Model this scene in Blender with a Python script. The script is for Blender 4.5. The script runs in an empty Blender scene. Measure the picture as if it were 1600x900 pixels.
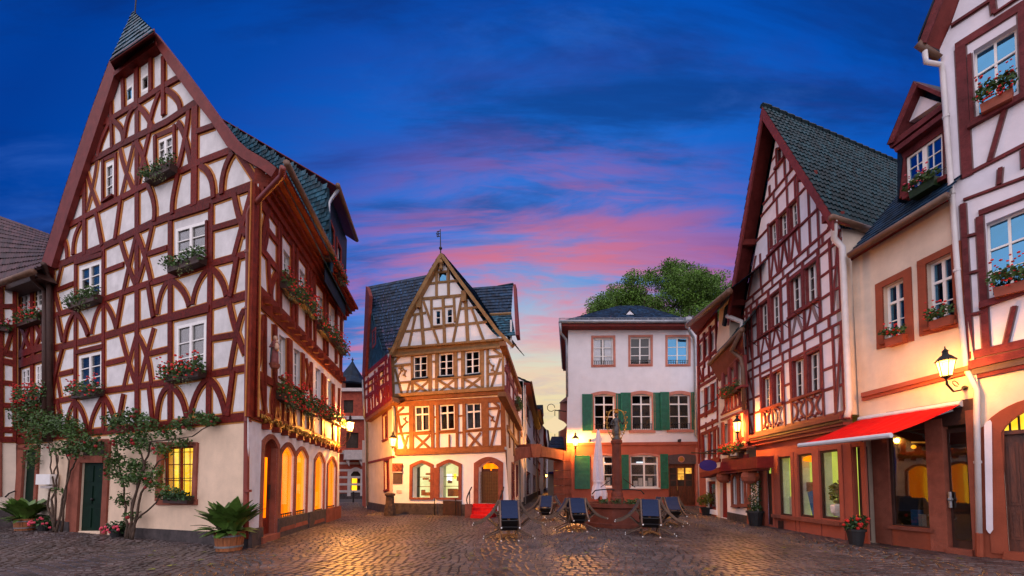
import bpy, bmesh, math, random
from mathutils import Vector, Matrix
from mathutils.geometry import delaunay_2d_cdt
random.seed(7)
R = math.radians
SC = bpy.context.scene
COL = SC.collection

# ------------------------------------------------------------------ camera
FOC, CX, HY, CAMH, PITCH = 600.0, 800.0, 758.0, 1.5, R(2.8)
PY = HY - FOC*math.tan(PITCH)
cam = bpy.data.cameras.new("camera")
cam.sensor_fit = 'HORIZONTAL'; cam.sensor_width = 36.0
cam.lens = 36.0*FOC/1600.0
cam.shift_y = (PY-450.0)/1600.0
cam.clip_start = 0.1; cam.clip_end = 3000
cam_o = bpy.data.objects.new("camera", cam); COL.objects.link(cam_o)
cam_o.location = (0, 0, CAMH); cam_o.rotation_euler = (math.pi/2+PITCH, 0, 0)
SC.camera = cam_o
SC.render.resolution_x = 1024; SC.render.resolution_y = 576
CAM = Vector((0, 0, CAMH))
FWD = Vector((0, math.cos(PITCH), math.sin(PITCH))); UPV = Vector((0, -math.sin(PITCH), math.cos(PITCH)))

# ------------------------------------------------------------------ colour management
SC.view_settings.view_transform = 'Standard'; SC.view_settings.look = 'None'
SC.view_settings.exposure = 0.0; SC.view_settings.gamma = 1.0
SC.cycles.max_bounces = 6; SC.cycles.transparent_max_bounces = 12
SC.cycles.sample_clamp_indirect = 6.0

# ------------------------------------------------------------------ node helper
def nd(nt, typ, **kw):
    n = nt.nodes.new(typ)
    for k, v in kw.items():
        if k.startswith('i_'):
            key = k[2:]
            n.inputs[int(key) if key.isdigit() else key.replace('_', ' ')].default_value = v
        else: setattr(n, k, v)
    return n
def ramp(nt, stops, interp='LINEAR'):
    n = nt.nodes.new('ShaderNodeValToRGB'); cr = n.color_ramp; cr.interpolation = interp
    while len(cr.elements) > 1: cr.elements.remove(cr.elements[-1])
    for i, (p, c) in enumerate(stops):
        e = cr.elements[0] if i == 0 else cr.elements.new(p)
        e.position = p; e.color = (c[0], c[1], c[2], 1)
    return n
def mth(nt, op, a, b=None, c=None, clamp=False):
    n = nt.nodes.new('ShaderNodeMath'); n.operation = op; n.use_clamp = clamp
    for i, x in enumerate((a, b, c)):
        if x is None: continue
        if hasattr(x, 'links'): nt.links.new(x, n.inputs[i])
        else: n.inputs[i].default_value = x
    return n.outputs[0]
def s2l(r, g, b):
    f = lambda c: (c/255/12.92) if c <= 10 else ((c/255+0.055)/1.055)**2.4
    return (f(r), f(g), f(b))

# ------------------------------------------------------------------ dusk sky (world)
W = bpy.data.worlds.new("World"); SC.world = W; W.use_nodes = True
nt = W.node_tree; nt.nodes.clear(); L = nt.links.new
tc = nd(nt, 'ShaderNodeTexCoord')
GLOW = Vector((0.07, 1.0, 0.0)).normalized()            # where the sun went down
dot = nd(nt, 'ShaderNodeVectorMath', operation='DOT_PRODUCT'); L(tc.outputs['Generated'], dot.inputs[0]); dot.inputs[1].default_value = GLOW
ang = mth(nt, 'DIVIDE', mth(nt, 'ARCCOSINE', dot.outputs['Value']), math.pi)
base = ramp(nt, [(0/180, s2l(255,222,150)), (11/180, s2l(240,222,170)), (17/180, s2l(228,218,190)), (23/180, s2l(172,200,220)),
                 (29/180, s2l(112,156,220)), (36/180, s2l(64,120,216)), (45/180, s2l(24,102,204)), (54/180, s2l(4,80,182)),
                 (63/180, s2l(0,60,152)), (72/180, s2l(6,70,164)), (90/180, s2l(54,122,200)), (115/180, s2l(112,154,212)), (180/180, s2l(150,162,206))])
L(ang, base.inputs[0])
sep = nd(nt, 'ShaderNodeSeparateXYZ'); L(tc.outputs['Generated'], sep.inputs[0])
zz = mth(nt, 'ADD', mth(nt, 'MAXIMUM', sep.outputs['Z'], 0.0), 0.22)
cmb = nd(nt, 'ShaderNodeCombineXYZ')
L(mth(nt, 'DIVIDE', sep.outputs['X'], zz), cmb.inputs[0]); L(mth(nt, 'DIVIDE', sep.outputs['Y'], zz), cmb.inputs[1])
def cloud(rot, sx, sy, scale, detail, seed):
    mp = nd(nt, 'ShaderNodeMapping'); L(cmb.outputs[0], mp.inputs[0])
    mp.inputs['Rotation'].default_value = (0, 0, rot); mp.inputs['Scale'].default_value = (sx, sy, 1); mp.inputs['Location'].default_value = (seed, seed*0.7, seed)
    n = nd(nt, 'ShaderNodeTexNoise', i_Scale=scale, i_Detail=detail, i_Roughness=0.62, i_Distortion=0.5); L(mp.outputs[0], n.inputs['Vector'])
    return n.outputs['Fac']
def mixc(a, b, fac, mode='MIX'):
    m = nd(nt, 'ShaderNodeMix', data_type='RGBA', blend_type=mode)
    if hasattr(fac, 'links'): L(fac, m.inputs[0])
    else: m.inputs[0].default_value = fac
    for s, x in ((6, a), (7, b)):
        if hasattr(x, 'links'): L(x, m.inputs[s])
        else: m.inputs[s].default_value = (x[0], x[1], x[2], 1)
    return m.outputs[2]
def mrange(x, a, b): 
    n = nd(nt, 'ShaderNodeMapRange', clamp=True, interpolation_type='SMOOTHSTEP'); L(x, n.inputs[0])
    n.inputs[1].default_value = a; n.inputs[2].default_value = b; return n.outputs[0]
# thin violet veils high up
c1 = mrange(cloud(0.10, 0.5, 2.6, 2.2, 14, 5.3), 0.44, 0.66)
hi = mixc(base.outputs[0], s2l(14,32,88), mth(nt, 'MULTIPLY', mth(nt, 'MULTIPLY', c1, 0.55), mrange(ang, 24/180, 42/180)))
c1b = mrange(cloud(0.2, 0.5, 1.5, 3.4, 12, 9.4), 0.50, 0.74)
hi = mixc(hi, s2l(70,120,214), mth(nt, 'MULTIPLY', c1b, 0.30))
# rose streaks, strongest between 18 and 42 degrees from the afterglow
c2 = mrange(cloud(0.12, 0.55, 1.9, 1.5, 13, 7.7), 0.45, 0.62)
c2b = mrange(cloud(-0.08, 0.5, 2.6, 2.8, 13, 1.4), 0.46, 0.64)
band = ramp(nt, [(0, (0.2,)*3), (9/180, (0.15,)*3), (15/180, (0.25,)*3), (21/180, (0.65,)*3), (26/180, (1,)*3), (31/180, (1,)*3), (38/180, (0.85,)*3), (46/180, (0.5,)*3), (60/180, (0.15,)*3), (1, (0.02,)*3)])
L(ang, band.inputs[0])
rose = ramp(nt, [(0, s2l(255,190,140)), (17/180, s2l(250,165,150)), (23/180, s2l(240,120,140)), (29/180, s2l(238,116,120)), (36/180, s2l(206,104,132)), (46/180, s2l(72,70,160)), (56/180, s2l(20,52,136)), (1, s2l(40,50,120))])
L(ang, rose.inputs[0])
col = mixc(hi, rose.outputs[0], mth(nt, 'MULTIPLY', mth(nt, 'MULTIPLY', mth(nt, 'MAXIMUM', c2, mth(nt, 'MULTIPLY', c2b, 0.8)), band.outputs[0]), 0.80))
# below the horizon: dim ground colour
below = mrange(sep.outputs['Z'], -0.06, 0.0)
col = mixc((0.05, 0.04, 0.05), col, below)
bg = nd(nt, 'ShaderNodeBackground', i_Strength=1.0); L(col, bg.inputs[0])
wo = nd(nt, 'ShaderNodeOutputWorld'); L(bg.outputs[0], wo.inputs[0])

# ------------------------------------------------------------------ the one sun: broad soft light of the evening sky
sun = bpy.data.lights.new("sun", 'SUN'); sun.energy = 4.3; sun.angle = R(150); sun.color = (1.0, 0.83, 0.77)
sun_o = bpy.data.objects.new("sun", sun); COL.objects.link(sun_o)
sun_o.rotation_euler = Vector((0.04, 0.78, -0.62)).to_track_quat('-Z', 'Y').to_euler()

# ------------------------------------------------------------------ materials
MAT = {}
def mat(name, col, rough=0.7, var=0.12, scale=6.0, bump=0.0, bscale=40.0, col2=None, spec=0.4, metal=0.0, stretch=(1,1,1), dirt=0.0, attr=None, objvar=0.0, coat=0.0):
    m = bpy.data.materials.new(name); m.use_nodes = True; t = m.node_tree; t.nodes.clear(); K = t.links.new
    out = t.nodes.new('ShaderNodeOutputMaterial'); b = t.nodes.new('ShaderNodeBsdfPrincipled'); K(b.outputs[0], out.inputs[0])
    geo = t.nodes.new('ShaderNodeNewGeometry'); mp = t.nodes.new('ShaderNodeMapping'); K(geo.outputs['Position'], mp.inputs[0]); mp.inputs['Scale'].default_value = stretch
    n = nd(t, 'ShaderNodeTexNoise', i_Scale=scale, i_Detail=6.0, i_Roughness=0.65); K(mp.outputs[0], n.inputs['Vector'])
    c2 = col2 or tuple(c*(1-var*2.2) for c in col)
    c1 = tuple(min(1, c*(1+var)) for c in col)
    r = ramp(t, [(0.30, c2), (0.68, c1)]); K(n.outputs['Fac'], r.inputs[0]); src = r.outputs[0]
    def mul(src, fac_out, lo, hi):
        mr = t.nodes.new('ShaderNodeMapRange'); K(fac_out, mr.inputs[0]); mr.inputs[3].default_value = lo; mr.inputs[4].default_value = hi
        mx = nd(t, 'ShaderNodeMix', data_type='RGBA', blend_type='MULTIPLY'); mx.inputs[0].default_value = 1.0
        K(src, mx.inputs[6]); K(mr.outputs[0], mx.inputs[7]); return mx.outputs[2]
    if dirt:
        n2 = nd(t, 'ShaderNodeTexNoise', i_Scale=0.9, i_Detail=9.0, i_Roughness=0.7)
        mp2 = t.nodes.new('ShaderNodeMapping'); K(geo.outputs['Position'], mp2.inputs[0]); mp2.inputs['Scale'].default_value = (1.6, 1.6, 0.32); K(mp2.outputs[0], n2.inputs['Vector'])
        src = mul(src, n2.outputs['Fac'], 1-dirt, 1+dirt*0.5)
    if attr:
        a = nd(t, 'ShaderNodeAttribute', attribute_name=attr); src = mul(src, a.outputs['Fac'], 0.45, 1.5)
    if objvar:
        oi = t.nodes.new('ShaderNodeObjectInfo'); src = mul(src, oi.outputs['Random'], 1-objvar, 1+objvar)
    K(src, b.inputs['Base Color'])
    b.inputs['Roughness'].default_value = rough; b.inputs['Specular IOR Level'].default_value = spec; b.inputs['Metallic'].default_value = metal
    if coat: b.inputs['Coat Weight'].default_value = coat
    if bump:
        n3 = nd(t, 'ShaderNodeTexNoise', i_Scale=bscale, i_Detail=4.0); K(mp.outputs[0], n3.inputs['Vector'])
        bp = nd(t, 'ShaderNodeBump', i_Strength=bump, i_Distance=0.02); K(n3.outputs['Fac'], bp.inputs['Height']); K(bp.outputs[0], b.inputs['Normal'])
    MAT[name] = m; return m
def glow(name, col, strength, var=0.0, scale=3.0, stretch=(1,1,1), col2=None):
    m = bpy.data.materials.new(name); m.use_nodes = True; t = m.node_tree; t.nodes.clear(); K = t.links.new
    out = t.nodes.new('ShaderNodeOutputMaterial'); e = nd(t, 'ShaderNodeEmission', i_Strength=strength); K(e.outputs[0], out.inputs[0])
    if col2:
        geo = t.nodes.new('ShaderNodeNewGeometry'); mp = t.nodes.new('ShaderNodeMapping'); K(geo.outputs['Position'], mp.inputs[0]); mp.inputs['Scale'].default_value = stretch
        n = nd(t, 'ShaderNodeTexNoise', i_Scale=scale, i_Detail=3.0); K(mp.outputs[0], n.inputs['Vector'])
        r = ramp(t, [(0.35, col2), (0.62, col)]); K(n.outputs['Fac'], r.inputs[0]); K(r.outputs[0], e.inputs[0])
    else: e.inputs[0].default_value = (*col, 1)
    MAT[name] = m; return m
def glass(name, tint, refl=0.12, rough=0.02, gcol=(1,1,1), fres=0.55):
    m = bpy.data.materials.new(name); m.use_nodes = True; t = m.node_tree; t.nodes.clear(); K = t.links.new
    out = t.nodes.new('ShaderNodeOutputMaterial'); tr = t.nodes.new('ShaderNodeBsdfTransparent'); tr.inputs[0].default_value = (*tint, 1)
    g = nd(t, 'ShaderNodeBsdfGlossy', i_Roughness=rough); g.inputs[0].default_value = (*gcol, 1)
    geo = t.nodes.new('ShaderNodeNewGeometry'); n = nd(t, 'ShaderNodeTexNoise', i_Scale=1.7, i_Detail=1.0); K(geo.outputs['Position'], n.inputs['Vector'])
    bp = nd(t, 'ShaderNodeBump', i_Strength=0.012, i_Distance=0.05); K(n.outputs['Fac'], bp.inputs['Height']); K(bp.outputs[0], g.inputs['Normal'])
    lw = nd(t, 'ShaderNodeLayerWeight', i_Blend=0.35)
    mx = t.nodes.new('ShaderNodeMixShader'); K(mth(t, 'ADD', mth(t, 'MULTIPLY', lw.outputs['Fresnel'], fres), refl, clamp=True), mx.inputs[0])
    K(tr.outputs[0], mx.inputs[1]); K(g.outputs[0], mx.inputs[2]); K(mx.outputs[0], out.inputs[0])
    MAT[name] = m; return m

mat('plaster', (0.72, 0.69, 0.69), 0.9, 0.08, 2.5, 0.4, 30, dirt=0.3)
mat('plaster_m', (0.84, 0.83, 0.85), 0.9, 0.04, 2.5, 0.2, 30, dirt=0.08)
mat('plaster_g', (0.70, 0.67, 0.70), 0.9, 0.04, 1.5, 0.12, 50, dirt=0.10)
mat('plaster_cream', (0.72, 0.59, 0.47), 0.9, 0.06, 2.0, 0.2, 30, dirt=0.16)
mat('plaster_lamp_warmed', (0.76, 0.56, 0.40), 0.9, 0.06, 2.0, 0.25, 30, dirt=0.16)  # whitish plaster with the warm lamplight put into its colour
mat('plaster_r', (0.76, 0.71, 0.77), 0.9, 0.05, 2.0, 0.2, 30, dirt=0.10)
mat('terracotta', (0.37, 0.098, 0.062), 0.85, 0.08, 1.5, 0.2, 40, dirt=0.14, spec=0.12)
mat('terracotta_dark', (0.30, 0.075, 0.04), 0.8, 0.1, 2.0, 0.2, 40, dirt=0.2, spec=0.12)
mat('sandstone', (0.27, 0.085, 0.055), 0.85, 0.14, 3.0, 0.5, 25, dirt=0.25, objvar=0.12, spec=0.12)
mat('sandstone_pink', (0.50, 0.20, 0.15), 0.85, 0.1, 3.0, 0.4, 25, dirt=0.15, spec=0.12)
mat('timber_red', (0.150, 0.011, 0.006), 0.6, 0.28, 7.0, 0.6, 30, stretch=(2,2,2), dirt=0.45, objvar=0.22, spec=0.12)
mat('timber_flank', (0.19, 0.026, 0.013), 0.6, 0.22, 5.0, 0.5, 30, dirt=0.3, objvar=0.15, spec=0.12)
mat('timber_ochre', (0.29, 0.165, 0.072), 0.65, 0.15, 5.0, 0.4, 30, dirt=0.2, objvar=0.12, spec=0.12)
mat('timber_rust', (0.25, 0.098, 0.040), 0.65, 0.15, 5.0, 0.4, 30, dirt=0.2, objvar=0.12, spec=0.12)  # ochre timber of the lower storeys, reddened in its colour for lamplight
mat('timber_rose', (0.21, 0.042, 0.042), 0.6, 0.15, 6.0, 0.4, 30, dirt=0.2, objvar=0.12, spec=0.12)
mat('timber_crimson', (0.19, 0.018, 0.015), 0.6, 0.15, 6.0, 0.4, 30, dirt=0.2, objvar=0.1, spec=0.12)
mat('timber_plum', (0.155, 0.030, 0.033), 0.6, 0.2, 5.0, 0.6, 30, dirt=0.3, objvar=0.1, spec=0.12)
mat('dark_wood', (0.05, 0.018, 0.012), 0.6, 0.2, 6.0, 0.3, 30, objvar=0.1)
mat('door_wood', (0.12, 0.030, 0.012), 0.45, 0.25, 5.0, 0.3, 20, stretch=(3,3,0.6), objvar=0.08)
mat('ochre_line', (0.50, 0.20, 0.045), 0.9, 0.1)
mat('grey_line', (0.22, 0.14, 0.14), 0.9, 0.1)
mat('soffit', (0.16, 0.028, 0.024), 0.6, 0.15, 4.0, 0.2, spec=0.12)
mat('slate', (0.018, 0.085, 0.130), 0.5, 0.35, 4.0, 0.3, 30, attr='tint', spec=0.2)
mat('slate_dark', (0.008, 0.030, 0.065), 0.55, 0.4, 2.0, 0.3, 30, attr='tint', spec=0.15)
mat('tile_green', (0.002, 0.027, 0.038), 0.6, 0.25, 3.0, 0.2, 30, attr='tint', spec=0.15)
mat('tile_purple', (0.060, 0.023, 0.024), 0.7, 0.25, 3.0, 0.2, 30, attr='tint')
mat('tile_red', (0.35, 0.10, 0.05), 0.7, 0.2, 3.0, attr='tint')
mat('white_paint', (0.80, 0.77, 0.74), 0.45, 0.03, 4.0)
mat('zinc', (0.30, 0.31, 0.33), 0.4, 0.15, 3.0, metal=0.6)
mat('pipe_red', (0.20, 0.030, 0.018), 0.45, 0.1, 3.0)
mat('pipe_white', (0.66, 0.62, 0.62), 0.45, 0.06, 3.0, dirt=0.1)
mat('gutter_brown', (0.15, 0.075, 0.045), 0.5, 0.2, 3.0)
mat('iron', (0.018, 0.016, 0.016), 0.5, 0.2, 8.0, metal=0.4)
mat('gilt', (0.42, 0.22, 0.04), 0.35, 0.2, 8.0, metal=0.7)
mat('room_dark', (0.045, 0.030, 0.022), 0.9, 0.3, 1.5)
mat('curtain', (0.42, 0.38, 0.36), 0.9, 0.15, 5.0)
mat('curtain_white', (0.75, 0.76, 0.80), 0.9, 0.08, 5.0)
mat('basalt', (0.060, 0.046, 0.046), 0.75, 0.3, 5.0, 0.5, 20, dirt=0.3)
mat('green_door', (0.004, 0.018, 0.010), 0.6, 0.15, 4.0, spec=0.08)
mat('shutter_green', (0.008, 0.125, 0.070), 0.5, 0.15, 4.0, objvar=0.08)
mat('awning_red', (0.50, 0.004, 0.004), 0.85, 0.08, 5.0, spec=0.1)
mat('carpet_red', (0.60, 0.006, 0.006), 0.95, 0.1, 9.0)
mat('awning_bar', (0.55, 0.60, 0.66), 0.4, 0.05)
mat('fabric_blue', (0.018, 0.030, 0.075), 0.8, 0.1, 30.0, 0.3, 200, spec=0.15)
mat('sandstone_dark', (0.15, 0.047, 0.034), 0.85, 0.16, 3.0, 0.5, 25, dirt=0.3, spec=0.12)
mat('chair_black', (0.010, 0.010, 0.012), 0.5, 0.1)
mat('chair_wood', (0.115, 0.066, 0.042), 0.5, 0.25, 6.0, objvar=0.2)
mat('table_wood', (0.30, 0.14, 0.05), 0.5, 0.2, 6.0)
mat('cap_white', (0.75, 0.75, 0.75), 0.5)
mat('canvas', (0.62, 0.56, 0.64), 0.9, 0.06, 8.0, dirt=0.06)
mat('bronze', (0.075, 0.075, 0.075), 0.45, 0.25, 12.0, metal=0.6)
mat('terra_pot', (0.32, 0.10, 0.04), 0.7, 0.15, 8.0, objvar=0.1)
mat('tub_wood', (0.36, 0.125, 0.045), 0.55, 0.25, 6.0, stretch=(4,4,0.7), objvar=0.15)
mat('black_pot', (0.016, 0.015, 0.017), 0.55, 0.15)
mat('planter_red', (0.30, 0.065, 0.030), 0.6, 0.12, 6.0)
mat('leaf', (0.060, 0.125, 0.028), 0.55, 0.3, 9.0, attr='tint', spec=0.3)
mat('leaf_dark', (0.030, 0.078, 0.022), 0.5, 0.3, 9.0, attr='tint', spec=0.3)
mat('leaf_tree', (0.100, 0.205, 0.030), 0.6, 0.3, 1.2, attr='tint', spec=0.25)
mat('leaf_gold', (0.17, 0.17, 0.02), 0.6, 0.3, 9.0, attr='tint', spec=0.25)
mat('leaf_big', (0.085, 0.165, 0.030), 0.4, 0.25, 5.0, objvar=0.35, spec=0.4)
mat('trailing', (0.20, 0.22, 0.09), 0.7, 0.3, 9.0, attr='tint')
mat('blossom', (0.62, 0.018, 0.014), 0.6, 0.2, 20.0, attr='tint')
mat('blossom_dark', (0.25, 0.010, 0.012), 0.6, 0.2, 20.0, attr='tint')
mat('blossom_pink', (0.62, 0.06, 0.10), 0.6, 0.2, 20.0, attr='tint')
mat('bark', (0.075, 0.045, 0.030), 0.9, 0.3, 8.0, 0.6)
mat('sett', (0.090, 0.062, 0.058), 0.38, 0.32, 1.3, 0.25, 60, attr='tint', spec=0.35, dirt=0.35)
mat('mortar', (0.045, 0.036, 0.036), 0.85, 0.3, 3.0, 0.5, 30)
mat('brick_wall', (0.30, 0.055, 0.030), 0.85, 0.2, 3.0, 0.2)
mat('stone_pale', (0.48, 0.42, 0.40), 0.8, 0.1, 4.0)
mat('sign_blue', (0.012, 0.012, 0.16), 0.6, 0.05, spec=0.1)
mat('sign_cream', (0.75, 0.68, 0.55), 0.6, 0.05)
mat('skin', (0.55, 0.33, 0.22), 0.6, 0.1); mat('robe_red', (0.22, 0.060, 0.055), 0.7, 0.2, 8); mat('robe_blue', (0.13, 0.16, 0.15), 0.7, 0.2, 8); mat('hair_brown', (0.16, 0.07, 0.025), 0.7)
mat('paper', (0.65, 0.62, 0.56), 0.8, 0.1, 6); mat('book_blue', (0.03, 0.16, 0.42), 0.5); mat('shop_wood', (0.28, 0.12, 0.045), 0.6, 0.2, 5)
mat('grille', (0.20, 0.12, 0.05), 0.4, 0.1, 5, metal=0.5)
mat('transom_grey', (0.085, 0.055, 0.055), 0.7)
mat('shop_green', (0.42, 0.55, 0.14), 0.9, 0.1, 2); mat('shop_white', (0.62, 0.62, 0.50), 0.9, 0.1, 2)
mat('hill', (0.03, 0.05, 0.045), 0.9, 0.3, 0.3); mat('copper', (0.18, 0.30, 0.26), 0.6, 0.1)
glow('lamp_glass', (1.0, 0.50, 0.10), 4.5)
glow('lit_orange', s2l(255,140,10), 2.1, col2=s2l(250,100,4), scale=1.5, stretch=(1.5,1.5,0.2))
glow('lit_amber', s2l(255,196,40), 2.6, col2=s2l(255,160,20), scale=1.5, stretch=(1,1,0.3))
glow('lit_yellow', s2l(255,214,70), 1.7, col2=s2l(250,180,30), scale=2.5)
glow('lit_white', s2l(225,222,160), 1.5, col2=s2l(190,185,120), scale=1.2)
glow('lit_dim', s2l(240,176,70), 1.5, col2=s2l(150,90,30), scale=2.0)
glow('lit_green', s2l(196,204,84), 1.25, col2=s2l(140,160,60), scale=0.8)
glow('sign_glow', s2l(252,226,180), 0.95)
glow('lit_screen', s2l(235,245,255), 1.6)
glass('pane_clear', (0.92, 0.93, 0.94), 0.015)
glass('pane_sky_tint', (0.22, 0.36, 0.5), 0.34, gcol=(0.20, 0.55, 0.85))  # blue tint puts the reflected sky into the glass colour
glass('pane_shop', (0.75, 0.75, 0.75), 0.05, fres=0.4)
glass('pane_lit', (0.97, 0.96, 0.94), 0.0, fres=0.2)
glass('pane_dark', (0.55, 0.55, 0.55), 0.015)

# ------------------------------------------------------------------ geometry helpers
def ray(x, y):
    return ((x-CX)/FOC)*Vector((1, 0, 0)) - ((y-PY)/FOC)*UPV + FWD
def gnd(x, y, z=0.0):
    d = ray(x, y); return CAM + d*((z-CAMH)/d.z)
def onground(x, depth, z=0.0):                      # ground point seen at column x, depth metres away
    return Vector(((x-CX)/FOC*depth, depth, z))

class MB:
    def __init__(s): s.v = []; s.f = []; s.t = []; s.tv = None
    def face(s, pts):
        i = len(s.v); s.v += [Vector(p) for p in pts]; s.f.append(tuple(range(i, i+len(pts))))
        s.t.append(s.tv if s.tv is not None else 0.5); return s
    def prism(s, pts, off):
        n = len(pts); i = len(s.v); off = Vector(off)
        s.v += [Vector(p) for p in pts] + [Vector(p)+off for p in pts]
        s.f.append(tuple(range(i, i+n))); s.f.append(tuple(range(i+2*n-1, i+n-1, -1)))
        for k in range(n):
            j = (k+1) % n; s.f.append((i+k, i+n+k, i+n+j, i+j))
        s.t += [s.tv if s.tv is not None else 0.5]*(n+2); return s
    def box(s, c, size, rot=None):
        c = Vector(c); h = [x/2 for x in size]; M = rot.to_3x3() if rot is not None else Matrix.Identity(3)
        pts = [c + M @ Vector((a*h[0], b*h[1], -h[2])) for a, b in ((-1,-1),(1,-1),(1,1),(-1,1))]
        return s.prism(pts, M @ Vector((0, 0, size[2])))
    def tube(s, path, r, n=6, r2=None, cap=True):
        path = [Vector(p) for p in path]; m = len(path); i0 = len(s.v)
        ref = None
        for k, p in enumerate(path):
            d = (path[min(k+1, m-1)] - path[max(k-1, 0)]).normalized()
            if ref is None: ref = Vector((0,0,1)) if abs(d.z) < 0.9 else Vector((1,0,0))
            a = d.cross(ref).normalized(); b = a.cross(d).normalized(); ref = b
            rr = r if r2 is None else r + (r2-r)*k/max(1, m-1)
            for q in range(n):
                th = 2*math.pi*q/n; s.v.append(p + a*math.cos(th)*rr + b*math.sin(th)*rr)
        tt = s.tv if s.tv is not None else 0.5
        for k in range(m-1):
            for q in range(n):
                q2 = (q+1) % n; s.f.append((i0+k*n+q, i0+k*n+q2, i0+(k+1)*n+q2, i0+(k+1)*n+q)); s.t.append(tt)
        if cap:
            s.f.append(tuple(i0+q for q in range(n))[::-1]); s.f.append(tuple(i0+(m-1)*n+q for q in range(n))); s.t += [tt, tt]
        return s
    def lathe(s, prof, c, n=12, a0=0.0):
        c = Vector(c); i0 = len(s.v); m = len(prof); tt = s.tv if s.tv is not None else 0.5
        for r, z in prof:
            for q in range(n):
                th = a0+2*math.pi*q/n; s.v.append(c + Vector((r*math.cos(th), r*math.sin(th), z)))
        for k in range(m-1):
            for q in range(n):
                q2 = (q+1) % n; s.f.append((i0+k*n+q, i0+k*n+q2, i0+(k+1)*n+q2, i0+(k+1)*n+q)); s.t.append(tt)
        s.f.append(tuple(i0+q for q in range(n))[::-1]); s.f.append(tuple(i0+(m-1)*n+q for q in range(n))); s.t += [tt, tt]
        return s
    def ball(s, c, r, n=8, m=6, sc=(1,1,1)):
        c = Vector(c); prof = [(math.sin(math.pi*k/m), -math.cos(math.pi*k/m)) for k in range(m+1)]
        i0 = len(s.v); tt = s.tv if s.tv is not None else 0.5
        for a, z in prof:
            for q in range(n):
                th = 2*math.pi*q/n; s.v.append(c + Vector((a*math.cos(th)*r*sc[0], a*math.sin(th)*r*sc[1], z*r*sc[2])))
        for k in range(m):
            for q in range(n):
                q2 = (q+1) % n; s.f.append((i0+k*n+q, i0+k*n+q2, i0+(k+1)*n+q2, i0+(k+1)*n+q)); s.t.append(tt)
        return s

def rootloc(o):
    while o.parent: o = o.parent
    return Vector(o.location)
def obj(name, mb, material, parent=None, smooth=False, label=None, cat=None, group=None, kind=None, recalc=True, attrs=False, local=False):
    me = bpy.data.meshes.new(name)
    o0 = rootloc(parent) if (parent is not None and not local) else Vector((0,0,0))
    me.from_pydata([v-o0 for v in mb.v], [], mb.f)
    if recalc:
        b = bmesh.new(); b.from_mesh(me)
        if smooth: bmesh.ops.remove_doubles(b, verts=b.verts, dist=1e-5)
        bmesh.ops.recalc_face_normals(b, faces=b.faces); b.to_mesh(me); b.free()
    if smooth:
        for p in me.polygons: p.use_smooth = True
    if attrs and len(mb.t) == len(me.polygons):
        a = me.attributes.new('tint', 'FLOAT', 'FACE'); a.data.foreach_set('value', mb.t)
    me.materials.append(MAT[material] if isinstance(material, str) else material)
    o = bpy.data.objects.new(name, me); COL.objects.link(o)
    if parent is not None: o.parent = parent
    tag(o, label, cat, group, kind); return o
def tag(o, label=None, cat=None, group=None, kind=None):
    if label: o['label'] = label
    if cat: o['category'] = cat
    if group: o['group'] = group
    if kind: o['kind'] = kind
    return o
def thing(name, label, cat, loc=(0,0,0), rz=0.0, group=None):
    o = bpy.data.objects.new(name, None); COL.objects.link(o); o.empty_display_size = 0.2
    o.location = loc; o.rotation_euler = (0, 0, rz); tag(o, label, cat, group); return o
def dup(root, loc, rz=0.0, label=None, scale=None):
    def cp(o, par):
        c = o.copy(); COL.objects.link(c); c.parent = par
        for ch in list(o.children): cp(ch, c)
        return c
    r = cp(root, None); r.location = loc; r.rotation_euler = (0, 0, rz)
    if scale: r.scale = scale
    if label: r['label'] = label
    return r

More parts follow.
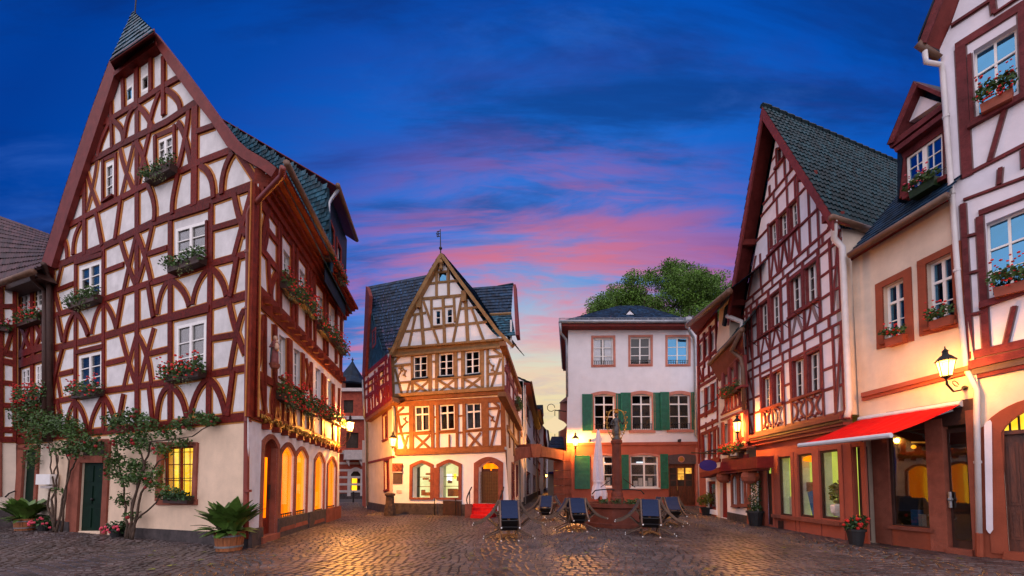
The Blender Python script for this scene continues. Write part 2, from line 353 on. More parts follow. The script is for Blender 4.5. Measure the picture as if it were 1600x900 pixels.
class Fac:
    """a vertical facade plane: it passes through the ground point under (bx,by) and runs towards vpx on the horizon"""
    def __init__(s, bx, by, vpx=None, p2=None, base=None):
        s.O = gnd(bx, by) if base is None else Vector(base)
        if p2: d = gnd(*p2)-s.O
        else: d = ray(vpx, HY)
        d.z = 0; s.D = d.normalized()
        n = Vector((s.D.y, -s.D.x, 0))
        if n.dot(CAM - s.O) < 0: n = -n
        s.N = n; s.holes = []; s.k = 0; s.lines = MB()
    def P(s, x, y, n=0.0):
        d = ray(x, y); t = (s.O + s.N*n - CAM).dot(s.N)/d.dot(s.N); return CAM + d*t
    def uv(s, x, y, n=0.0):
        p = s.P(x, y, n)-s.O; return (p.dot(s.D), p.z)
    def W(s, u, v, n=0.0): return s.O + s.D*u + Vector((0,0,v)) + s.N*n
    def prism(s, mb, px, n0, n1, uv=False):
        pts = [s.W(p[0], p[1], n1) if uv else s.P(p[0], p[1], n1) for p in px]
        mb.prism(pts, s.N*(n0-n1)); return mb
    def strip(s, pts, w, n1, uv=False):
        q = [Vector(p) if uv else Vector(s.uv(p[0], p[1], n1)) for p in pts]
        if len(q) == 3:                                                # a curved brace through three points
            c = 2*q[1] - (q[0]+q[2])/2
            q = [(1-t)**2*q[0] + 2*t*(1-t)*c + t*t*q[2] for t in [k/6 for k in range(7)]]
        l, r = [], []
        for k, p in enumerate(q):
            d = q[min(k+1, len(q)-1)] - q[max(k-1, 0)]; d.normalize(); m = Vector((-d.y, d.x))
            l.append(p+m*w/2); r.append(p-m*w/2)
        return l + r[::-1]
    def timber(s, root, material, pts, w, th=0.05, line=0.0, uv=False, n=0.0, name='timber'):
        s.k += 1
        poly = s.strip(pts, w, n+th, uv)
        mb = MB(); s.prism(mb, poly, n-0.02, n+th+(s.k % 23)*0.0016, uv=True)
        if line:
            lp = s.strip(pts, w+2*line, n+th, uv); s.prism(s.lines, lp, n-0.01, n+0.006+(s.k % 97)*0.00025, uv=True)
        return obj(name, mb, material, root)
    def wall(s, root, material, outline, n=0.0, holes=None, uv=False, depth=0.3, name='wall', label=None):
        o2 = [Vector(p) if uv else Vector(s.uv(p[0], p[1], n)) for p in outline]
        hs = s.holes if holes is None else holes
        vs, es, loops = [], [], []
        for lp in [o2] + [[Vector(p) for p in h] for h in hs]:
            i = len(vs); vs += lp; es += [(i+k, i+(k+1) % len(lp)) for k in range(len(lp))]
        ov, oe, of, _, _, _ = delaunay_2d_cdt(vs, es, [], 0, 1e-5)
        def inside(p, poly):
            c = False; j = len(poly)-1
            for i in range(len(poly)):
                a, b = poly[i], poly[j]
                if (a[1] > p.y) != (b[1] > p.y) and p.x < (b[0]-a[0])*(p.y-a[1])/(b[1]-a[1])+a[0]: c = not c
                j = i
            return c
        mb = MB()
        for f in of:
            c = sum((ov[k] for k in f), Vector((0,0)))/len(f)
            if not inside(c, o2) or any(inside(c, h) for h in hs): continue
            mb.face([s.W(ov[k].x, ov[k].y, n) for k in f])
        for h in hs:                                                    # reveals
            m = len(h)
            for k in range(m):
                a, b = h[k], h[(k+1) % m]
                mb.face([s.W(a[0], a[1], n), s.W(b[0], b[1], n), s.W(b[0], b[1], n-depth), s.W(a[0], a[1], n-depth)])
        m = len(o2)
        for k in range(m):
            a, b = o2[k], o2[(k+1) % m]
            mb.face([s.W(a.x, a.y, n), s.W(b.x, b.y, n), s.W(b.x, b.y, n-0.02), s.W(a.x, a.y, n-0.02)])
        return obj(name, mb, material, root, label=label)
    def window(s, root, quad, cols=2, rows=3, n=0.0, back=0.06, fw=0.055, mull=0.06, bar=0.022, fmat='white_paint', pane='pane_dark', inside='room_dark', depth=0.35,
               curtain=None, transom=None, cut=True, sill=None, casing=None, cw=0.10, uv=False, line_mat=None, name='window', mullions=None, hole_n=None):
        """quad: the four corners (top left, top right, bottom right, bottom left) where the frame meets the wall"""
        q = [Vector(p) if uv else Vector(s.uv(p[0], p[1], n)) for p in quad]
        if cut: s.holes.append([tuple(p) for p in q])
        wd = ((q[1]-q[0]).length + (q[2]-q[3]).length)/2; ht = ((q[3]-q[0]).length + (q[2]-q[1]).length)/2
        B = lambda a, b: (q[0]*(1-a)+q[1]*a)*(1-b) + (q[3]*(1-a)+q[2]*a)*b          # a across, b down
        def rect(mb, a0, b0, a1, b1, z0, z1): s.prism(mb, [B(a0,b0), B(a1,b0), B(a1,b1), B(a0,b1)], z0, z1, uv=True)
        fa, fb = fw/wd, fw/ht; zf = n-back
        mb = MB()
        rect(mb, 0, 0, 1, fb, zf-0.06, zf); rect(mb, 0, 1-fb, 1, 1, zf-0.06, zf)
        rect(mb, 0, fb, fa, 1-fb, zf-0.06, zf); rect(mb, 1-fa, fb, 1, 1-fb, zf-0.06, zf)
        xs = [fa + (1-2*fa)*k/cols for k in range(cols+1)]
        ys = [fb + (1-2*fb)*k/rows for k in range(rows+1)]
        if transom: ys = [fb, transom] + [transom + (1-fb-transom)*k/(rows-1) for k in range(1, rows)]
        mid = cols//2 if cols % 2 == 0 else None
        for k in range(1, cols):
            h = (mull if k == mid else bar)/wd/2; rect(mb, xs[k]-h, fb, xs[k]+h, 1-fb, zf-0.05, zf+(0.008 if k == mid else -0.012))
        for k in range(1, rows):
            tr = transom and k == 1; h = (mull if tr else bar)/ht/2; rect(mb, fa, ys[k]-h, 1-fa, ys[k]+h, zf-0.047, zf+(0.012 if tr else -0.008))
        w = obj(name, mb, fmat, root)
        for i in range(cols):
            for j in range(rows):
                p = MB(); rect(p, xs[i], ys[j], xs[i+1], ys[j+1], zf-0.036, zf-0.030); obj('pane', p, pane, w)
        if line_mat:
            c = MB(); e = 0.004/wd
            for (a0,b0,a1,b1) in ((e,e,1-e,e),(1-e,e,1-e,1-e),(1-e,1-e,e,1-e),(e,1-e,e,e)):
                g0, g1 = B(a0,b0), B(a1,b1); c.face([s.W(g0.x,g0.y,n), s.W(g1.x,g1.y,n), s.W(g1.x,g1.y,zf-.05), s.W(g0.x,g0.y,zf-.05)])
            obj('reveal', c, line_mat, w, recalc=False)
        if casing:
            c = MB(); a, b = cw/wd, cw/ht
            rect(c, -a, -b, 1+a, 0, n-0.02, n+0.035); rect(c, -a, 0, 0, 1, n-0.02, n+0.033); rect(c, 1, 0, 1+a, 1, n-0.02, n+0.033); rect(c, -a, 1, 1+a, 1+b, n-0.02, n+0.037)
            obj('casing', c, casing, w)
        if sill:
            c = MB(); a = 0.06/wd; rect(c, -a, 1, 1+a, 1+0.07/ht, n-back-0.02, n+0.09); obj('sill', c, sill, w)
        r = MB()                                                        # the room behind: back wall and sides
        if inside:
            rect(r, -0.02, -0.02, 1.02, 1.02, n-depth-0.04, n-depth); obj('interior', r, inside, w)
        if curtain:
            c = MB(); K = 14; z = zf-0.10
            for side in ((0.03, 0.40), (0.60, 0.97)) if cols % 2 == 0 else ((0.05, 0.95),):
                for k in range(K):
                    a0 = side[0]+(side[1]-side[0])*k/K; a1 = side[0]+(side[1]-side[0])*(k+1)/K
                    z0, z1 = z-0.02*(k % 2), z-0.02*((k+1) % 2)
                    p = [B(a0, 0.03), B(a1, 0.03), B(a1, 0.98), B(a0, 0.98)]
                    c.face([s.W(p[0].x, p[0].y, z0), s.W(p[1].x, p[1].y, z1), s.W(p[2].x, p[2].y, z1), s.W(p[3].x, p[3].y, z0)])
            obj('curtain', c, curtain, w, recalc=False)
        return w
    def flush(s, root, material):
        if s.lines.v: obj('painted_outline', s.lines, material, root); s.lines = MB()

def roof_courses(mb, eL, eR, rR, rL, rows, cols, lift=0.035, wavy=0.0, gap=0.0):
    """overlapping courses of slates or tiles on the quad eave-left, eave-right, ridge-right, ridge-left"""
    eL, eR, rR, rL = [Vector(p) for p in (eL, eR, rR, rL)]
    nrm = (eR-eL).cross(rL-eL).normalized()
    if nrm.z < 0: nrm = -nrm
    for j in range(rows):
        t0, t1 = j/rows, min(1.0, (j+1.15)/rows)
        a0, b0 = eL.lerp(rL, t0), eR.lerp(rR, t0); a1, b1 = eL.lerp(rL, t1), eR.lerp(rR, t1)
        off = 0.5*(j % 2) if not wavy else 0.0
        for i in range(-1 if off else 0, cols):
            u0, u1 = max(0.0, (i+off)/cols), min(1.0, (i+1+off)/cols)
            if u1 <= u0: continue
            g = gap*(u1-u0); l0 = lift*(1+random.uniform(-0.25, 0.25))
            mb.tv = random.random()
            p = [a0.lerp(b0, u0+g), a0.lerp(b0, u1-g), a1.lerp(b1, u1-g), a1.lerp(b1, u0+g)]
            if wavy:
                mm0, mm1 = p[0].lerp(p[1], 0.4), p[3].lerp(p[2], 0.4)
                top = nrm*(l0+wavy); lo = nrm*l0
                mb.face([p[0]+lo, mm0+top, mm1+nrm*wavy, p[3]]); mb.face([mm0+top, p[1]+lo, p[2], mm1+nrm*wavy])
                mb.face([p[0]-nrm*0.01, p[1]-nrm*0.01, p[1]+lo, mm0+top, p[0]+lo])
            else:
                mb.face([p[0]+nrm*l0, p[1]+nrm*l0, p[2], p[3]]); mb.face([p[0]-nrm*0.01, p[1]-nrm*0.01, p[1]+nrm*l0, p[0]+nrm*l0])
    mb.tv = None
    return mb

def leaves(mb, centres, n, size, spread=1.0, flat=0.4, asp=0.6):
    """n small leaf quads scattered through the ellipsoids (centre, radii)"""
    tot = sum(r[0]*r[1]*r[2] for _, r in centres)
    for c, r in centres:
        c = Vector(c); k = max(1, int(n*r[0]*r[1]*r[2]/tot))
        shade = random.uniform(-0.15, 0.15)
        for _ in range(k):
            d = Vector((random.gauss(0,1), random.gauss(0,1), random.gauss(0,1))).normalized()*(random.random()**0.45)
            p = c + Vector((d.x*r[0], d.y*r[1], d.z*r[2]))*spread
            a = Vector((random.gauss(0,1), random.gauss(0,1), random.gauss(0,flat))).normalized(); b = a.cross(Vector((random.gauss(0,1), random.gauss(0,1), random.gauss(0,1)))).normalized()
            s = size*random.uniform(0.6, 1.25); mb.tv = min(1, max(0, random.gauss(0.5, 0.2)+shade))
            mb.face([p-a*s*0.5, p+b*s*asp*0.5, p+a*s*0.5, p-b*s*asp*0.5])
    mb.tv = None
    return mb

# ================================================================== 1. big half-timbered gable house on the left
A = Fac(388, 855, vpx=-700)                      # gable front
B_ = Fac(388, 855, vpx=689)                      # long side towards the lane
def arch_uv(f, xl, xr, yb, yt, n=0.0, rise=0.28, seg=10, point=0.0):
    """segmental arch: left/right pixel columns, bottom and crown pixel rows (rows read at the middle)"""
    xm = (xl+xr)/2; u0, u1 = f.uv(xl, (yb+yt)/2, n)[0], f.uv(xr, (yb+yt)/2, n)[0]
    v0, v1 = f.uv(xm, yb, n)[1], f.uv(xm, yt, n)[1]; w = abs(u1-u0); s = v1-rise*w
    return arch_pts(u0, u1, v0, s, v1, seg, point)
def arch_pts(u0, u1, v0, s, v1, seg=10, point=0.0):
    pts = [(u0, v0), (u0, s)]
    for k in range(1, seg):
        t = k/seg; a = math.sin(math.pi*t); pts.append((u0+(u1-u0)*t, s+(v1-s)*(a*(1-point)+point*(1-abs(2*t-1)))))
    return pts + [(u1, s), (u1, v0)]
def grow(p, g, gb=None):
    us = [q[0] for q in p]; vs = [q[1] for q in p]; cu = (min(us)+max(us))/2; W_ = max(us)-min(us); H_ = max(vs)-min(vs); b = min(vs); gb = g if gb is None else gb
    return [(cu+(q[0]-cu)*(W_+2*g)/W_, b-gb+(q[1]-b)*(H_+g+gb)/H_) for q in p]
def ring(f, root, inner, g, n1, material, name='surround', n0=-0.02, gb=None, seglen=None):
    """stone surround: blocks between the inner outline and the grown one"""
    outer = grow(inner, g, gb); m = len(inner); mb = MB()
    for k in range(m-1):
        mb2 = [inner[k], outer[k], outer[k+1], inner[k+1]]
        f.prism(mb, mb2, n0, n1 + 0.002*(k % 2), uv=True)
    if gb != 0: f.prism(mb, [inner[0], outer[0], outer[-1], inner[-1]], n0, n1+0.03, uv=True)
    return obj(name, mb, material, root)
def lining(f, root, pts, n0, n1, material, closed=False):
    mb = MB(); m = len(pts); q = grow(pts, -0.004, 0)
    for k in range(m if closed else m-1):
        a, b = q[k], q[(k+1) % m]; mb.face([f.W(a[0],a[1],n1), f.W(b[0],b[1],n1), f.W(b[0],b[1],n0), f.W(a[0],a[1],n0)])
    return obj('reveal', mb, material, root, recalc=False)
def fill(f, root, pts, n, material, name, th=0.02):
    mb = MB(); f.prism(mb, pts, n-th, n, uv=True); return obj(name, mb, material, root)
def rect_uv(f, x0, y0, x1, y1, n=0.0):
    """pixel rectangle corners on an axis-aligned metric rectangle"""
    a = f.uv(x0, y0, n); b = f.uv(x1, y0, n); c = f.uv(x1, y1, n); d = f.uv(x0, y1, n)
    u0, u1 = (a[0]+d[0])/2, (b[0]+c[0])/2; return [((u0), (a[1])), (u1, b[1]), (u1, c[1]), (u0, d[1])]

H1 = thing('half_timbered_house', 'tall white and dark red half timbered house with steep slate tipped gable', 'house', A.O)
upper = [(388,655),(404,287),(418,268),(393,258),(355,229),(329,189),(304,155),(280,120),(258,89),(243,62),(178,106),(171,143),(155,191),(115,304),(91,378),(79,418),(79,685)]
for q, kw in (([(275,358),(323,344.5),(323,404),(274.5,416)], dict(curtain=None)),
          ([(276,510),(322,499),(320.5,581),(275.5,591)], dict(curtain='curtain')),
          ([(125.5,419),(157.5,408),(157.5,462),(125.5,474)], dict(curtain='curtain')),
          ([(124,557),(159,549),(158.5,607),(124.5,616)], dict(curtain='curtain')),
          ([(246,221),(271,209),(271.5,253),(247,265)], dict(curtain='curtain')),
          ([(164.5,259),(178,252),(178,306),(164.5,315)], dict(cols=1, curtain='curtain', fw=0.09)),
          ([(196,140),(208,129),(208,156),(196,162)], dict(cols=1, rows=1, fw=0.08, pane='pane_sky_tint')),
          ([(220,122),(233,112),(233,139),(220,145)], dict(cols=1, rows=1, fw=0.08)),
          ([(196,110),(208,103),(208,115),(196,122)], dict(cols=1, rows=1, fw=0.06)),
          ([(220.5,94),(232,88),(232,100),(220.5,108)], dict(cols=1, rows=1, fw=0.06))):
    A.window(H1, q, back=0.0, fw=kw.pop('fw', 0.085), mull=0.10, bar=0.03, sill='timber_red' if q[0][1] > 200 else None, **kw)
A.wall(H1, 'plaster', upper)
T = lambda pts, w=0.21, th=0.03: A.timber(H1, 'timber_red', pts, w*.84, min(th,.036), line=0.045)
# horizontal rails
for pts, w in (([(79,682),(390,650)],0.26), ([(79,545),(150,529),(220,507),(300,486),(390,459)],0.26), ([(79,629),(164,611),(262,597),(388,574)],0.2),
               ([(92,585),(113,580)],.18), ([(165.5,568),(195.5,561)],.18), ([(231,553),(262,545.5)],.18), ([(331,529),(367,523)],.18),
               ([(79,419),(164,384),(240,347.5),(307,321.5),(404,286)],0.28), ([(79,495),(115.5,483),(164.5,467),(213,449),(264,433),(318,415.5),(392,395)],.21),
               ([(87,454),(114,443)],.18), ([(164,424),(193,413)],.18), ([(231,397),(261,387)],.18), ([(333,357),(373,345.5)],.18),
               ([(130,259),(193,224),(260,191),(308,159)],.24), ([(97,359),(127,342),(158,325.5),(229,289),(275.5,271),(313,253),(366,233)],.22),
               ([(112,313),(130,301)],.18), ([(308,206),(336,196)],.18), ([(151,200),(204,168),(258,134),(281,121)],.22),
               ([(119,551),(162,541)],.16), ([(118,411),(161,397)],.18), ([(266,342),(329,322)],.16), ([(266,497),(328,482)],.24), ([(160,250),(182,240)],.16), ([(240,214),(277,198)],.18)):
    T(pts, w)
# posts
for x0, y0, x1, y1, w in ((399,290,394.5,652,.34), (329,316,325,655,.24), (265.5,337,265,662,.24), (213.5,166,213.5,670,.26), (161,384,161,673,.2), (118,402,117,679,.22), (82,420,82.5,682,.26),
               (131.5,260,131.5,398,.26), (304.5,163,303,321,.32), (180.5,240,180.5,312,.14), (160.5,250,160.5,326,.16), (272,195,273,268,.14), (242,212,243,282,.16),
               (173,150,175,232,.17), (191.5,114,193,172,.2), (213.5,94,213.5,170,.26), (235.5,76,235.5,143,.2), (255.5,88,255.5,180,.2), (323.5,345,323.5,405,.1)):
    T([(x0,y0),(x1,y1)], w, 0.055)
# straight and curved braces
for s in ("118,487 107,507 101,535.5|118,487 129,502 138,524|161,471 149,491 142,522|161,471 173,489 180,511|264,435.5 251,458 244.5,491|264,435.5 284.5,453 294.5,478|327,417 309,442 300,475.5|327,417 344.5,435.5 353,462|"
          "115.5,627 106.7,647 103,674|115.5,627 128,644 135.5,671|161,619 147,644 140,671|161,619 173,640 179,666|265.5,603 251,620 244.5,660|265.5,603 282,620 292,656|324.5,591 306.7,615.5 295.5,655|324.5,591 341,611 352,648|"
          "90,627 94,653|193,615.5 184,664|233,604 239,660|364.5,580 355.5,650|90,494 98,533|191,462 182,513|232,445 240,496|371,402 360,464|"
          "98,545 88,584 82,618|83,555 88,584 94.5,624|188,521 199,562 212,600|213,523 203,560 193,604|240,512 229,553 217,600|214,524 229,556 236,600|358,472 367,511 382,552|382,487 373,505 359,578|"
          "96,414 89,446 82,475|81,427 85.5,455.5 94,490|188,375 199,411 212,445|212,370 203,409 193,455|238,352 227,400 215,442|215,368 227,402 236,440|366,303 373,335.5 384,368|394,295 382,340 366,400|"
          "92,366 102,380 105,404|127,348 117,372 114.5,398|150,331 160,384|189,309 180,374|232,290 241,318 241,346|279,272 271,310 270,335|313,259 329,276 334,310|365,238 351,268 347,304|371,238 402,285|"
          "133,262 143,295.5 155,327|151,251 145.5,287 135,328|187,231 195.5,264 209,296|209,222 198,269 189,308|233,206 224,244 215,290|214,224 224,249 233,286|277,191 288,213 298,258|294,172 289,213 276,270|"
          "250,141 238,173 232,203|256,138 275,153 281,172|213,164 227,178 238,200|211,166 200,184 193,222|173,186 189,202 192,224|173,188 158,222 153,246").split('|'):
    T([tuple(float(c) for c in p.split(',')) for p in s.split()], 0.20, 0.047)
A.flush(H1, 'ochre_line')
# barge boards, following both verges of the gable
vl = [(65,409),(75.5,376),(100,298),(138,184),(171,94),(208,16)]; vli = [(80,417),(92,378),(116,304),(154,191),(180,112),(210,24)]
vr = [(208,16),(240,48),(275.5,93),(315.5,147),(342,184),(364,213),(384,231),(418,251),(432,262)]; vri = [(210,24),(238,60),(262,100),(303,156),(329,189),(354,228),(378,247),(408,264),(424,276)]
for o_, i_ in ((vl, vli), (vr, vri)):
    for k in range(len(o_)-1):
        if min(o_[k][1], o_[k+1][1]) < 45: continue
        mb = MB(); A.prism(mb, [o_[k], o_[k+1], i_[k+1], i_[k]], 0.02, 0.16+0.002*k); obj('barge_board', mb, 'soffit', H1)
# hanging slate courses along the edge of the left verge and the hip that clips the gable top
ap = A.P(208, 17, -1.6); hl = A.P(172, 96, 0.42); hr = A.P(241, 49, 0.42)
mb = MB(); roof_courses(mb, hl, hr, ap.lerp(hr, 0.02), ap.lerp(hl, 0.02), 11, 9, 0.03, gap=0.02); obj('slate', mb, 'slate', H1, kind='stuff', attrs=True, label='bluish slates of the clipped gable top')
mb = MB()
p0, p1, p2, p3 = A.P(172,97,0.42), A.P(241,50,0.42), A.P(244,62,0.02), A.P(180,110,0.02)
mb.prism([p0, p1, p2, p3], Vector((0,0,0.12))); obj('soffit', mb, 'soffit', H1)
mb = MB(); A.prism(mb, [(177,113),(212,84),(243,64),(243,70),(212,92),(177,119)], 0.0, 0.2); obj('cornice', mb, 'timber_red', H1)
# main roof behind the gable (both slopes) in slate, following the verge profile back along the side
L_ = 8.3
prof = [ap] + [A.P(x, y, 0.0) for x, y in vr[1:]]; mb = MB()
for k in range(len(prof)-1):
    a, b = prof[k+1], prof[k]; roof_courses(mb, a - A.N*0.0, a + B_.D*L_, b + B_.D*L_, b, max(2, int((a-b).length/0.22)), 30, 0.02)
obj('roof_slope', mb, 'slate', H1, kind='stuff', attrs=True)
prof = [A.P(x, y, 0.0) for x, y in vl[:-1]] + [ap]; mb = MB()
for k in range(len(prof)-1):
    a, b = prof[k], prof[k+1]; roof_courses(mb, a + B_.D*L_, a, b, b + B_.D*L_, max(2, int((a-b).length/0.22)), 30, 0.02)
obj('roof_slope', mb, 'slate', H1, kind='stuff', attrs=True)
mb = MB(); mb.tube([A.P(211,20,-0.3), A.P(213,-6,-0.3)], 0.02, 5); obj('lightning_rod', mb, 'iron', H1)

# ground floor of the gable front
A.holes = []
dr = rect_uv(A, 125, 723, 163, 830); A.holes.append(dr)
tr = rect_uv(A, 125, 690, 163, 713); A.holes.append(tr)
lw = A.window(H1, [(254.5,699),(303.6,696),(303.6,781),(254.5,778)], cols=2, rows=3, back=0.06, fw=0.05, mull=0.05, fmat='timber_flank', pane='pane_lit', inside='lit_yellow', depth=0.28)
A.wall(H1, 'plaster_lamp_warmed', [(79,685),(388,655),(388,856),(79,833)], depth=0.32)
for (x0,y0,x1,y1) in ((107,722,125,832),(163,689,171,835),(112,712,163,723),(107,686,171,690),(107,690,125,712),(246.7,696,254.5,783),(303.6,692,309.5,783),(246.7,691,309.5,697),(246.7,780,309.5,789)):
    mb = MB(); A.prism(mb, rect_uv(A, x0, y0, x1, y1), -0.02, 0.05, uv=True); obj('stone_block', mb, 'sandstone', H1)
d_ = fill(A, H1, dr, -0.07, 'green_door', 'door', 0.06)
u0, u1 = dr[0][0], dr[1][0]; v0, v1 = dr[3][1], dr[0][1]
for k in range(2):
    for (b0, b1) in ((0.06, 0.34), (0.40, 0.66), (0.72, 0.95)):
        a0 = u0+(u1-u0)*(k*0.5+0.08); a1 = u0+(u1-u0)*(k*0.5+0.42)
        fill(A, d_, [(a0, v0+(v1-v0)*b0), (a1, v0+(v1-v0)*b0), (a1, v0+(v1-v0)*b1), (a0, v0+(v1-v0)*b1)], -0.045, 'green_door', 'door_panel', 0.04)
mb = MB(); mb.ball(A.W((u0+u1)/2+0.06, 1.05, -0.03), 0.045); obj('handle', mb, 'iron', d_)
fill(A, H1, tr, -0.08, 'room_dark', 'transom_light', 0.04)
mb = MB(); A.prism(mb, [(171,823),(388,834.5),(388,857),(171,837)], -0.02, 0.07); obj('plinth', mb, 'basalt', H1)
mb = MB(); A.prism(mb, [(79,812),(107,816),(107,832),(79,830)], -0.02, 0.07); obj('plinth', mb, 'basalt', H1)
for x in (262, 271, 280, 288, 297):
    mb = MB(); mb.tube([A.P(x,699,-0.03), A.P(x,779,-0.03)], 0.010, 5); obj('window_bar', mb, 'iron', H1)
for y in (707, 748):
    mb = MB(); mb.tube([A.P(254.5,y,-0.03), A.P(303.6,y-1,-0.03)], 0.010, 5); obj('window_bar', mb, 'iron', H1)
# red downpipe at the corner
pp = [A.P(442,262,0.75), A.P(440,276,0.62), A.P(392,325,0.16), A.P(388.5,338,0.13), A.P(384.5,790,0.13), A.P(384,842,0.13)]
mb = MB(); mb.tube(pp, 0.062, 8); dp = obj('downpipe', mb, 'pipe_red', H1, smooth=True)
for y in (392, 480, 560, 655, 765):
    mb = MB(); mb.tube([A.P(387.6,y,0.13), A.P(387.5,y+4,0.13)], 0.08, 8); obj('pipe_clip', mb, 'pipe_red', dp)
mb = MB(); mb.tube([A.P(68,412,0.4), A.P(72,425,0.2), A.P(77,436,0.14), A.P(78,690,0.14)], 0.075, 8); obj('downpipe', mb, 'dark_wood', H1, smooth=True)

# ---- long side to the lane
def TB(pts, w=0.2, th=0.05): return B_.timber(H1, 'timber_flank', pts, w, th, line=0.04)
ftop = [(404,300),(538,498)]
fw_ = dict(cols=2, rows=3, back=0.1, fw=0.06, mull=0.06, sill='timber_flank', casing=None, pane='pane_dark')
for q in ([(443,388),(454,404),(454,437),(443,425)], [(468,418),(477,431),(477,459),(468,449)], [(498,459),(505,469),(505,507),(498,499)], [(515,483),(522,493),(522,524),(515,517)],
          [(436,522),(447,530),(447,595),(436,588)], [(459,543),(470,551),(470,610),(459,603)], [(493,573),(501,579),(501,627),(493,622)], [(513,592),(519,597),(519,640),(513,636)]):
    B_.window(H1, q, **fw_)
B_.wall(H1, 'plaster', [(388,655),(404,287),(538,490),(530,705)])
B_.holes = []
for pts, w in (([(405,302),(537,497)],.3), ([(408,386),(536,556)],.2), ([(404,452),(536,587)],.3), ([(402,468),(535,595)],.24), ([(396,580),(532,660)],.2), ([(392,644),(531,697)],.28), ([(418,357),(435,380)],.16)):
    TB(pts, w)
for x0, y0, x1, y1, w in ((401,290,392,652,.3),(436,345,436,487,.22),(439.5,350,439.5,490,.14),(458,378,458,505,.3),(464.5,388,464,513,.3),(481,412,481,527,.3),(486,420,486,530,.2),(492,428,493,540,.26),(508,452,508,552,.4),(512,458,512,556,.3),(526,476,526,568,.35),(534,492,533,580,.4),
                          (414.5,492,414,648,.16),(430,508,430,656,.3),(453,530,453,664,.5),(475,552,474,672,.45),(488,566,488,678,.3),(506,584,505,684,.5),(509,588,509,686,.4),(522,600,522,692,.5),(531,607,529,696,.35)):
    TB([(x0,y0),(x1,y1)], w*(.55 if x0 > 410 else .8), 0.055)
for s in "410,322 419,350 413,392|421,325 413,360 410,382|420,400 421,430 423,460|433,428 426,445 425,466|402,495 408,530 404,572|413,496 405,540 402,574|409,590 412,620 416,645|429,605 426,625 427,650|432,612 434,630 437,655|479,560 483,590 487,612|487,570 482,590 479,610|479,625 482,645 483,670|492,632 489,650 490,676|484,424 487,450 491,478|491,432 487,450 484,470|462,612 460,640 462,664|442,600 444,625 443,658".split('|'):
    TB([tuple(float(c) for c in p.split(',')) for p in s.split()], 0.15, 0.045)
B_.flush(H1, 'ochre_line')
# corbels under both jetties
for k in range(13):
    t = k/12; x = 410+(531-410)*(t**0.85); u, v = B_.uv(x, 470+(592-470)*(x-410)/121.0)
    mb = MB(); B_.prism(mb, [(u-.07,v-.09),(u+.07,v-.09),(u+.07,v+.09),(u-.07,v+.09)], 0.0, 0.24, uv=True); obj('corbel', mb, 'timber_flank', H1)
vj = B_.uv(392, 655)[1]; uE = B_.uv(529.5, 700)[0]
for k in range(13):
    u = 0.55 + (uE-0.8)*k/12
    mb = MB(); B_.prism(mb, [(u-.07,vj-.16),(u+.07,vj-.16),(u+.07,vj-.02),(u-.07,vj-.02)], 0.0, 0.2, uv=True); obj('corbel', mb, 'timber_flank', H1)
# gilded carved ornament along the sill: a running scroll, one part
mb = MB(); n_ = 150
for k in range(n_):
    u = 0.2+(uE-0.3)*k/n_; v = vj+0.10+0.07*math.sin(k*0.9)
    mb.ball(B_.W(u, v, 0.10+0.02*math.cos(k*1.7)), 0.045, 5, 4, (1,1,1))
mb.tube([B_.W(0.2+(uE-0.3)*k/90, vj+0.1+0.08*math.sin(k*0.8), 0.12) for k in range(91)], 0.02, 5); obj('carved_scroll', mb, 'gilt', H1, smooth=True)
# boxed eaves, gutter
e0, e1 = B_.P(404,290,0.0), B_.P(538,494,0.0)
for k, (o0, o1, dz0, dz1) in enumerate(((0.0,0.12,-0.2,0.0),(0.0,0.22,0.0,0.12),(0.0,0.34,0.12,0.26),(0.0,0.48,0.26,0.36),(0.0,0.62,0.36,0.46))):
    mb = MB(); a = e0+B_.N*o1; b = e1+B_.N*o1
    mb.prism([a+Vector((0,0,dz0)), b+Vector((0,0,dz0)), b+Vector((0,0,dz1-0.004)), a+Vector((0,0,dz1-0.004))], -B_.N*(o1-o0+0.1)); obj('eaves_moulding', mb, 'timber_flank', H1)
g0, g1 = e0+B_.N*0.72+Vector((0,0,0.50)), e1+B_.N*0.72+Vector((0,0,0.50))
mb = MB(); mb.tube([g0-B_.D*0.25, g0.lerp(g1, 0.66)], 0.085, 8); obj('gutter', mb, 'gutter_brown', H1, smooth=True)
# wide slate-hung dormer with its cheek towards us
ck = [(343,186),(382,210.5),(425,237.5),(511,292),(517,424),(497,392),(470,340),(437,268),(418,252),(384,232),(364,214)]
CH = Fac(0, 0, vpx=-700, base=A.O - A.N*3.7)
cw_ = MB(); CH.prism(cw_, [CH.uv(x, y) for x, y in ck], -0.1, 0.0, uv=True); obj('dormer_cheek', cw_, 'slate', H1)
mb = MB(); 
def inpoly(p, poly):
    c = False; j = len(poly)-1
    for i in range(len(poly)):
        a, b = poly[i], poly[j]
        if (a[1] > p[1]) != (b[1] > p[1]) and p[0] < (b[0]-a[0])*(p[1]-a[1])/(b[1]-a[1])+a[0]: c = not c
        j = i
    return c
cku = [CH.uv(x, y) for x, y in ck]; us = [p[0] for p in cku]; vs = [p[1] for p in cku]
row = 0; v = min(vs)
while v < max(vs):
    u = min(us) + (0.10 if row % 2 else 0)
    while u < max(us):
        if inpoly((u+0.10, v+0.07), cku):
            mb.tv = random.random(); f0 = 0.02+0.01*random.random()
            mb.face([CH.W(u+.01, v, f0+.012), CH.W(u+.245, v, f0+.012), CH.W(u+.245, v+.21, f0-.012), CH.W(u+.01, v+.21, f0-.012)])
            mb.face([CH.W(u+.01, v, 0), CH.W(u+.245, v, 0), CH.W(u+.245, v, f0+.012), CH.W(u+.01, v, f0+.012)])
        u += 0.25
    v += 0.175; row += 1
mb.tv = None
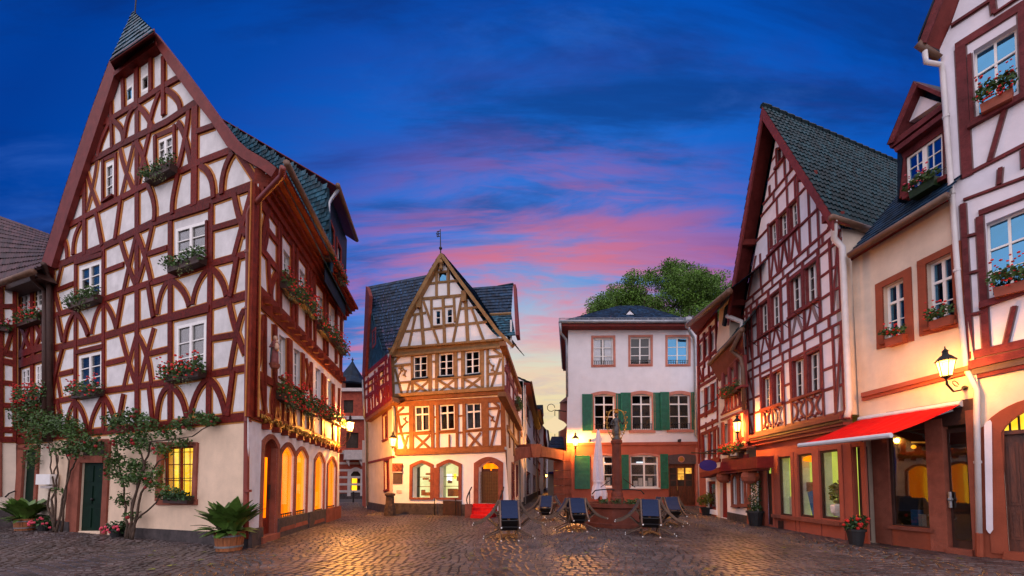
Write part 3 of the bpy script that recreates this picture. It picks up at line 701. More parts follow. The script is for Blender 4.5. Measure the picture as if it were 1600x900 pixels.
obj('slate', mb, 'slate', H1, kind='stuff', attrs=True, label='blue grey slates hung on the dormer cheek')
DB = Fac(0, 0, vpx=689, base=CH.P(511, 293)*Vector((1,1,0)) if False else Vector((CH.P(511,293).x, CH.P(511,293).y, 0)))
vt, vb = CH.P(511,293).z, CH.P(517,424).z - 0.3
fE = max(DB.uv(541,430)[0], 2.0)
for q in ([(504.5+10,345),(521,362),(521,398),(514.5,385)], [(526.5,377),(532,390),(532,424),(526.5,414)]):
    DB.window(H1, q, cols=1, rows=2, back=0.08, fw=0.08, casing='timber_flank', cw=0.12)
DB.wall(H1, 'slate_dark', [(0, vb), (fE, vb), (fE, vt), (0, vt)], uv=True, name='dormer_front'); DB.holes = []
mb = MB(); q0, q1 = DB.W(-0.06, vt+0.05, 0.32), DB.W(fE+0.15, vt+0.05, 0.32)
bk = CH.P(343,187) + Vector((0,0,0.05)); mb.prism([q0, q1, bk + B_.D*(fE+0.3), bk - B_.D*0.05], Vector((0,0,0.04))); obj('dormer_roof', mb, 'soffit', H1)
mb = MB(); mb.tube([q0+Vector((0,0,.06))+DB.N*.06, q1+Vector((0,0,.06))+DB.N*.06], 0.085, 8); gt = obj('gutter', mb, 'gutter_brown', H1, smooth=True)
mb = MB(); mb.tube([q0+Vector((0,0,.0))+DB.N*.05+DB.D*.15, DB.W(0.1, vt-0.35, 0.12), DB.W(0.05, vt-0.55, 0.07), DB.W(0.05, vb+1.0, 0.07)], 0.055, 7); obj('downpipe', mb, 'zinc', H1, smooth=True)
# ground floor: door and four lit arched windows
B_.holes = []
arches = []
for k, (xl, xr, yb, yt) in enumerate(((410,431,838,685),(438,458.5,821,697),(461.5,478,815,703),(491,505,811,711),(511.5,524,804,717))):
    pts = arch_uv(B_, xl, xr, yb, yt, rise=0.26); B_.holes.append(pts); arches.append(pts)
B_.wall(H1, 'plaster', [(388,655),(530,705),(530,809),(388,856)], depth=0.42)
B_.holes = []
for k, pts in enumerate(arches):
    ring(B_, H1, pts, 0.13, 0.035, 'sandstone', 'arch_surround')
    a, b = pts[0][0], pts[-1][0]; v0 = pts[0][1]; vt_ = max(p[1] for p in pts)
    if k == 0:
        lining(B_, H1, pts, -.2, 0, 'sandstone')
        d_ = fill(B_, H1, pts, -0.15, 'timber_flank', 'shop_door')
        fill(B_, d_, [(a+.25, v0+.5), (b-.25, v0+.5), (b-.25, vt_-.5), (a+.25, vt_-.5)], -0.135, 'lit_orange', 'door_pane', 0.02)
        mb = MB(); mb.tube([B_.W(b-.16, v0+1.0, -.10), B_.W(b-.16, v0+1.4, -.10)], .025, 6); obj('handle', mb, 'iron', d_)
    else:
        lining(B_, H1, pts, -.22, -.076, 'lit_orange')  # niche sides glow by themselves, in place of lamplight falling on them
        w = fill(B_, H1, grow(pts, 0.02), -0.22, 'lit_orange', 'lit_window', 0.03)
        for j in (0.30,):
            fill(B_, w, [(a+(b-a)*(j-.17), v0), (a+(b-a)*(j+.17), v0), (a+(b-a)*(j+.17), vt_-.1), (a+(b-a)*(j-.17), vt_-.1)], -0.2, 'lit_amber', 'curtain_strip', 0.02)
        p = MB(); B_.prism(p, pts, -0.075, -0.07, uv=True); obj('pane', p, 'pane_lit', w)
        mb = MB(); n_ = 7
        for j in range(n_):
            u = a+(b-a)*(j+.5)/n_; mb.tube([B_.W(u, v0+.02, -.03), B_.W(u, v0+.34, -.03)], .013, 5); mb.ball(B_.W(u, v0+.36, -.03), .03, 5, 4)
        mb.tube([B_.W(a, v0+.12, -.03), B_.W(b, v0+.12, -.03)], .012, 5); mb.tube([B_.W(a, v0+.28, -.03), B_.W(b, v0+.28, -.03)], .010, 5); obj('window_grille', mb, 'iron', w)
for xs in ((388,409),(432,479),(481,507),(508,531)):
    (a, b) = B_.uv(xs[0], 800)[0], B_.uv(xs[1], 790)[0]; mb = MB(); h = 0.55 if xs[0] > 388 else 0.42
    B_.prism(mb, [(a, -.02), (b, -.02), (b, h), (a, h)], -0.02, 0.06, uv=True); obj('plinth', mb, 'basalt' if xs[0] != 508 else 'sandstone', H1)
mb = MB(); a, b = arches[0][0][0], arches[0][-1][0]; B_.prism(mb, [(a-.13,-.02),(b+.13,-.02),(b+.13,.16),(a-.13,.16)], -0.3, 0.1, uv=True); obj('door_step', mb, 'sandstone', H1)
# unseen rear walls close the volume
mb = MB(); far = B_.W(uE, 0, 0); lf = A.P(79,833)
mb.prism([far-B_.N*0.35, far-B_.N*0.35-A.D*-6, lf+B_.D*6, lf+B_.D*0.4], Vector((0,0,8.5))); obj('rear_block', mb, 'plaster', H1)

# ================================================================== 2. lower wing at the far left
H0 = thing('timbered_wing', 'low red timbered wing with dark tiled roof at the far left edge', 'house', A.P(40, 830))
T0 = lambda pts, w=0.22, th=0.05: A.timber(H0, 'timber_red', pts, w, th, line=0.05)
A.holes = []
for q in ([(31,462),(44.5,457),(44.5,489),(31,495)], [(52,452),(68,446),(68,479),(52,484)], [(34,578),(47.6,573),(47.6,610),(34,614)], [(56.5,570.5),(69,566),(69,604),(56.5,608)]):
    A.window(H0, q, back=0.0, fw=0.10, mull=0.08, bar=0.03, curtain='curtain')
A.wall(H0, 'plaster', [(25,690),(25,430),(52,421),(79,412),(79,685)])
for pts, w in (([(25,437),(79,418)],.4), ([(25,447),(72,432)],.3), ([(25,504),(79,487)],.24), ([(25,556),(79,538)],.26), ([(25,571),(79,554)],.3), ([(25,632),(79,622)],.22), ([(25,676),(79,669)],.24), ([(25,689),(79,684)],.24),
               ([(27,440),(27,690)],.3), ([(49,440),(49,690)],.24), ([(73,430),(73,685)],.3), ([(30,505),(48,552)],.18), ([(48,500),(30,556)],.18), ([(51,500),(72,542)],.18), ([(72,492),(52,550)],.18), ([(30,634),(47,676)],.18), ([(48,630),(30,678)],.18), ([(52,630),(72,670)],.18), ([(72,624),(52,674)],.18), ([(36,556),(37,572)],.2), ([(52,551),(53,566)],.2)):
    T0(pts, w)
A.holes = []; dh = rect_uv(A, 36, 703, 56, 800); A.holes.append(dh)
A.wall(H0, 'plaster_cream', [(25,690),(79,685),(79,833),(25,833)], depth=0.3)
fill(A, H0, dh, -0.07, 'green_door', 'door')
for r_ in ((25,700,36,822),(56,700,60,822),(25,695,60,703)):
    mb = MB(); A.prism(mb, rect_uv(A, *r_), -.02, .05, uv=True); obj('stone_block', mb, 'sandstone', H0)
mb = MB(); A.prism(mb, [(25,800),(79,806),(79,832),(25,830)], -.02, .06); obj('plinth', mb, 'basalt', H0)
A.flush(H0, 'ochre_line')
C0 = Fac(0, 0, vpx=1600, base=A.P(25, 800)*Vector((1,1,0)))                 # return wall coming towards us
C0.D = -C0.D
TC = lambda pts, w=0.22, th=0.05: C0.timber(H0, 'timber_red', pts, (0.085 if abs(pts[0][0]-pts[1][0]) < 15 else w*0.75), th, line=0.025)
C0.wall(H0, 'plaster', [(25,688),(25,430),(-60,455),(-60,686)])
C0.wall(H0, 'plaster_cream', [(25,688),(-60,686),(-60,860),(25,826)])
for pts, w in (([(25,437),(-60,452)],.4), ([(25,555),(-60,535)],.3), ([(25,568),(-60,552)],.3), ([(25,600),(-60,590)],.22), ([(25,634),(-60,630)],.22), ([(25,672),(-60,670)],.26), ([(25,687),(-60,686)],.26), ([(23,440),(23,688)],.3), ([(2,440),(2,688)],.26), ([(25,478),(-60,480)],.2), ([(25,512),(-60,505)],.24), ([(20,512),(8,552)],.2), ([(-8,505),(4,545)],.2)):
    TC(pts, w)
C0.flush(H0, 'ochre_line')
mb = MB(); C0.prism(mb, [(25,795),(-60,800),(-60,866),(25,829)], -.02, .06); obj('plinth', mb, 'basalt', H0)
mb = MB(); C0.prism(mb, [(-4,690),(2.5,691),(2.5,776),(-4,776)], -.02, .06); obj('window_surround', mb, 'sandstone', H0)
mb = MB(); roof_courses(mb, A.P(-60,462,0.6), A.P(66,419,0.6), A.P(84,368,-4), A.P(-60,316,-4), 13, 34, 0.05, wavy=0.05); obj('roof_tiles', mb, 'tile_purple', H0, kind='stuff', attrs=True)
mb = MB(); mb.tube([A.P(-60,464,0.75), A.P(52,424,0.75)], 0.09, 8); obj('gutter', mb, 'gutter_brown', H0, smooth=True)
mb = MB(); A.prism(mb, [(-60,466),(54,425),(60,434),(-60,478)], 0.05, 0.5); obj('eaves_board', mb, 'dark_wood', H0)
mb = MB(); mb.tube([A.P(50,424,.7), A.P(51,436,.5), A.P(68,452,.14), A.P(70,460,.14), A.P(70,690,.14)], 0.07, 8); obj('downpipe', mb, 'dark_wood', H0, smooth=True)
mb = MB(); mb.prism([A.P(25,690,-.4), A.P(79,690,-.4), A.P(79,690,-5), A.P(25,690,-5)], Vector((0,0,4))); obj('rear_block', mb, 'plaster', H0)
mb = MB(); mb.tube([C0.P(8,777,.12), C0.P(14,771,.12), C0.P(24,767,.12)], .025, 6); obj('handrail', mb, 'iron', H0)
e = thing('meter_box', 'white wall mounted utility box beside the green door', 'box', A.P(70, 757, .1))
mb = MB(); A.prism(mb, rect_uv(A, 60, 741, 82, 757, .18), .05, .24, uv=True); obj('cabinet', mb, 'white_paint', e)
mb = MB(); A.prism(mb, rect_uv(A, 63, 759, 81, 763, .18), .05, .18, uv=True); obj('cover', mb, 'stone_pale', e)

# ================================================================== 3. middle gable house (ochre timbers)
M = Fac(700, 805, vpx=-1000)
ML = Fac(612, 802.4, vpx=380)                       # left flank
MR = Fac(795, 807.6, vpx=860)                       # right flank, along the lane
HM = thing('gable_house', 'narrow house with ochre timber gable and weathervane in the middle', 'house', M.P(700, 805))
def TM(pts, w=0.17, th=0.045, m=None):
    y = sum(p[1] for p in pts)/len(pts); return M.timber(HM, m or ('timber_ochre' if y < 618 else 'timber_rust'), pts, w*.86, th*.8)
cw2 = dict(fw=0.07, mull=0.08, bar=0.035, back=0.02, pane='pane_dark')
for q, kw in (([(646,557),(668,555),(668,590),(646,592)], {}), ([(686,553),(708.5,551),(708.5,587),(686,588.5)], {}), ([(726.5,549.5),(749.7,547),(749.7,583.5),(727,586)], {})):
    M.window(HM, q, rows=3, sill='slate_dark', casing='timber_ochre', cw=0.09, **cw2)
for q, cu in (([(648,635),(671,634),(671.5,673),(649,675)], 'curtain_white'), ([(687,633),(710.5,631),(711,671),(688,673)], None), ([(728,630.5),(752,629),(752.5,669.5),(729,672)], 'curtain_white')):
    M.window(HM, q, rows=2, transom=0.33, sill='timber_rust', casing='timber_rust', cw=0.09, curtain=cu, **cw2)
for q in ([(679.5,484),(690,483),(690,508.5),(679.5,509.5)], [(697,481.5),(708.5,480.5),(708.5,506),(697,507)]):
    M.window(HM, q, cols=1, rows=2, fw=0.09, bar=0.03, back=0.0, pane='pane_sky_tint', sill='timber_ochre')
M.window(HM, [(685,426),(698,425),(698,439),(685,440)], cols=1, rows=1, fw=0.04, back=0.02, fmat='timber_ochre', pane='pane_sky_tint')
gab = [(612,551),(622,538),(637,502),(655,466),(672,433),(689,405),(707,433),(728,463),(757,504),(770,520),(786,533)]
M.wall(HM, 'plaster_m', [(613,708)] + gab + [(789,701)])
for pts, w in (([(607,551),(789,535)],.34), ([(632,518),(695,511)],.14), ([(680,511),(761,502.5)],.14), ([(643,492),(665,488.5)],.14), ([(720,482),(747,480)],.14), ([(658,467),(725,461)],.17),
               ([(668,443.5),(684,441.5)],.13), ([(700,439.5),(717,438)],.13), ([(684,425),(699,424)],.12), ([(683,441),(701,440)],.12), ([(677,482),(692,481)],.1), ([(694,479),(709,478)],.1),
               ([(608,620),(793,607)],.30), ([(616,632),(789,624)],.3), ([(642,596),(672,592.5)],.12), ([(683,593),(714,590)],.12), ([(722,590),(753,587)],.12), ([(676,565),(682,565)],.1), ([(676,592.5),(682,592)],.1), ([(714,561.5),(721,561)],.1), ([(714,589.5),(721,589)],.1),
               ([(616,572),(641,569)],.14), ([(616,598.5),(641,596.5)],.14), ([(763,557.5),(784,556)],.14), ([(763,584.5),(785,582.5)],.14),
               ([(617,706),(788,700.5)],.36), ([(647,678.5),(673,677)],.14), ([(687,676),(712,674.5)],.14), ([(726,674),(754,672)],.14), ([(716,650),(723,649.5)],.1), ([(716,676),(723,675.5)],.1), ([(676,652),(683,651.5)],.1), ([(676,678),(683,677.5)],.1),
               ([(621,648),(639,646.5)],.14), ([(621,678),(639,676.5)],.14), ([(762,638.5),(781,637.5)],.14), ([(763,670.5),(785,669)],.14)):
    TM(pts, w)
for x0,y0,x1,y1,w in ((682,417,682,465,.16),(700.5,413,700.8,463,.16),(688.5,404,688.5,424,.08),(656.5,468,662,541,.2),(727,459,731,535,.2),(674,467,674.5,512,.14),(709,463,711,503,.14),(692.3,466,695,539,.18),
                      (612,554,613,618,.32),(788,540,789,607,.34),(643.5,556,644,617,.17),(672,553,672,615,.24),(682,552,682,614,.2),(712,549,712.5,610,.2),(722.6,548,723,609,.2),(753.5,546,753.5,608,.2),(761.5,545,762,607,.15),
                      (618,630,618.5,703,.24),(786.5,624,787.5,698,.34),(642.5,632,643,703,.32),(675.5,631,676,701,.2),(683.5,630,684,700,.2),(714,629,714.5,700,.18),(725,628,725.5,699,.2),(758,627,759,698,.4),(702,679,702,700,.09)):
    TM([(x0,y0),(x1,y1)], w, 0.05)
for s in ("661.7,470.6 685.6,538|721.7,463.5 707.5,537|649,493 639,541|737,482 756,532|645.6,597.5 669,613.5|669,596 647,614|684.5,594 711,610|711,592 687,612|725,592 752,607|751,590 727,609|617,576 628.5,618|640,598 635,618|624,557 616,567|782,560 767,607|771,546 783,554|"
          "648,680 672,701|672,680 650,702|731.5,677 752,698|751,676 734,698|622,650 627,676 636,705|637,680 631,703|631,636 621,645|780.5,640 767,699|769,626 780,635.5").split('|'):
    TM([tuple(float(c) for c in p.split(',')) for p in s.split()], 0.14, 0.04)
def curl(f, root, m, pts, w=0.07, n=0.03):                      # wavy carved brace with little buds
    u = [Vector(f.uv(x, y)) for x, y in pts]; mb = MB(); path = []
    for k in range(13):
        t = k/12; i = min(len(u)-2, int(t*(len(u)-1))); q = u[i].lerp(u[i+1], t*(len(u)-1)-i)
        path.append(f.W(q.x + 0.05*math.sin(t*9), q.y, n))
    mb.tube(path, w*0.6, 5)
    for k in (2, 6, 10): mb.ball(path[k]+f.D*0.07*(1 if k != 6 else -1), 0.055, 6, 4)
    return obj('carved_brace', mb, m, root)
for pts, m in (([(628,573),(626,580),(624,590)],'timber_ochre'), ([(630,573),(632,580),(635,589)],'timber_ochre'), ([(765,563),(768,572),(774,581)],'timber_ochre'), ([(635,652),(634,660),(629,669)],'timber_rust'), ([(764,645),(767,652),(774,659)],'timber_rust')):
    curl(M, HM, m, pts)
# projecting mouldings of the two jetties and the gable
for (a, b, n1, hgt, m) in (((606,545),(790,529.5),.16,.10,'timber_ochre'), ((606,557),(790,541),.12,.10,'timber_ochre'), ((606,618.5),(795,606),.26,.16,'timber_ochre'), ((606,625),(794,612.5),.18,.16,'timber_rust'), ((617,710),(789,704),.14,.10,'timber_rust')):
    M.timber(HM, m, [a, b], hgt, n1, name='moulding')
for c in ((656.5,475),(727,465)):
    u, v = M.uv(*c); mb = MB(); M.prism(mb, [(u-.12,v-.26),(u+.12,v-.26),(u+.15,v+.28),(u-.15,v+.28)], 0, .2, uv=True); obj('corbel', mb, 'timber_ochre', HM)
# verge boards
vl = [(607,553),(613.5,541),(624,514),(633,491),(651,458.5),(665,433),(685.6,398),(689,395)]; vli = [(611,555),(618,543),(628,516),(637,494),(655,462),(669,437),(688,404),(690,402)]
vr = [(689,395),(693,398),(715.5,430),(733,453.5),(763.5,494.5),(777,513),(801,537)]; vri = [(690,402),(691,404),(712,434),(729,457),(759.5,498),(774,518),(798,541)]
for o_, i_ in ((vl, vli), (vr, vri)):
    for k in range(len(o_)-1):
        mb = MB(); M.prism(mb, [o_[k], o_[k+1], i_[k+1], i_[k]], 0.0, 0.3+0.002*k); obj('verge_board', mb, 'timber_ochre', HM)
mb = MB(); mb.tube([M.P(689,405,.22), M.P(689,418,.2)], .07, 6); mb.ball(M.P(689,410,.22), .14, 7, 5); mb.ball(M.P(689,419,.2), .11, 7, 5); obj('carved_drop', mb, 'timber_ochre', HM)
# cross gable roof, slate
mb = MB()
for pr, fl in ((vl, 0), (vr, 1)):
    P_ = [M.P(x, y, 0.28) for x, y in pr]
    for k in range(len(P_)-1):
        a, b = (P_[k], P_[k+1]) if not fl else (P_[k+1], P_[k])
        if (b-a).length < .15: continue
        bk = -M.N*(6.0 if min(pr[k][1], pr[k+1][1]) < 470 else 0.25)
        roof_courses(mb, a, a+bk, b+bk, b, max(2, int((b-a).length/.3)), 18, .03)
obj('roof_slope', mb, 'slate_dark', HM, kind='stuff', attrs=True)
# wing roof parallel to the front
RL = ML.P(573, 448, 0.25); dM = -M.D if M.D.x < 0 else M.D
t_ = (ray(803,444).x/ray(803,444).y); 
rr = (RL.y*t_-RL.x)/(dM.x - dM.y*t_); RR = RL + dM*rr
EL = ML.P(600, 553, 0.2); EL2 = M.P(606, 552, 0.3); ER = EL2 + dM*(M.P(806,538)-M.P(606,552)).length
mb = MB(); roof_courses(mb, ML.P(598.5,552,0.25), EL2+dM*0.25, RL+dM*5.2, RL, 22, 26, .04); obj('roof_slope', mb, 'slate_dark', HM, kind='stuff', attrs=True)
RR, RRL = M.P(802,444.5,-4.5), M.P(715,451,-4.5); sR, sRL = M.P(799,491,-2.2), M.P(742,494,-2.2); ER, ERL = M.P(805.5,524,-.4), M.P(762,527,-.4)
mb = MB(); roof_courses(mb, sRL, sR, RR, RRL, 10, 24, .04); obj('roof_slope', mb, 'slate_dark', HM, kind='stuff', attrs=True)
mb = MB(); roof_courses(mb, ERL, ER, sR, sRL, 9, 14, .04); obj('roof_slope', mb, 'slate', HM, kind='stuff', attrs=True, label='paler blue slates of the lower roof')
mb = MB(); mb.tube([sRL-M.N*-.05, sR-M.N*-.05], .09, 6); obj('eaves_board', mb, 'timber_ochre', HM)
mb = MB(); mb.prism([RR, RR+dM*.14, ER+dM*.16, ER], -M.N*.3+Vector((0,0,-.15))); obj('barge_board', mb, 'soffit', HM)
mb = MB(); mb.tube([RR, RR-dM*1.0], .10, 6); obj('ridge_cap', mb, 'slate_dark', HM)
mb = MB(); mb.prism([M.P(797,545,-.6), M.P(797,545,-6), M.P(797,500,-6), M.P(797,500,-.6)], dM*.1); obj('rear_gable', mb, 'plaster', HM)
# weathervane
wv = thing('weathervane', 'iron weathervane with small flag on the middle gable peak', 'weathervane', M.P(688.5, 397, .1))
mb = MB(); mb.tube([M.P(688.5,398,.1), M.P(688,358,.1)], .035, 6, .02); mb.ball(M.P(688.4,388,.1), .09, 7, 5); obj('mast', mb, 'iron', wv)
mb = MB()
for a, b in (((683,362),(687.5,361)),((683,370),(687.5,369)),((683,362),(683,370)),((683,366),(688,365)),((685,361),(685,370)),((681.5,365),(683,366))): mb.tube([M.P(*a,.1), M.P(*b,.1)], .022, 5)
obj('flag', mb, 'iron', wv)

# ground floor front
M.holes = []
sa = [arch_uv(M, 645, 673, 777.5, 724, rise=.2, point=.5), arch_uv(M, 687, 717, 777.5, 723, rise=.2, point=.5), arch_uv(M, 748, 779, 787, 721.5, rise=.26)]
M.holes = list(sa)
M.wall(HM, 'plaster_m', [(613,708),(789,701),(797,808),(614,803)], depth=0.4); M.holes = []
for k, pts in enumerate(sa):
    ring(M, HM, pts, .17 if k < 2 else .24, .06, 'sandstone', 'arch_surround', gb=0.1 if k < 2 else 0)
a, b = M.uv(673,760)[0], M.uv(687,760)[0]; v0, v1 = M.uv(680,779)[1], M.uv(680,731)[1]
mb = MB(); M.prism(mb, [(a,v0),(b,v0),(b,v1),(a,v1)], -.02, .052, uv=True); obj('stone_block', mb, 'sandstone', HM)
for k, pts in enumerate(sa[:2]):
    us = [p[0] for p in pts]; vs = [p[1] for p in pts]; u0, u1, v0, v1 = min(us), max(us), min(vs), max(vs)
    w = fill(M, HM, grow(pts, .1), -.85, 'lit_white', 'display_window')
    mb = MB(); M.prism(mb, grow(pts,.02), -.07, -.063, uv=True); obj('pane', mb, 'pane_lit', w)
    mb = MB(); 
    for (du, dv, sx, sz) in (((.15,.08,.22,.2),(.5,.05,.3,.18),(.75,.1,.2,.3),(.3,.55,.25,.12),(.62,.62,.3,.1),(.45,.8,.3,.1)) if k == 0 else ((.2,.1,.3,.35),(.6,.1,.5,.4),(.3,.6,.16,.2),(.75,.5,.2,.15))):
        c = M.W(u0+(u1-u0)*du, v0+(v1-v0)*dv*0.8+.1, -.6); mb.box(c, (sx, .12, sz))
    obj('display_goods', mb, 'shop_wood', w)
    for j in range(2):
        mb = MB(); M.prism(mb, [(u0, v0+.55+.5*j),(u1, v0+.55+.5*j),(u1, v0+.58+.5*j),(u0, v0+.58+.5*j)], -.72, -.45, uv=True); obj('shelf', mb, 'shop_wood', w)
    if k == 1:
        fill(M, w, [(u0+.62*(u1-u0), v0+.85),(u0+.9*(u1-u0), v0+.85),(u0+.9*(u1-u0), v0+1.2),(u0+.62*(u1-u0), v0+1.2)], -.55, 'lit_screen', 'screen')
        fill(M, w, [(u0+.38*(u1-u0), v0+.95),(u0+.5*(u1-u0), v0+.95),(u0+.5*(u1-u0), v0+1.2),(u0+.38*(u1-u0), v0+1.2)], -.5, 'lit_amber', 'lamp_shade')
pts = sa[2]; us = [p[0] for p in pts]; vs = [p[1] for p in pts]; u0, u1, v0, v1 = min(us), max(us), min(vs), max(vs)
dd = fill(M, HM, pts, -.36, 'door_wood', 'door')
fill(M, dd, [(u0+.1, v1-.42),(u1-.1, v1-.42),(u1-.1, v1-.06),(u0+.1, v1-.06)], -.345, 'lit_orange', 'fanlight')
for (b0, b1) in ((.1,.9),(1.0,1.7)):
    for (c0, c1) in ((.1,.46),(.54,.9)): fill(M, dd, [(u0+(u1-u0)*c0, v0+b0),(u0+(u1-u0)*c1, v0+b0),(u0+(u1-u0)*c1, v0+b1),(u0+(u1-u0)*c0, v0+b1)], -.33, 'door_wood', 'door_panel', .03)
mb = MB(); n_ = 22
for k in range(n_):
    v = v0+.05+(v1-v0-.5)*k/n_; mb.box(M.W((u0+u1)/2, v, -.12), ((u1-u0), .015, .022), Matrix.Rotation(math.atan2(M.D.y, M.D.x), 3, 'Z'))
for k in range(12): 
    u = u0+(u1-u0)*k/11; mb.box(M.W(u, v0+(v1-v0-.45)/2, -.12), (.015, .012, (v1-v0-.45)), Matrix.Rotation(math.atan2(M.D.y, M.D.x), 3, 'Z'))
obj('roller_grille', mb, 'grille', HM)
mb = MB(); M.prism(mb, [(614,786),(692,787),(692,805),(614,803)], -.02, .07); obj('plinth', mb, 'basalt', HM)
mb = MB(); M.prism(mb, [(720,788),(738,788.5),(738,807),(720,806.5)], -.02, .07); obj('plinth', mb, 'basalt', HM)
mb = MB(); M.prism(mb, [(692,782),(720,783),(720,806.5),(692,805.5)], -.02, .12); ch = obj('cellar_hatch', mb, 'dark_wood', HM)
for x in (679,712):
    mb = MB(); mb.tube([M.P(x,779,.2), M.P(x,807,.2)], .025, 5); obj('bollard_rail', mb, 'iron', HM)
# red carpeted steps
st = thing('carpeted_steps', 'bright red carpeted steps leading up to the arched shop door', 'steps', M.P(760, 806, .4))
du0, du1 = M.uv(743,800)[0], M.uv(777,800)[0]
hstep = v0/4.0
for k in range(4):
    mb = MB(); M.prism(mb, [(du0-.05*(3-k)*2, .0),(du1+.0, .0),(du1+.0, hstep*(k+1)),(du0-.05*(3-k)*2, hstep*(k+1))], -.05, .34+.3*(3-k), uv=True); obj('step', mb, 'carpet_red', st)
for x0, x1 in ((729,737),(781,787)):
    hr = thing('stair_railing', 'curved iron handrail %s the red carpeted steps' % ('left of' if x0 < 750 else 'right of'), 'railing', M.P(x0, 806, .5))
    mb = MB(); b1 = M.P(x0+3,806,.9); b2 = M.P(x1,800,.1)
    mb.tube([M.P(x0+2,792,.9), M.P(x0,781,.9), M.P(x0+1,776,.9), M.P(x0+5,767,.5), M.P(x1,761,.15)], .03, 6)
    mb.tube([M.P(x0+2,792,.9), Vector((b1.x,b1.y,0))], .03, 6); obj('handrail', mb, 'iron', hr)
    mb = MB(); q = M.P(x1-3,766,.4); mb.tube([q, Vector((q.x,q.y,.6))], .025, 6); obj('post', mb, 'iron', hr)
    mb = MB(); mb.box(Vector((b1.x,b1.y,.31)), (.3,.3,.62)); obj('stone_pier', mb, 'sandstone', hr)
# plaques on the left part of the front
pl = thing('relief_plaque', 'carved red stone relief plaque with grey tablet below by the corner lantern', 'plaque', M.P(622, 756))
fill(M, pl, rect_uv(M, 614.5,724,629.5,737), .09, 'sandstone', 'relief', .1)
for k in range(9):
    c = M.P(616.5+1.4*k, 727+2.2*((k*5) % 4), .09); mb = MB(); mb.ball(c, .09, 6, 4); obj('carving', mb, 'sandstone', pl)
fill(M, pl, rect_uv(M, 613.5,737,630.5,739), .12, 'stone_pale', 'ledge', .12)
fill(M, pl, rect_uv(M, 615,739,629,756), .05, 'transom_grey', 'tablet', .06)
tag(fill(M, None, rect_uv(M, 620,766,628,771), .03, 'stone_pale', 'name_tablet', .04), 'tiny pale stone tablet low on the white wall', 'tablet')

# left flank
TL_ = lambda pts, w=0.16, th=0.05, n=0.3: ML.timber(HM, 'timber_crimson', pts, w, th, n=n)
ML.holes = []
for q in ([(598.5,651),(605,646),(605.5,685),(599,688)], [(601,722),(607,719),(607.5,764),(601.5,766)]):
    ML.window(HM, q, cols=1, rows=2, back=.1, fw=.07, fmat='timber_crimson', casing='timber_rose', cw=.12, sill='timber_rose')
ML.wall(HM, 'plaster_cream', [(612,802.5),(614,625),(569,655),(572,794)]); ML.holes = []
mb = MB(); ML.prism(mb, [(572,722),(614,712),(614,715),(572,725)], -.02, .06); obj('string_course', mb, 'timber_rose', HM)
mb = MB(); ML.prism(mb, [(573,784),(613,791),(613,803.5),(573,795)], -.02, .08); obj('plinth', mb, 'basalt', HM)
for q in ([(577,594),(582.5,589.5),(582.5,618),(577,622)], [(594,576),(599.5,572),(599.5,600),(594,604)]):
    ML.window(HM, q, cols=1, rows=3, n=0.3, back=.06, fw=.08, casing='timber_crimson', cw=.09)
ML.wall(HM, 'plaster_r', [(611,622),(606,553),(567,586),(570,653)], n=0.3)
for pts, w in (([(567,588),(606,555)],.24), ([(568,600),(607,569)],.16), ([(569,622),(609,596)],.18), ([(570,651),(611,621)],.26), ([(568,610),(608,582)],.1),
               ([(568,590),(570,650)],.3), ([(574.5,590),(575,646)],.2), ([(585,580),(585.5,640)],.2), ([(591,574),(592,634)],.2), ([(602,562),(602.5,628)],.2), ([(607.5,556),(610,622)],.3), ([(588,588),(590,628)],.1), ([(585,600),(592,620)],.14), ([(592,598),(586,622)],.14), ([(577,624),(578,646)],.12), ([(581,622),(582,644)],.12), ([(596,608),(601,632)],.14), ([(601,606),(596,634)],.14), ([(606,602),(605,628)],.12)):
    TL_(pts, w)
mb = MB(); ML.prism(mb, [(570,651),(612,620),(615,628),(571,659)], 0.0, .34); obj('jetty_moulding', mb, 'timber_rust', HM)
mb = MB(); gp = [ML.uv(x, y, .3) for x, y in ((567,587),(570,520),(573.5,456),(585,505),(597,548),(605,554))]
vv = min(p[1] for p in gp); r_ = 0
while vv < max(p[1] for p in gp):
    u = min(p[0] for p in gp)
    while u < max(p[0] for p in gp):
        if inpoly((u+.15, vv+.1), gp): mb.tv = random.random(); mb.face([ML.W(u,vv,.35),ML.W(u+.28,vv,.35),ML.W(u+.28,vv+.22,.32),ML.W(u,vv+.22,.32)])
        u += .3
    vv += .18; r_ += 1
mb.tv = None; ML.prism(mb, gp, 0, .3, uv=True)
obj('slate', mb, 'slate', HM, kind='stuff', attrs=True, label='slates hung on the side gable')
mb = MB(); ML.prism(mb, [(565.5,588),(571.5,447),(573.5,450),(577,462),(570,586)], .3, .5); obj('barge_board', mb, 'soffit', HM)
ML.window(HM, [(581.5,517),(587,511),(587.5,538),(582,546)], cols=1, rows=2, n=.34, cut=False, back=-.02, fw=.14, fmat='timber_rose', inside=None, pane='pane_dark')
mb = MB(); mb.tube([M.P(606,553,.45), M.P(609,561,.3), M.P(611,618,.36), M.P(613,632,.2), M.P(616,642,.12), M.P(617,688,.12)], .07, 7); obj('downpipe', mb, 'zinc', HM, smooth=True)
mb = MB(); mb.tube([ML.P(567,594,.42), ML.P(569,650,.42), ML.P(573,660,.1), ML.P(574,790,.1)], .07, 7); obj('downpipe', mb, 'zinc', HM, smooth=True)
ob = thing('stone_bollard', 'weathered stone corner guard against the middle house', 'bollard', ML.P(609, 802, .4))
mb = MB(); c = ML.P(609, 803, .5); mb.lathe([(.30,0),(.26,.5),(.22,.6),(.20,.95),(.27,1.0),(.27,1.08),(.1,1.12)], (c.x,c.y,0), 8); obj('shaft', mb, 'bark', ob)
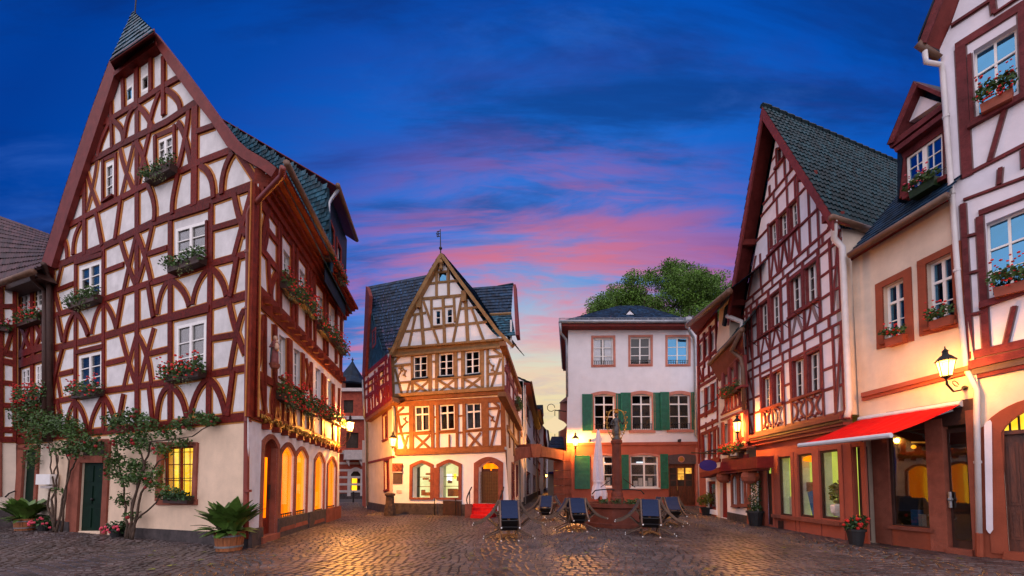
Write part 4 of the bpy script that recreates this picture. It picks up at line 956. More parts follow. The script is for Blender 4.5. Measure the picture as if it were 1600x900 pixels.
# right flank along the lane
MR.holes = []
TR_ = lambda pts, w=0.2, th=0.05, m='timber_rose', n=0.0: MR.timber(HM, m, pts, w, th, n=n)
MR.wall(HM, 'plaster_r', [(790,612),(788,537),(815,612),(815,668)], n=0.25); MR.wall(HM, 'plaster_cream', [(796,808),(789,612),(817,668),(818,790)])
for pts, w in (([(789,540),(815,612)],.35), ([(791,575),(814,632)],.25), ([(791,608),(814,662)],.3), ([(797,556),(797,620)],.3), ([(803,572),(803,636)],.35), ([(809,592),(809,652)],.4), ([(794,548),(793.5,612)],.3)): TR_(pts, w, n=.25)
for pts, w in (([(790,620),(816,680)],.3), ([(793,668),(815,705)],.25), ([(796,628),(797,700)],.3), ([(803,644),(804,712)],.4), ([(810,660),(811,712)],.5)): TR_(pts, w, m='timber_rust')
for k, (ya, yb, n1) in enumerate(((533,607,.42),(612,664,.3))):
    mb = MB(); MR.prism(mb, [(790,ya),(815,yb),(816,yb+9),(790,ya+7)], .2 if k == 0 else 0, n1); obj('eaves_board', mb, 'timber_rust', HM)
for q in ([(799,722),(802,722),(802,780),(799,784)],[(806,726),(808.5,727),(808.5,774),(806,777)]):
    MR.window(HM, q, cols=1, rows=2, cut=False, back=-.04, fw=.1, fmat='timber_rose', inside=None)
mb = MB(); MR.prism(mb, [(796,797),(818,784),(818,792),(796,809)], 0, .06); obj('plinth', mb, 'basalt', HM)
mb = MB(); mb.tube([MR.P(812,664,.1), MR.P(813,790,.1)], .06, 6); obj('downpipe', mb, 'zinc', HM)
mb = MB(); mb.prism([ML.P(572,790,-.5), M.P(650,800,-6)+Vector((0,0,0)), MR.P(817,790,-.5), M.P(700,803,-1.2)], Vector((0,0,9.5))); obj('rear_block', mb, 'plaster', HM)

# ================================================================== 4. brick building beyond, at the left of the middle house
BK = Fac(548, 779, p2=(575, 778.6))
HB = thing('brick_tower_house', 'distant red brick building with slate turret roof beyond the lane', 'house', BK.O)
BK.holes = [rect_uv(BK, 537, 625, 552, 645), rect_uv(BK, 541, 676, 560, 700), arch_uv(BK, 548, 563, 775, 735, rise=.45)]
BK.wall(HB, 'brick_wall', [(500,782),(500,610),(590,610),(590,780)]); 
for y in (722,733,744,755,766): mb = MB(); BK.prism(mb, [(500,y),(590,y),(590,y+3.5),(500,y+3.5)], 0, .05); obj('stone_band', mb, 'stone_pale', HB)
for y in (606,650,704): mb = MB(); BK.prism(mb, [(500,y),(590,y),(590,y+5),(500,y+5)], 0, .4); obj('cornice', mb, 'stone_pale', HB)
for h in BK.holes[:2]: fill(BK, HB, h, -.2, 'room_dark', 'window')
ring(BK, HB, BK.holes[2], .35, .12, 'stone_pale', 'arch_surround', gb=0); 
dB = fill(BK, HB, BK.holes[2], -.25, 'room_dark', 'doorway'); fill(BK, dB, rect_uv(BK, 550, 746, 558, 766), -.2, 'lit_amber', 'door_pane')
mb = MB(); BK.prism(mb, [(538,703),(568,703),(568,718),(538,718)], 0, 1.2); obj('balcony', mb, 'stone_pale', HB)
for x in (542, 562):
    mb = MB(); BK.prism(mb, [(x,718),(x+4,718),(x+4,728),(x,722)], 0, .9); obj('balcony_bracket', mb, 'stone_pale', HB)
mb = MB(); BK.prism(mb, [(500,771),(590,771),(590,781),(500,782)], 0, .1); obj('plinth', mb, 'basalt', HB)
c = BK.P(550, 605, -2.2); mb = MB(); mb.lathe([(2.2,0),(2.3,.15),(1.9,.5),(1.35,1.1),(.8,1.9),(.35,2.6),(.08,3.1),(.02,3.6)], c, 10); obj('turret_roof', mb, 'slate_dark', HB)
mb = MB(); mb.ball(c+Vector((0,0,3.3)), .14, 8, 6); obj('finial', mb, 'iron', HB)
mb = MB(); BK.prism(mb, [(500,606),(540,606),(540,596),(505,596)], -3, -.5); obj('side_roof', mb, 'tile_red', HB)
mb = MB(); BK.prism(mb, [(500,778),(590,778),(590,607),(500,607)], -6, -.6); obj('rear_block', mb, 'brick_wall', HB)
bo = thing('street_bollard', 'small dark bollard in the lane before the brick building', 'bollard', gnd(552, 785))
mb = MB(); mb.lathe([(.07,0),(.07,.8),(.09,.82),(.09,.9),(.03,.95)], gnd(552,785), 8); obj('post', mb, 'iron', bo)
nb = Fac(576, 794, vpx=380)
HN = thing('rendered_house', 'orange lit rendered house end between brick building and middle house', 'house', nb.O)
mb = MB(); nb.prism(mb, [(575.5,795),(576,690),(566,688),(566,790)], -3, -.2); obj('wall', mb, 'plaster_cream', HN)
mb = MB(); nb.prism(mb, [(575.5,795),(575.8,722),(566,723),(566,790)], -2.9, -.14); obj('lower_wall', mb, 'terracotta', HN)

# ================================================================== 5. sandstone arch over the lane and the lane behind it
AR = Fac(788, 803, p2=(896, 790))
arch = thing('stone_arch', 'red sandstone arch with keystone spanning the lane between two houses', 'arch', AR.P(840, 796))
def blocks(f, root, x0, x1, ys, m, n0, n1, name='stone_block'):
    for k in range(len(ys)-1):
        mb = MB(); f.prism(mb, [(x0+.0, ys[k]+.25),(x1, ys[k]+.25),(x1, ys[k+1]-.25),(x0, ys[k+1]-.25)], n0, n1+.015*(k % 2)); obj(name, mb, m, root)
blocks(AR, arch, 787, 804.5, [705,722,735,751,768,790,804], 'sandstone', -.7, 0.05)
blocks(AR, arch, 880.5, 896.5, [705,721,735,748,759,772,792], 'sandstone', -.7, 0.05)
top = [(798,705),(812,700),(831,697.5),(846,697),(862,700),(880,704),(884,705)]; bot = [(804,722),(812,718),(831,713.5),(846,713.5),(862,715),(880,719.5),(884,721)]
for k in range(6):
    mb = MB(); 
    if k == 2: AR.prism(mb, [(829.5,693.5),(846.5,694),(844,714.5),(832,714.3)], -.75, .12); obj('keystone', mb, 'sandstone', arch); continue
    AR.prism(mb, [top[k], top[k+1], bot[k+1], bot[k]], -.65, .02+.006*(k % 2)); obj('voussoir', mb, 'sandstone', arch)

def lane_house(name, label, fac, x0, x1, yt0, yt1, wallmat, stories, roofmat='slate_dark', winmat='white_paint', timb=None, eave=.5, back=6.0, wins=3, plinth=True, shop=None, roof_h=2.2):
    """a small terrace house along a receding facade; px columns x0 (near) to x1 (far), eave rows yt0 / yt1"""
    h = thing(name, label, 'house', fac.W(fac.uv(x0, 780)[0], 0))
    u0, u1 = fac.uv(x0, 770)[0], fac.uv(x1, 770)[0]; vt = fac.uv(x0, yt0)[1]; fac.holes = []
    W_ = u1-u0; sh = vt/(stories)
    for s_ in range(stories):
        for k in range(wins):
            a = u0+W_*(k+.28)/wins; b = u0+W_*(k+.72)/wins; v0 = s_*sh+sh*(.30 if s_ else .22); v1 = s_*sh+sh*.82
            lit = shop if s_ == 0 else None
            fac.window(h, [(a,v1),(b,v1),(b,v0),(a,v0)], cols=2, rows=2, uv=True, back=.08, fw=.07, mull=.07, bar=.04, fmat=winmat, pane='pane_dark', inside=(lit or 'room_dark'), sill=timb or 'stone_pale', casing=timb or 'sandstone', cw=.12)
    fac.wall(h, wallmat, [(u0,-.02),(u1,-.02),(u1,vt),(u0,vt)], uv=True, depth=.2); fac.holes = []
    if timb:
        for s_ in range(1, stories+1):
            fac.timber(h, timb, [(u0, s_*sh-.12),(u1, s_*sh-.12)], .24, .05, uv=True)
            if s_ > 1:
                fac.timber(h, timb, [(u0,(s_-1)*sh+sh*.26),(u1,(s_-1)*sh+sh*.26)], .14, .05, uv=True)
        for k in range(wins+1): fac.timber(h, timb, [(u0+W_*k/wins, sh),(u0+W_*k/wins, vt)], .2, .055, uv=True)
    if plinth:
        mb = MB(); fac.prism(mb, [(u0,-.02),(u1,-.02),(u1,.6),(u0,.6)], 0, .06, uv=True); obj('plinth', mb, 'basalt', h)
    mb = MB(); mb.prism([fac.W(u0,0,-.6), fac.W(u1,0,-.6), fac.W(u1,0,-back), fac.W(u0,0,-back)], Vector((0,0,vt-.05))); obj('rear_block', mb, wallmat, h)
    a, b, c, d = fac.W(u0,vt-.1,eave), fac.W(u1,vt-.1,eave), fac.W(u1,vt+roof_h,-back/2), fac.W(u0,vt+roof_h,-back/2)
    mb = MB(); roof_courses(mb, a, b, c, d, 10, 14, .04); obj('roof_slope', mb, roofmat, h, kind='stuff', attrs=True)
    mb = MB(); mb.face([fac.W(u0,vt,0), d, fac.W(u0,vt,-back)]); mb.face([fac.W(u1,vt,0), c, fac.W(u1,vt,-back)]); mb.face([c, d, fac.W(u0,vt,-back), fac.W(u1,vt,-back)]); obj('gable_wall', mb, wallmat, h)
    mb = MB(); mb.prism([fac.W(u0,vt-.12,0), fac.W(u1,vt-.12,0), b+Vector((0,0,-.06)), a+Vector((0,0,-.06))], Vector((0,0,-.14))); obj('eaves_board', mb, 'soffit', h)
    mb = MB(); mb.tube([a+fac.N*.08, b+fac.N*.08], .08, 7); obj('gutter', mb, 'gutter_brown', h, smooth=True)
    mb = MB(); mb.tube([fac.W(u0+.1,vt-.3,.12), fac.W(u0+.1,.1,.12)], .06, 6); obj('downpipe', mb, 'zinc', h)
    return h
LN = Fac(0, 0, vpx=862, base=MR.P(818, 785)*Vector((1,1,0)))
lane_house('lane_house', 'white lane house with dark gutter directly behind the ochre gable house', LN, 818, 838, 596, 650, 'plaster_m', 3, timb=None, eave=.5, wins=2, winmat='timber_rose', roof_h=1.5)
LN2 = Fac(0, 0, vpx=866, base=LN.P(838, 775)*Vector((1,1,0)))
lane_house('lane_house', 'lane house with a yellow lit shopfront beyond the arch', LN2, 838, 854, 640, 675, 'plaster_cream', 3, timb='timber_crimson', eave=.6, wins=2, shop='lit_dim', roof_h=1.2)
LN3 = Fac(0, 0, vpx=869, base=LN2.P(854, 770)*Vector((1,1,0)))
lane_house('lane_house', 'farthest pale lane house with balcony seen through the arch', LN3, 854, 862, 668, 690, 'stone_pale', 4, eave=.4, wins=2, roof_h=.8, shop='lit_dim')
EN = Fac(870, 776, p2=(890, 775.6))
he = thing('lane_end_house', 'yellow lit house closing the far end of the lane', 'house', EN.O)
EN.holes = [rect_uv(EN, 866, 752, 870, 770), rect_uv(EN, 874, 752, 879, 770), rect_uv(EN, 868, 728, 873, 742)]
EN.wall(he, 'plaster_cream', [(856,777),(856,700),(900,700),(900,777)])
for k, h_ in enumerate(EN.holes): fill(EN, he, h_, -.2, 'lit_dim' if k != 1 else 'room_dark', 'window')
EN.holes = []
mb = MB(); EN.prism(mb, [(864,737),(884,737),(884,740),(864,740)], 0, 1.0); obj('shop_canopy', mb, 'sign_blue', he)
mb = MB(); roof_courses(mb, EN.P(856,700,.5), EN.P(900,700,.5), EN.P(896,682,-6), EN.P(862,682,-6), 8, 14, .05); obj('roof_slope', mb, 'slate_dark', he, kind='stuff', attrs=True)
GT = Fac(838, 775, p2=(858, 775))
hg_ = thing('grey_gable_house', 'far grey house with flat slate roof poking above the lane', 'house', GT.O-GT.N*12)
mb = MB(); GT.prism(mb, [(832,776),(832,641),(849,641),(849,776)], -18, -12); obj('wall', mb, 'plaster_g', hg_)
mb = MB(); GT.prism(mb, [(830,648),(830,633),(848.5,632.5),(849.5,648)], -18.5, -11.5); obj('roof', mb, 'slate_dark', hg_)
mb = MB(); GT.prism(mb, [(830,650),(849.5,650),(849.5,647),(830,647)], -18, -11.4); obj('eaves_board', mb, 'soffit', hg_)
hs_ = thing('hanging_sign', 'pale lozenge shaped hanging sign glowing above the arch', 'sign', atzz(867, 664, 30) if False else Vector((0,0,0)))
HSd = 30.0; hp = lambda x, y: CAM + ray(x, y)*(HSd/ray(x, y).y)
hs_.location = hp(867, 664); mb = MB()
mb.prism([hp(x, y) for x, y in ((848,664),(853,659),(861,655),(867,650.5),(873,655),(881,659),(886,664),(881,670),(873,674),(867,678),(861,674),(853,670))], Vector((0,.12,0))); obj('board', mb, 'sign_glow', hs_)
mb = MB(); mb.tube([hp(867,650), hp(867,640)], .03, 5); mb.tube([hp(867,641), hp(885,643)], .04, 5); mb.tube([hp(867,641)+Vector((.3*math.cos(k*.7)-.3,0,.3*math.sin(k*.7)+.2)) for k in range(9)], .025, 4); mb.tube([hp(867,678), hp(867,683)], .02, 4); obj('bracket', mb, 'iron', hs_)
# hillside of roofs and trees far beyond
mb = MB()
pts = []
for k in range(41):
    x = -200+10*k; h = 9+3.0*math.sin(k*.6)+2*math.sin(k*1.7+1)+random.uniform(-.8,.8); pts.append((x, h))
for k in range(40):
    (xa, ha), (xb, hb) = pts[k], pts[k+1]; mb.face([(xa,150,-1),(xb,150,-1),(xb,190,hb),(xa,190,ha)]); mb.face([(xa,190,ha),(xb,190,hb),(xb,260,hb),(xa,260,ha)])
obj('hill', mb, 'hill', None, kind='structure')
# right-hand side of the lane: brown gabled house behind the white one
RB = Fac(890, 784, vpx=866)
hb = thing('brown_gable_house', 'narrow brown gabled house end squeezed behind the white shuttered house', 'house', RB.P(880, 776))
mb = MB(); RB.prism(mb, [(874,772),(875,628),(885,622),(887,782)], -4, 0); obj('wall', mb, 'terracotta_dark', hb)
mb = MB(); RB.prism(mb, [(873.5,630),(875,628),(887,618),(887,626)], -4, .3); obj('roof', mb, 'soffit', hb)
mb = MB(); RB.prism(mb, [(872.5,640),(875,640),(875,775),(873,775)], -.2, .06); obj('corner_post', mb, 'timber_ochre', hb)

# ================================================================== 6. white house with green shutters
G = Fac(885, 790.5, p2=(1093, 790.5))
HG = thing('shuttered_house', 'white three storey house with green shutters and salmon ground floor', 'house', G.P(990, 790))
gw = [(885,790.8),(888,505),(1092,503),(1092,790.8)]
for q, kw in (([(927,528),(958,527.5),(958.5,570),(927,570.5)], dict(curtain='curtain_white', pane='pane_clear')), ([(985,527),(1016.5,526.5),(1016.5,569),(985,569.5)], dict(pane='pane_dark')), ([(1043,527),(1075.5,526.5),(1075.5,569),(1043,569.5)], dict(pane='pane_sky_tint', inside='curtain_white', depth=.2))):
    G.window(HG, q, rows=3, back=.14, fw=.08, mull=.1, bar=.05, casing='sandstone_pink', cw=.16, sill='sandstone_pink', **kw)
ga = []
for xl, xr, yb, yt in ((928.5,960.5,672,616),(987,1018.5,671.5,615.5),(1046,1078,671,615.5)):
    pts = arch_uv(G, xl, xr, yb, yt, rise=.10); ga.append(pts)
    us = [p[0] for p in pts]; vs = [p[1] for p in pts]; u0, u1, v0, v1 = min(us), max(us), min(vs), max(vs)
    G.window(HG, [(u0,v1-.04),(u1,v1-.04),(u1,v0),(u0,v0)], rows=3, transom=.27, back=.13, fw=.09, mull=.1, bar=.05, uv=True, cut=False, sill='sandstone_pink', pane='pane_dark')
    ring(G, HG, pts, .22, .07, 'sandstone_pink', 'arch_surround')
    mb = MB()
    for k in range(9): mb.tube([G.W(u0+(u1-u0)*(k+.5)/9, v0+.02, .05), G.W(u0+(u1-u0)*(k+.5)/9, v0+.42, .05)], .018, 4)
    mb.tube([G.W(u0,v0+.42,.05), G.W(u1,v0+.42,.05)], .02, 5); obj('window_guard', mb, 'iron', HG)
for x0, x1, y in ((927,958,570),(985,1016.5,569),(1043,1075.5,569)):
    mb = MB()
    for k in range(9): a = x0+(x1-x0)*(k+.5)/9; mb.tube([G.P(a, y, .04), G.P(a, y-6, .04)], .018, 4)
    mb.tube([G.P(x0,y-6,.04), G.P(x1,y-6,.04)], .02, 5); obj('window_guard', mb, 'iron', HG)
G.holes += ga
G.wall(HG, 'plaster_g', [(885.5,694),(888,505),(1092,503),(1092,692)]); G.holes = []
for xl, xr, yb, yt, cut in ((927,960,761,711.5,1),(985,1029,762,711,1)):
    pts = arch_uv(G, xl, xr, yb, yt, rise=.07); G.holes.append(pts)
    us = [p[0] for p in pts]; vs = [p[1] for p in pts]; u0, u1, v0, v1 = min(us), max(us), min(vs), max(vs)
    w = G.window(HG, [(u0,v1-.03),(u1,v1-.03),(u1,v0),(u0,v0)], rows=3, transom=.26, back=.08, fw=.10, mull=.12, bar=.05, uv=True, cut=False, sill='white_paint', pane='pane_clear', depth=1.0)
    ring(G, HG, pts, .14, .05, 'sandstone_pink', 'arch_surround')
    for k in range(4):
        a = u0+.3+(u1-u0-.6)*(k/4); mb = MB(); G.prism(mb, [(a,v0+.12),(a+.3,v0+.12),(a+.3,v0+.5+.2*(k%2)),(a,v0+.5+.2*(k%2))], -.3, -.28, uv=True); obj('notice', mb, 'paper', w)
    mb = MB(); mb.tube([G.W((u0+u1)/2-.3, v1-.5, -.8), G.W((u0+u1)/2+.3, v1-.5, -.8)], .07, 6); obj('ceiling_lamp', mb, 'lit_screen', w)
dq = rect_uv(G, 1044.5, 725, 1087, 790); tq = arch_uv(G, 1044.5, 1087.5, 725, 709.5, rise=.05); G.holes += [dq]
G.wall(HG, 'terracotta', [(885,791),(885.5,694),(1092,692),(1092.5,791)]); G.holes = []
fill(G, HG, tq, .05, 'transom_grey', 'transom_panel', .08)
mb = MB(); c = G.P(1064.7,717.5,.07); N_ = 20; mb.prism([c+G.D*(.24*math.cos(2*math.pi*k/N_))+Vector((0,0,.24*math.sin(2*math.pi*k/N_))) for k in range(N_)], -G.N*.04); obj('round_emblem', mb, 'sandstone_pink', HG)
mb = MB(); mb.prism([c+G.N*.008+G.D*(.17*math.cos(2*math.pi*k/N_))+Vector((0,0,.17*math.sin(2*math.pi*k/N_))) for k in range(N_)], -G.N*.03); obj('emblem_face', mb, 'gilt', HG)
d_ = fill(G, HG, dq, -.18, 'door_wood', 'door', .06)
u0, u1, v0, v1 = dq[0][0], dq[1][0], dq[3][1], dq[0][1]
for k in range(3):
    a = u0+(u1-u0)*(.10+.29*k); b = a+(u1-u0)*.22
    for j in range(3):
        va = v0+(v1-v0)*(.47+.15*j); fill(G, d_, [(a,va),(b,va),(b,va+(v1-v0)*.135),(a,va+(v1-v0)*.135)], -.165, 'lit_dim' if (k, j) in ((1,2),(1,1),(2,2)) else 'room_dark', 'door_pane', .02)
    fill(G, d_, [(a,v0+.15),(b,v0+.15),(b,v0+(v1-v0)*.42),(a,v0+(v1-v0)*.42)], -.15, 'door_wood', 'door_panel', .03)
mb = MB(); mb.tube([G.W(u0+(u1-u0)*.35,v0+1.1,-.12), G.W(u0+(u1-u0)*.35,v0+1.4,-.12)], .025, 6); obj('handle', mb, 'gilt', d_)
mb = MB(); G.prism(mb, [(885,692),(1092,690),(1092,694.5),(885,696.5)], -.02, .09); obj('string_course', mb, 'terracotta', HG)
mb = MB(); G.prism(mb, [(896,784),(1044,784),(1044,791),(896,791)], -.02, .05); obj('plinth', mb, 'sandstone', HG)
for q in ((1087.5,700,1092.4,790.8),):
    mb = MB(); G.prism(mb, rect_uv(G, *q), -.02, .06, uv=True); obj('stone_block', mb, 'sandstone_pink', HG)
def shutter(x0, x1, y0, y1, n=.06, lab=None):
    q = rect_uv(G, x0, y0, x1, y1); s_ = fill(G, HG, q, n, 'shutter_green', 'shutter', .03)
    a, b, va, vb = q[0][0], q[1][0], q[3][1], q[0][1]; mb = MB()
    nn = int((vb-va-.3)/.085)
    for k in range(nn):
        v = va+.12+(vb-va-.24)*k/nn
        if abs(v-(va+vb)/2) < .07: continue
        mb.prism([G.W(a+.1,v,n+.002), G.W(b-.1,v,n+.002), G.W(b-.1,v,n+.028), G.W(a+.1,v,n+.028)], Vector((0,0,.035))-G.N*.012)
    obj('louvre_slats', mb, 'shutter_green', s_, kind='stuff')
    mb = MB()
    for (p, q_, r_, t) in ((a,b,va,va+.1),(a,b,vb-.1,vb),(a,b,(va+vb)/2-.05,(va+vb)/2+.05)): G.prism(mb, [(p+.003,r_+.003),(q_-.003,r_+.003),(q_-.003,t-.003),(p+.003,t-.003)], n, n+.03, uv=True)
    for p in (a, b-.1): G.prism(mb, [(p+.004,va+.004),(p+.096,va+.004),(p+.096,vb-.004),(p+.004,vb-.004)], n, n+.034, uv=True)
    obj('shutter_frame', mb, 'shutter_green', s_, kind='stuff')
for x0, x1, y0, y1, n in ((909.5,926,616,673.5,.06),(962,974,615,673,.05),(969.5,985,614,672.5,.12),(1020.5,1033,613.5,672.5,.05),(1031,1045,613,672,.12),(1079.5,1090.5,613,671.5,.06),(897.5,921.5,711.5,764,.08),(971,982,710.5,764,.08),(1031.5,1043.5,709.5,763.5,.08)): shutter(x0, x1, y0, y1, n)
for x in (922, 1063):
    mb = MB(); G.prism(mb, [(x-1,686),(x+1.4,686),(x+1.4,690),(x-1,690)], 0, .35); obj('spotlight', mb, 'iron', HG)
for x, y in ((950,694),(1003,700),(1015,694)):
    pass
# eaves, hipped roof with snow guard, eyebrow dormer
eL, eR = G.P(875,505,.75), G.P(1086,501.5,.75); eL.z = eR.z = (eL.z+eR.z)/2
zt = eL.z; back = 9.5
mb = MB(); a, b = eL, eR; abk = onground(881, 38, a.z); mb.prism([a, b, b-G.N*10.5, abk], Vector((0,0,-.28))); obj('eaves_soffit', mb, 'soffit', HG)
ap1 = G.P(968,478,-4.4); ap2 = G.P(1003,477.5,-4.4); ap1.z = ap2.z
mb = MB(); roof_courses(mb, a+Vector((0,0,.05)), b+Vector((0,0,.05)), ap2, ap1, 16, 40, .03); roof_courses(mb, abk, a+Vector((0,0,.05)), ap1, ap1-G.N*.5, 16, 30, .03); roof_courses(mb, b+Vector((0,0,.05)), b-G.N*10.5, ap2, ap2, 16, 30, .03)
obj('roof_slope', mb, 'slate_dark', HG, kind='stuff', attrs=True)
mb = MB(); mb.tube([a+G.N*.1, b+G.N*.1], .12, 8); mb.tube([a+G.N*.1, abk], .12, 8); obj('gutter', mb, 'zinc', HG, smooth=True)
mb = MB(); r0, r1 = a-G.N*.35+Vector((0,0,.25)), b-G.N*.35+Vector((0,0,.25))
for k in range(100):
    p = r0.lerp(r1, k/99); mb.tube([p-Vector((0,0,.15)), p+Vector((0,0,.2))], .016 if k % 11 else .04, 4)
mb.tube([r0+Vector((0,0,.2)), r1+Vector((0,0,.2))], .022, 5); mb.tube([r0-Vector((0,0,.1)), r1-Vector((0,0,.1))], .022, 5); obj('snow_guard', mb, 'zinc', HG, kind='stuff')
mb = MB(); q = [G.P(x, y, -1.0) for x, y in ((975,492),(984,482.5),(994,492))]; mb.prism(q, -G.N*2.5); dd = obj('roof_vent', mb, 'slate_dark', HG)
mb = MB(); q = [G.P(x, y, -.98) for x, y in ((978.5,491.5),(984,485.5),(990.5,491.5))]; mb.prism(q, -G.N*.1); obj('vent_panel', mb, 'plaster_g', dd)
mb = MB(); mb.prism([G.P(890,790.5,-1.3), G.P(1090,790.5,-1.3), G.P(1090,790.5,-1.3)-G.N*8.5, onground(893.5,38)], Vector((0,0,zt-.3))); obj('rear_block', mb, 'plaster_g', HG)
mb = MB(); mb.tube([a+G.N*.1+Vector((0,0,-.1)), G.P(876,520,.55), G.P(884,530,.1), G.P(885.5,540,.05), G.P(886,620,.05)], .09, 7); obj('downpipe', mb, 'zinc', HG, smooth=True)
mb = MB(); mb.tube([G.P(1075,505,.85), G.P(1077,518,.7), G.P(1084,528,.15), G.P(1086.5,545,.12), G.P(1087.5,680,.12), G.P(1093.5,688,.12), G.P(1093.5,788,.12)], .10, 8); obj('downpipe', mb, 'zinc', HG, smooth=True)
mb = MB(); mb.lathe([(.16,0),(.3,.5),(.3,.7)], G.P(1074.6,512,.75), 8); obj('rain_hopper', mb, 'zinc', HG)
# ================================================================== 7. tree behind the white house
tr = thing('leafy_tree', 'large leafy green tree rising behind the white shuttered house', 'tree', Vector((13.5, 43, 0)))
TZ = 43.0
def atz(x, y, d): r_ = ray(x, y); return CAM + r_*(d/r_.y)
mb = MB(); c0 = Vector((13.5,43,0)); mb.tube([c0, c0+Vector((.2,0,6)), c0+Vector((0,0,12))], .55, 8, .35)
for x, y in ((960,470),(985,450),(1010,455),(1045,430),(1075,440),(1105,450),(1125,465),(1060,470)):
    q = atz(x, y, TZ+random.uniform(-2,2)); mb.tube([c0+Vector((0,0,9+random.random()*3)), c0.lerp(q,.55)+Vector((0,0,6)), q], .22, 6, .04)
obj('trunk', mb, 'bark', tr)
cl = []
for x, y, r_ in ((935,482,1.5),(950,470,1.7),(968,455,1.7),(980,437,1.5),(975,470,2.0),(995,455,1.9),(1010,440,1.4),(1000,475,2.0),(1028,470,1.6),(1030,440,1.5),(1042,420,1.7),(1058,432,2.0),(1050,455,2.1),(1070,470,2.2),(1078,440,2.0),(1085,425,1.5),(1098,437,1.8),(1095,462,2.2),(1112,450,1.9),(1122,438,1.2),(1128,462,1.7),(1115,478,2.0),(1140,470,1.6),(1138,448,1.0),(1012,428,.9),(922,492,1.0),(1068,415,1.0),(930,492,1.3),(950,488,1.5),(975,488,1.6),(1000,492,1.6),(1025,490,1.6),(1050,488,1.7),(1075,490,1.7),(1100,488,1.7),(1125,486,1.6),(945,478,1.4)):
    for j in range(3): cl.append((atz(x+random.uniform(-9,9), y+random.uniform(-7,7), TZ+random.uniform(-2.2,2.2)), (r_*.66, r_*.66, r_*.50)))
mb = MB(); leaves(mb, cl, 62000, .21, spread=1.12, flat=.8); obj('crown', mb, 'leaf_tree', tr, kind='stuff', attrs=True, recalc=False)

# ================================================================== 8. gable house with rose timbers on the right
R1 = Fac(1330, 845, vpx=835)
RD = Vector((2.97, 1.0, 0)).normalized()            # its ridge runs this way
HR = thing('gabled_shop_house', 'steep gabled house with rose timbers and green tiles above terracotta shopfront', 'house', R1.O)
def T1(pts, w=0.13, th=0.03, uv=True): return R1.timber(HR, 'timber_rose', pts, w*.58, th*.6, line=0.018, uv=uv)
kw1 = dict(line_mat='timber_rose', cols=2, rows=3, back=0.11, fw=0.05, mull=0.06, bar=0.02, depth=0.5, pane='pane_dark')
R1.holes = []
wq = [[(1238,565),(1257,557.5),(1258,617.6),(1239.7,625)], [(1262,555),(1282,545),(1283,608),(1263,615.5)], [(1191,592),(1203.5,586),(1204,637.7),(1192,642)], [(1207.7,584),(1221,576.5),(1222.4,631),(1208.5,636.6)],
      [(1234,436),(1252.4,422),(1254,479),(1236,490)], [(1257.4,418),(1276.4,403),(1279,464),(1259,477)], [(1187,479),(1200.4,468),(1201.6,518),(1188,526)], [(1204,465),(1218.4,452),(1220,508),(1205,515)],
      [(1201.7,353),(1213,343),(1215,380),(1203,388)], [(1217,338),(1230.7,326.7),(1231.7,365),(1218,373)], [(1232.7,321.7),(1246.7,310),(1249,348),(1235,363)], [(1215,235),(1223,226.7),(1225,248),(1215,258)]]
for q in wq: R1.window(HR, q, fmat='white_paint', casing='timber_rose', cw=.055, **kw1)
uL, uR, vJ, vE, vA, uA = 4.84, -0.13, 3.42, 8.55, 13.95, 2.38
R1.wall(HR, 'plaster_r', [(uR,vJ),(uR,vE),(uA,vA),(uL,vE),(uL,vJ)], uv=True, depth=.28); R1.holes = []
def span(v):
    if v <= vE: return uR, uL
    t = (v-vE)/(vA-vE); return uR+(uA-uR)*t, uL+(uA-uL)*t
wuv = [[R1.uv(*p) for p in q] for q in wq]
def free(u0, u1, v):                                             # pieces of a rail that do not cross a window
    segs = [(u0, u1)]
    for q in wuv:
        us = [p[0] for p in q]; vs = [p[1] for p in q]
        if min(vs)+.06 < v < max(vs)-.06:
            out = []
            for a, b in segs:
                if max(us) <= a or min(us) >= b: out.append((a,b)); continue
                if min(us) > a: out.append((a, min(us)))
                if max(us) < b: out.append((max(us), b))
            segs = out
    return [s_ for s_ in segs if s_[1]-s_[0] > .12]
for v, w in ((3.50,.18),(4.28,.14),(4.88,.12),(5.68,.13),(6.03,.12),(6.38,.14),(7.02,.14),(7.68,.12),(8.32,.13),(8.58,.12),(8.88,.14),(9.78,.14),(10.82,.12),(11.55,.12),(11.9,.12),(12.58,.12),(13.1,.1)):
    a, b = span(v)
    for s_ in free(a, b, v): T1([(s_[0],v),(s_[1],v)], w*.85)
up = lambda x, y: R1.uv(x, y)[0]
lowposts = [up(1319,600), up(1305,600), up(1286,600), up(1260,600), up(1236.5,600), up(1225,600), up(1206,600), up(1189,600), up(1177.5,600), up(1169,600)]
for u in lowposts:
    T1([(u,3.5),(u,6.03)], .13, .04)
for u in [up(1314,440), up(1300,440), up(1281,440), up(1256,440), up(1232.5,450), up(1221,460), up(1202.5,490), up(1184.5,490), up(1175,500), up(1168,500)]:
    T1([(u,6.38),(u,8.58)], .13, .04)
for u, a, b in ((up(1299,370),8.88,9.2),(up(1279,350),8.58,10.5),(up(1265,340),8.88,10.8),(up(1249,350),8.88,11.55),(up(1232,350),8.88,11.55),(up(1215.5,350),8.88,11.55),(up(1201,370),8.88,11.0),(up(1188,390),8.88,10.2),(up(1243,290),10.82,11.55),(up(1227,270),11.9,12.58),(up(1213,270),11.9,12.58),(up(1236,260),11.9,12.3),(up(1203,290),11.9,12.3),(up(1226.5,240),12.58,13.3),(up(1214,240),12.58,13.3)):
    T1([(u,a),(u,b)], .12, .04)
for v0 in (6.03, 8.58, 11.55):                                     # short studs in the double rails
    a, b = span(v0+.15); n_ = int((b-a)/.55)
    for k in range(1, n_): T1([(a+(b-a)*k/n_, v0),(a+(b-a)*k/n_, v0+.33)], .11, .042)
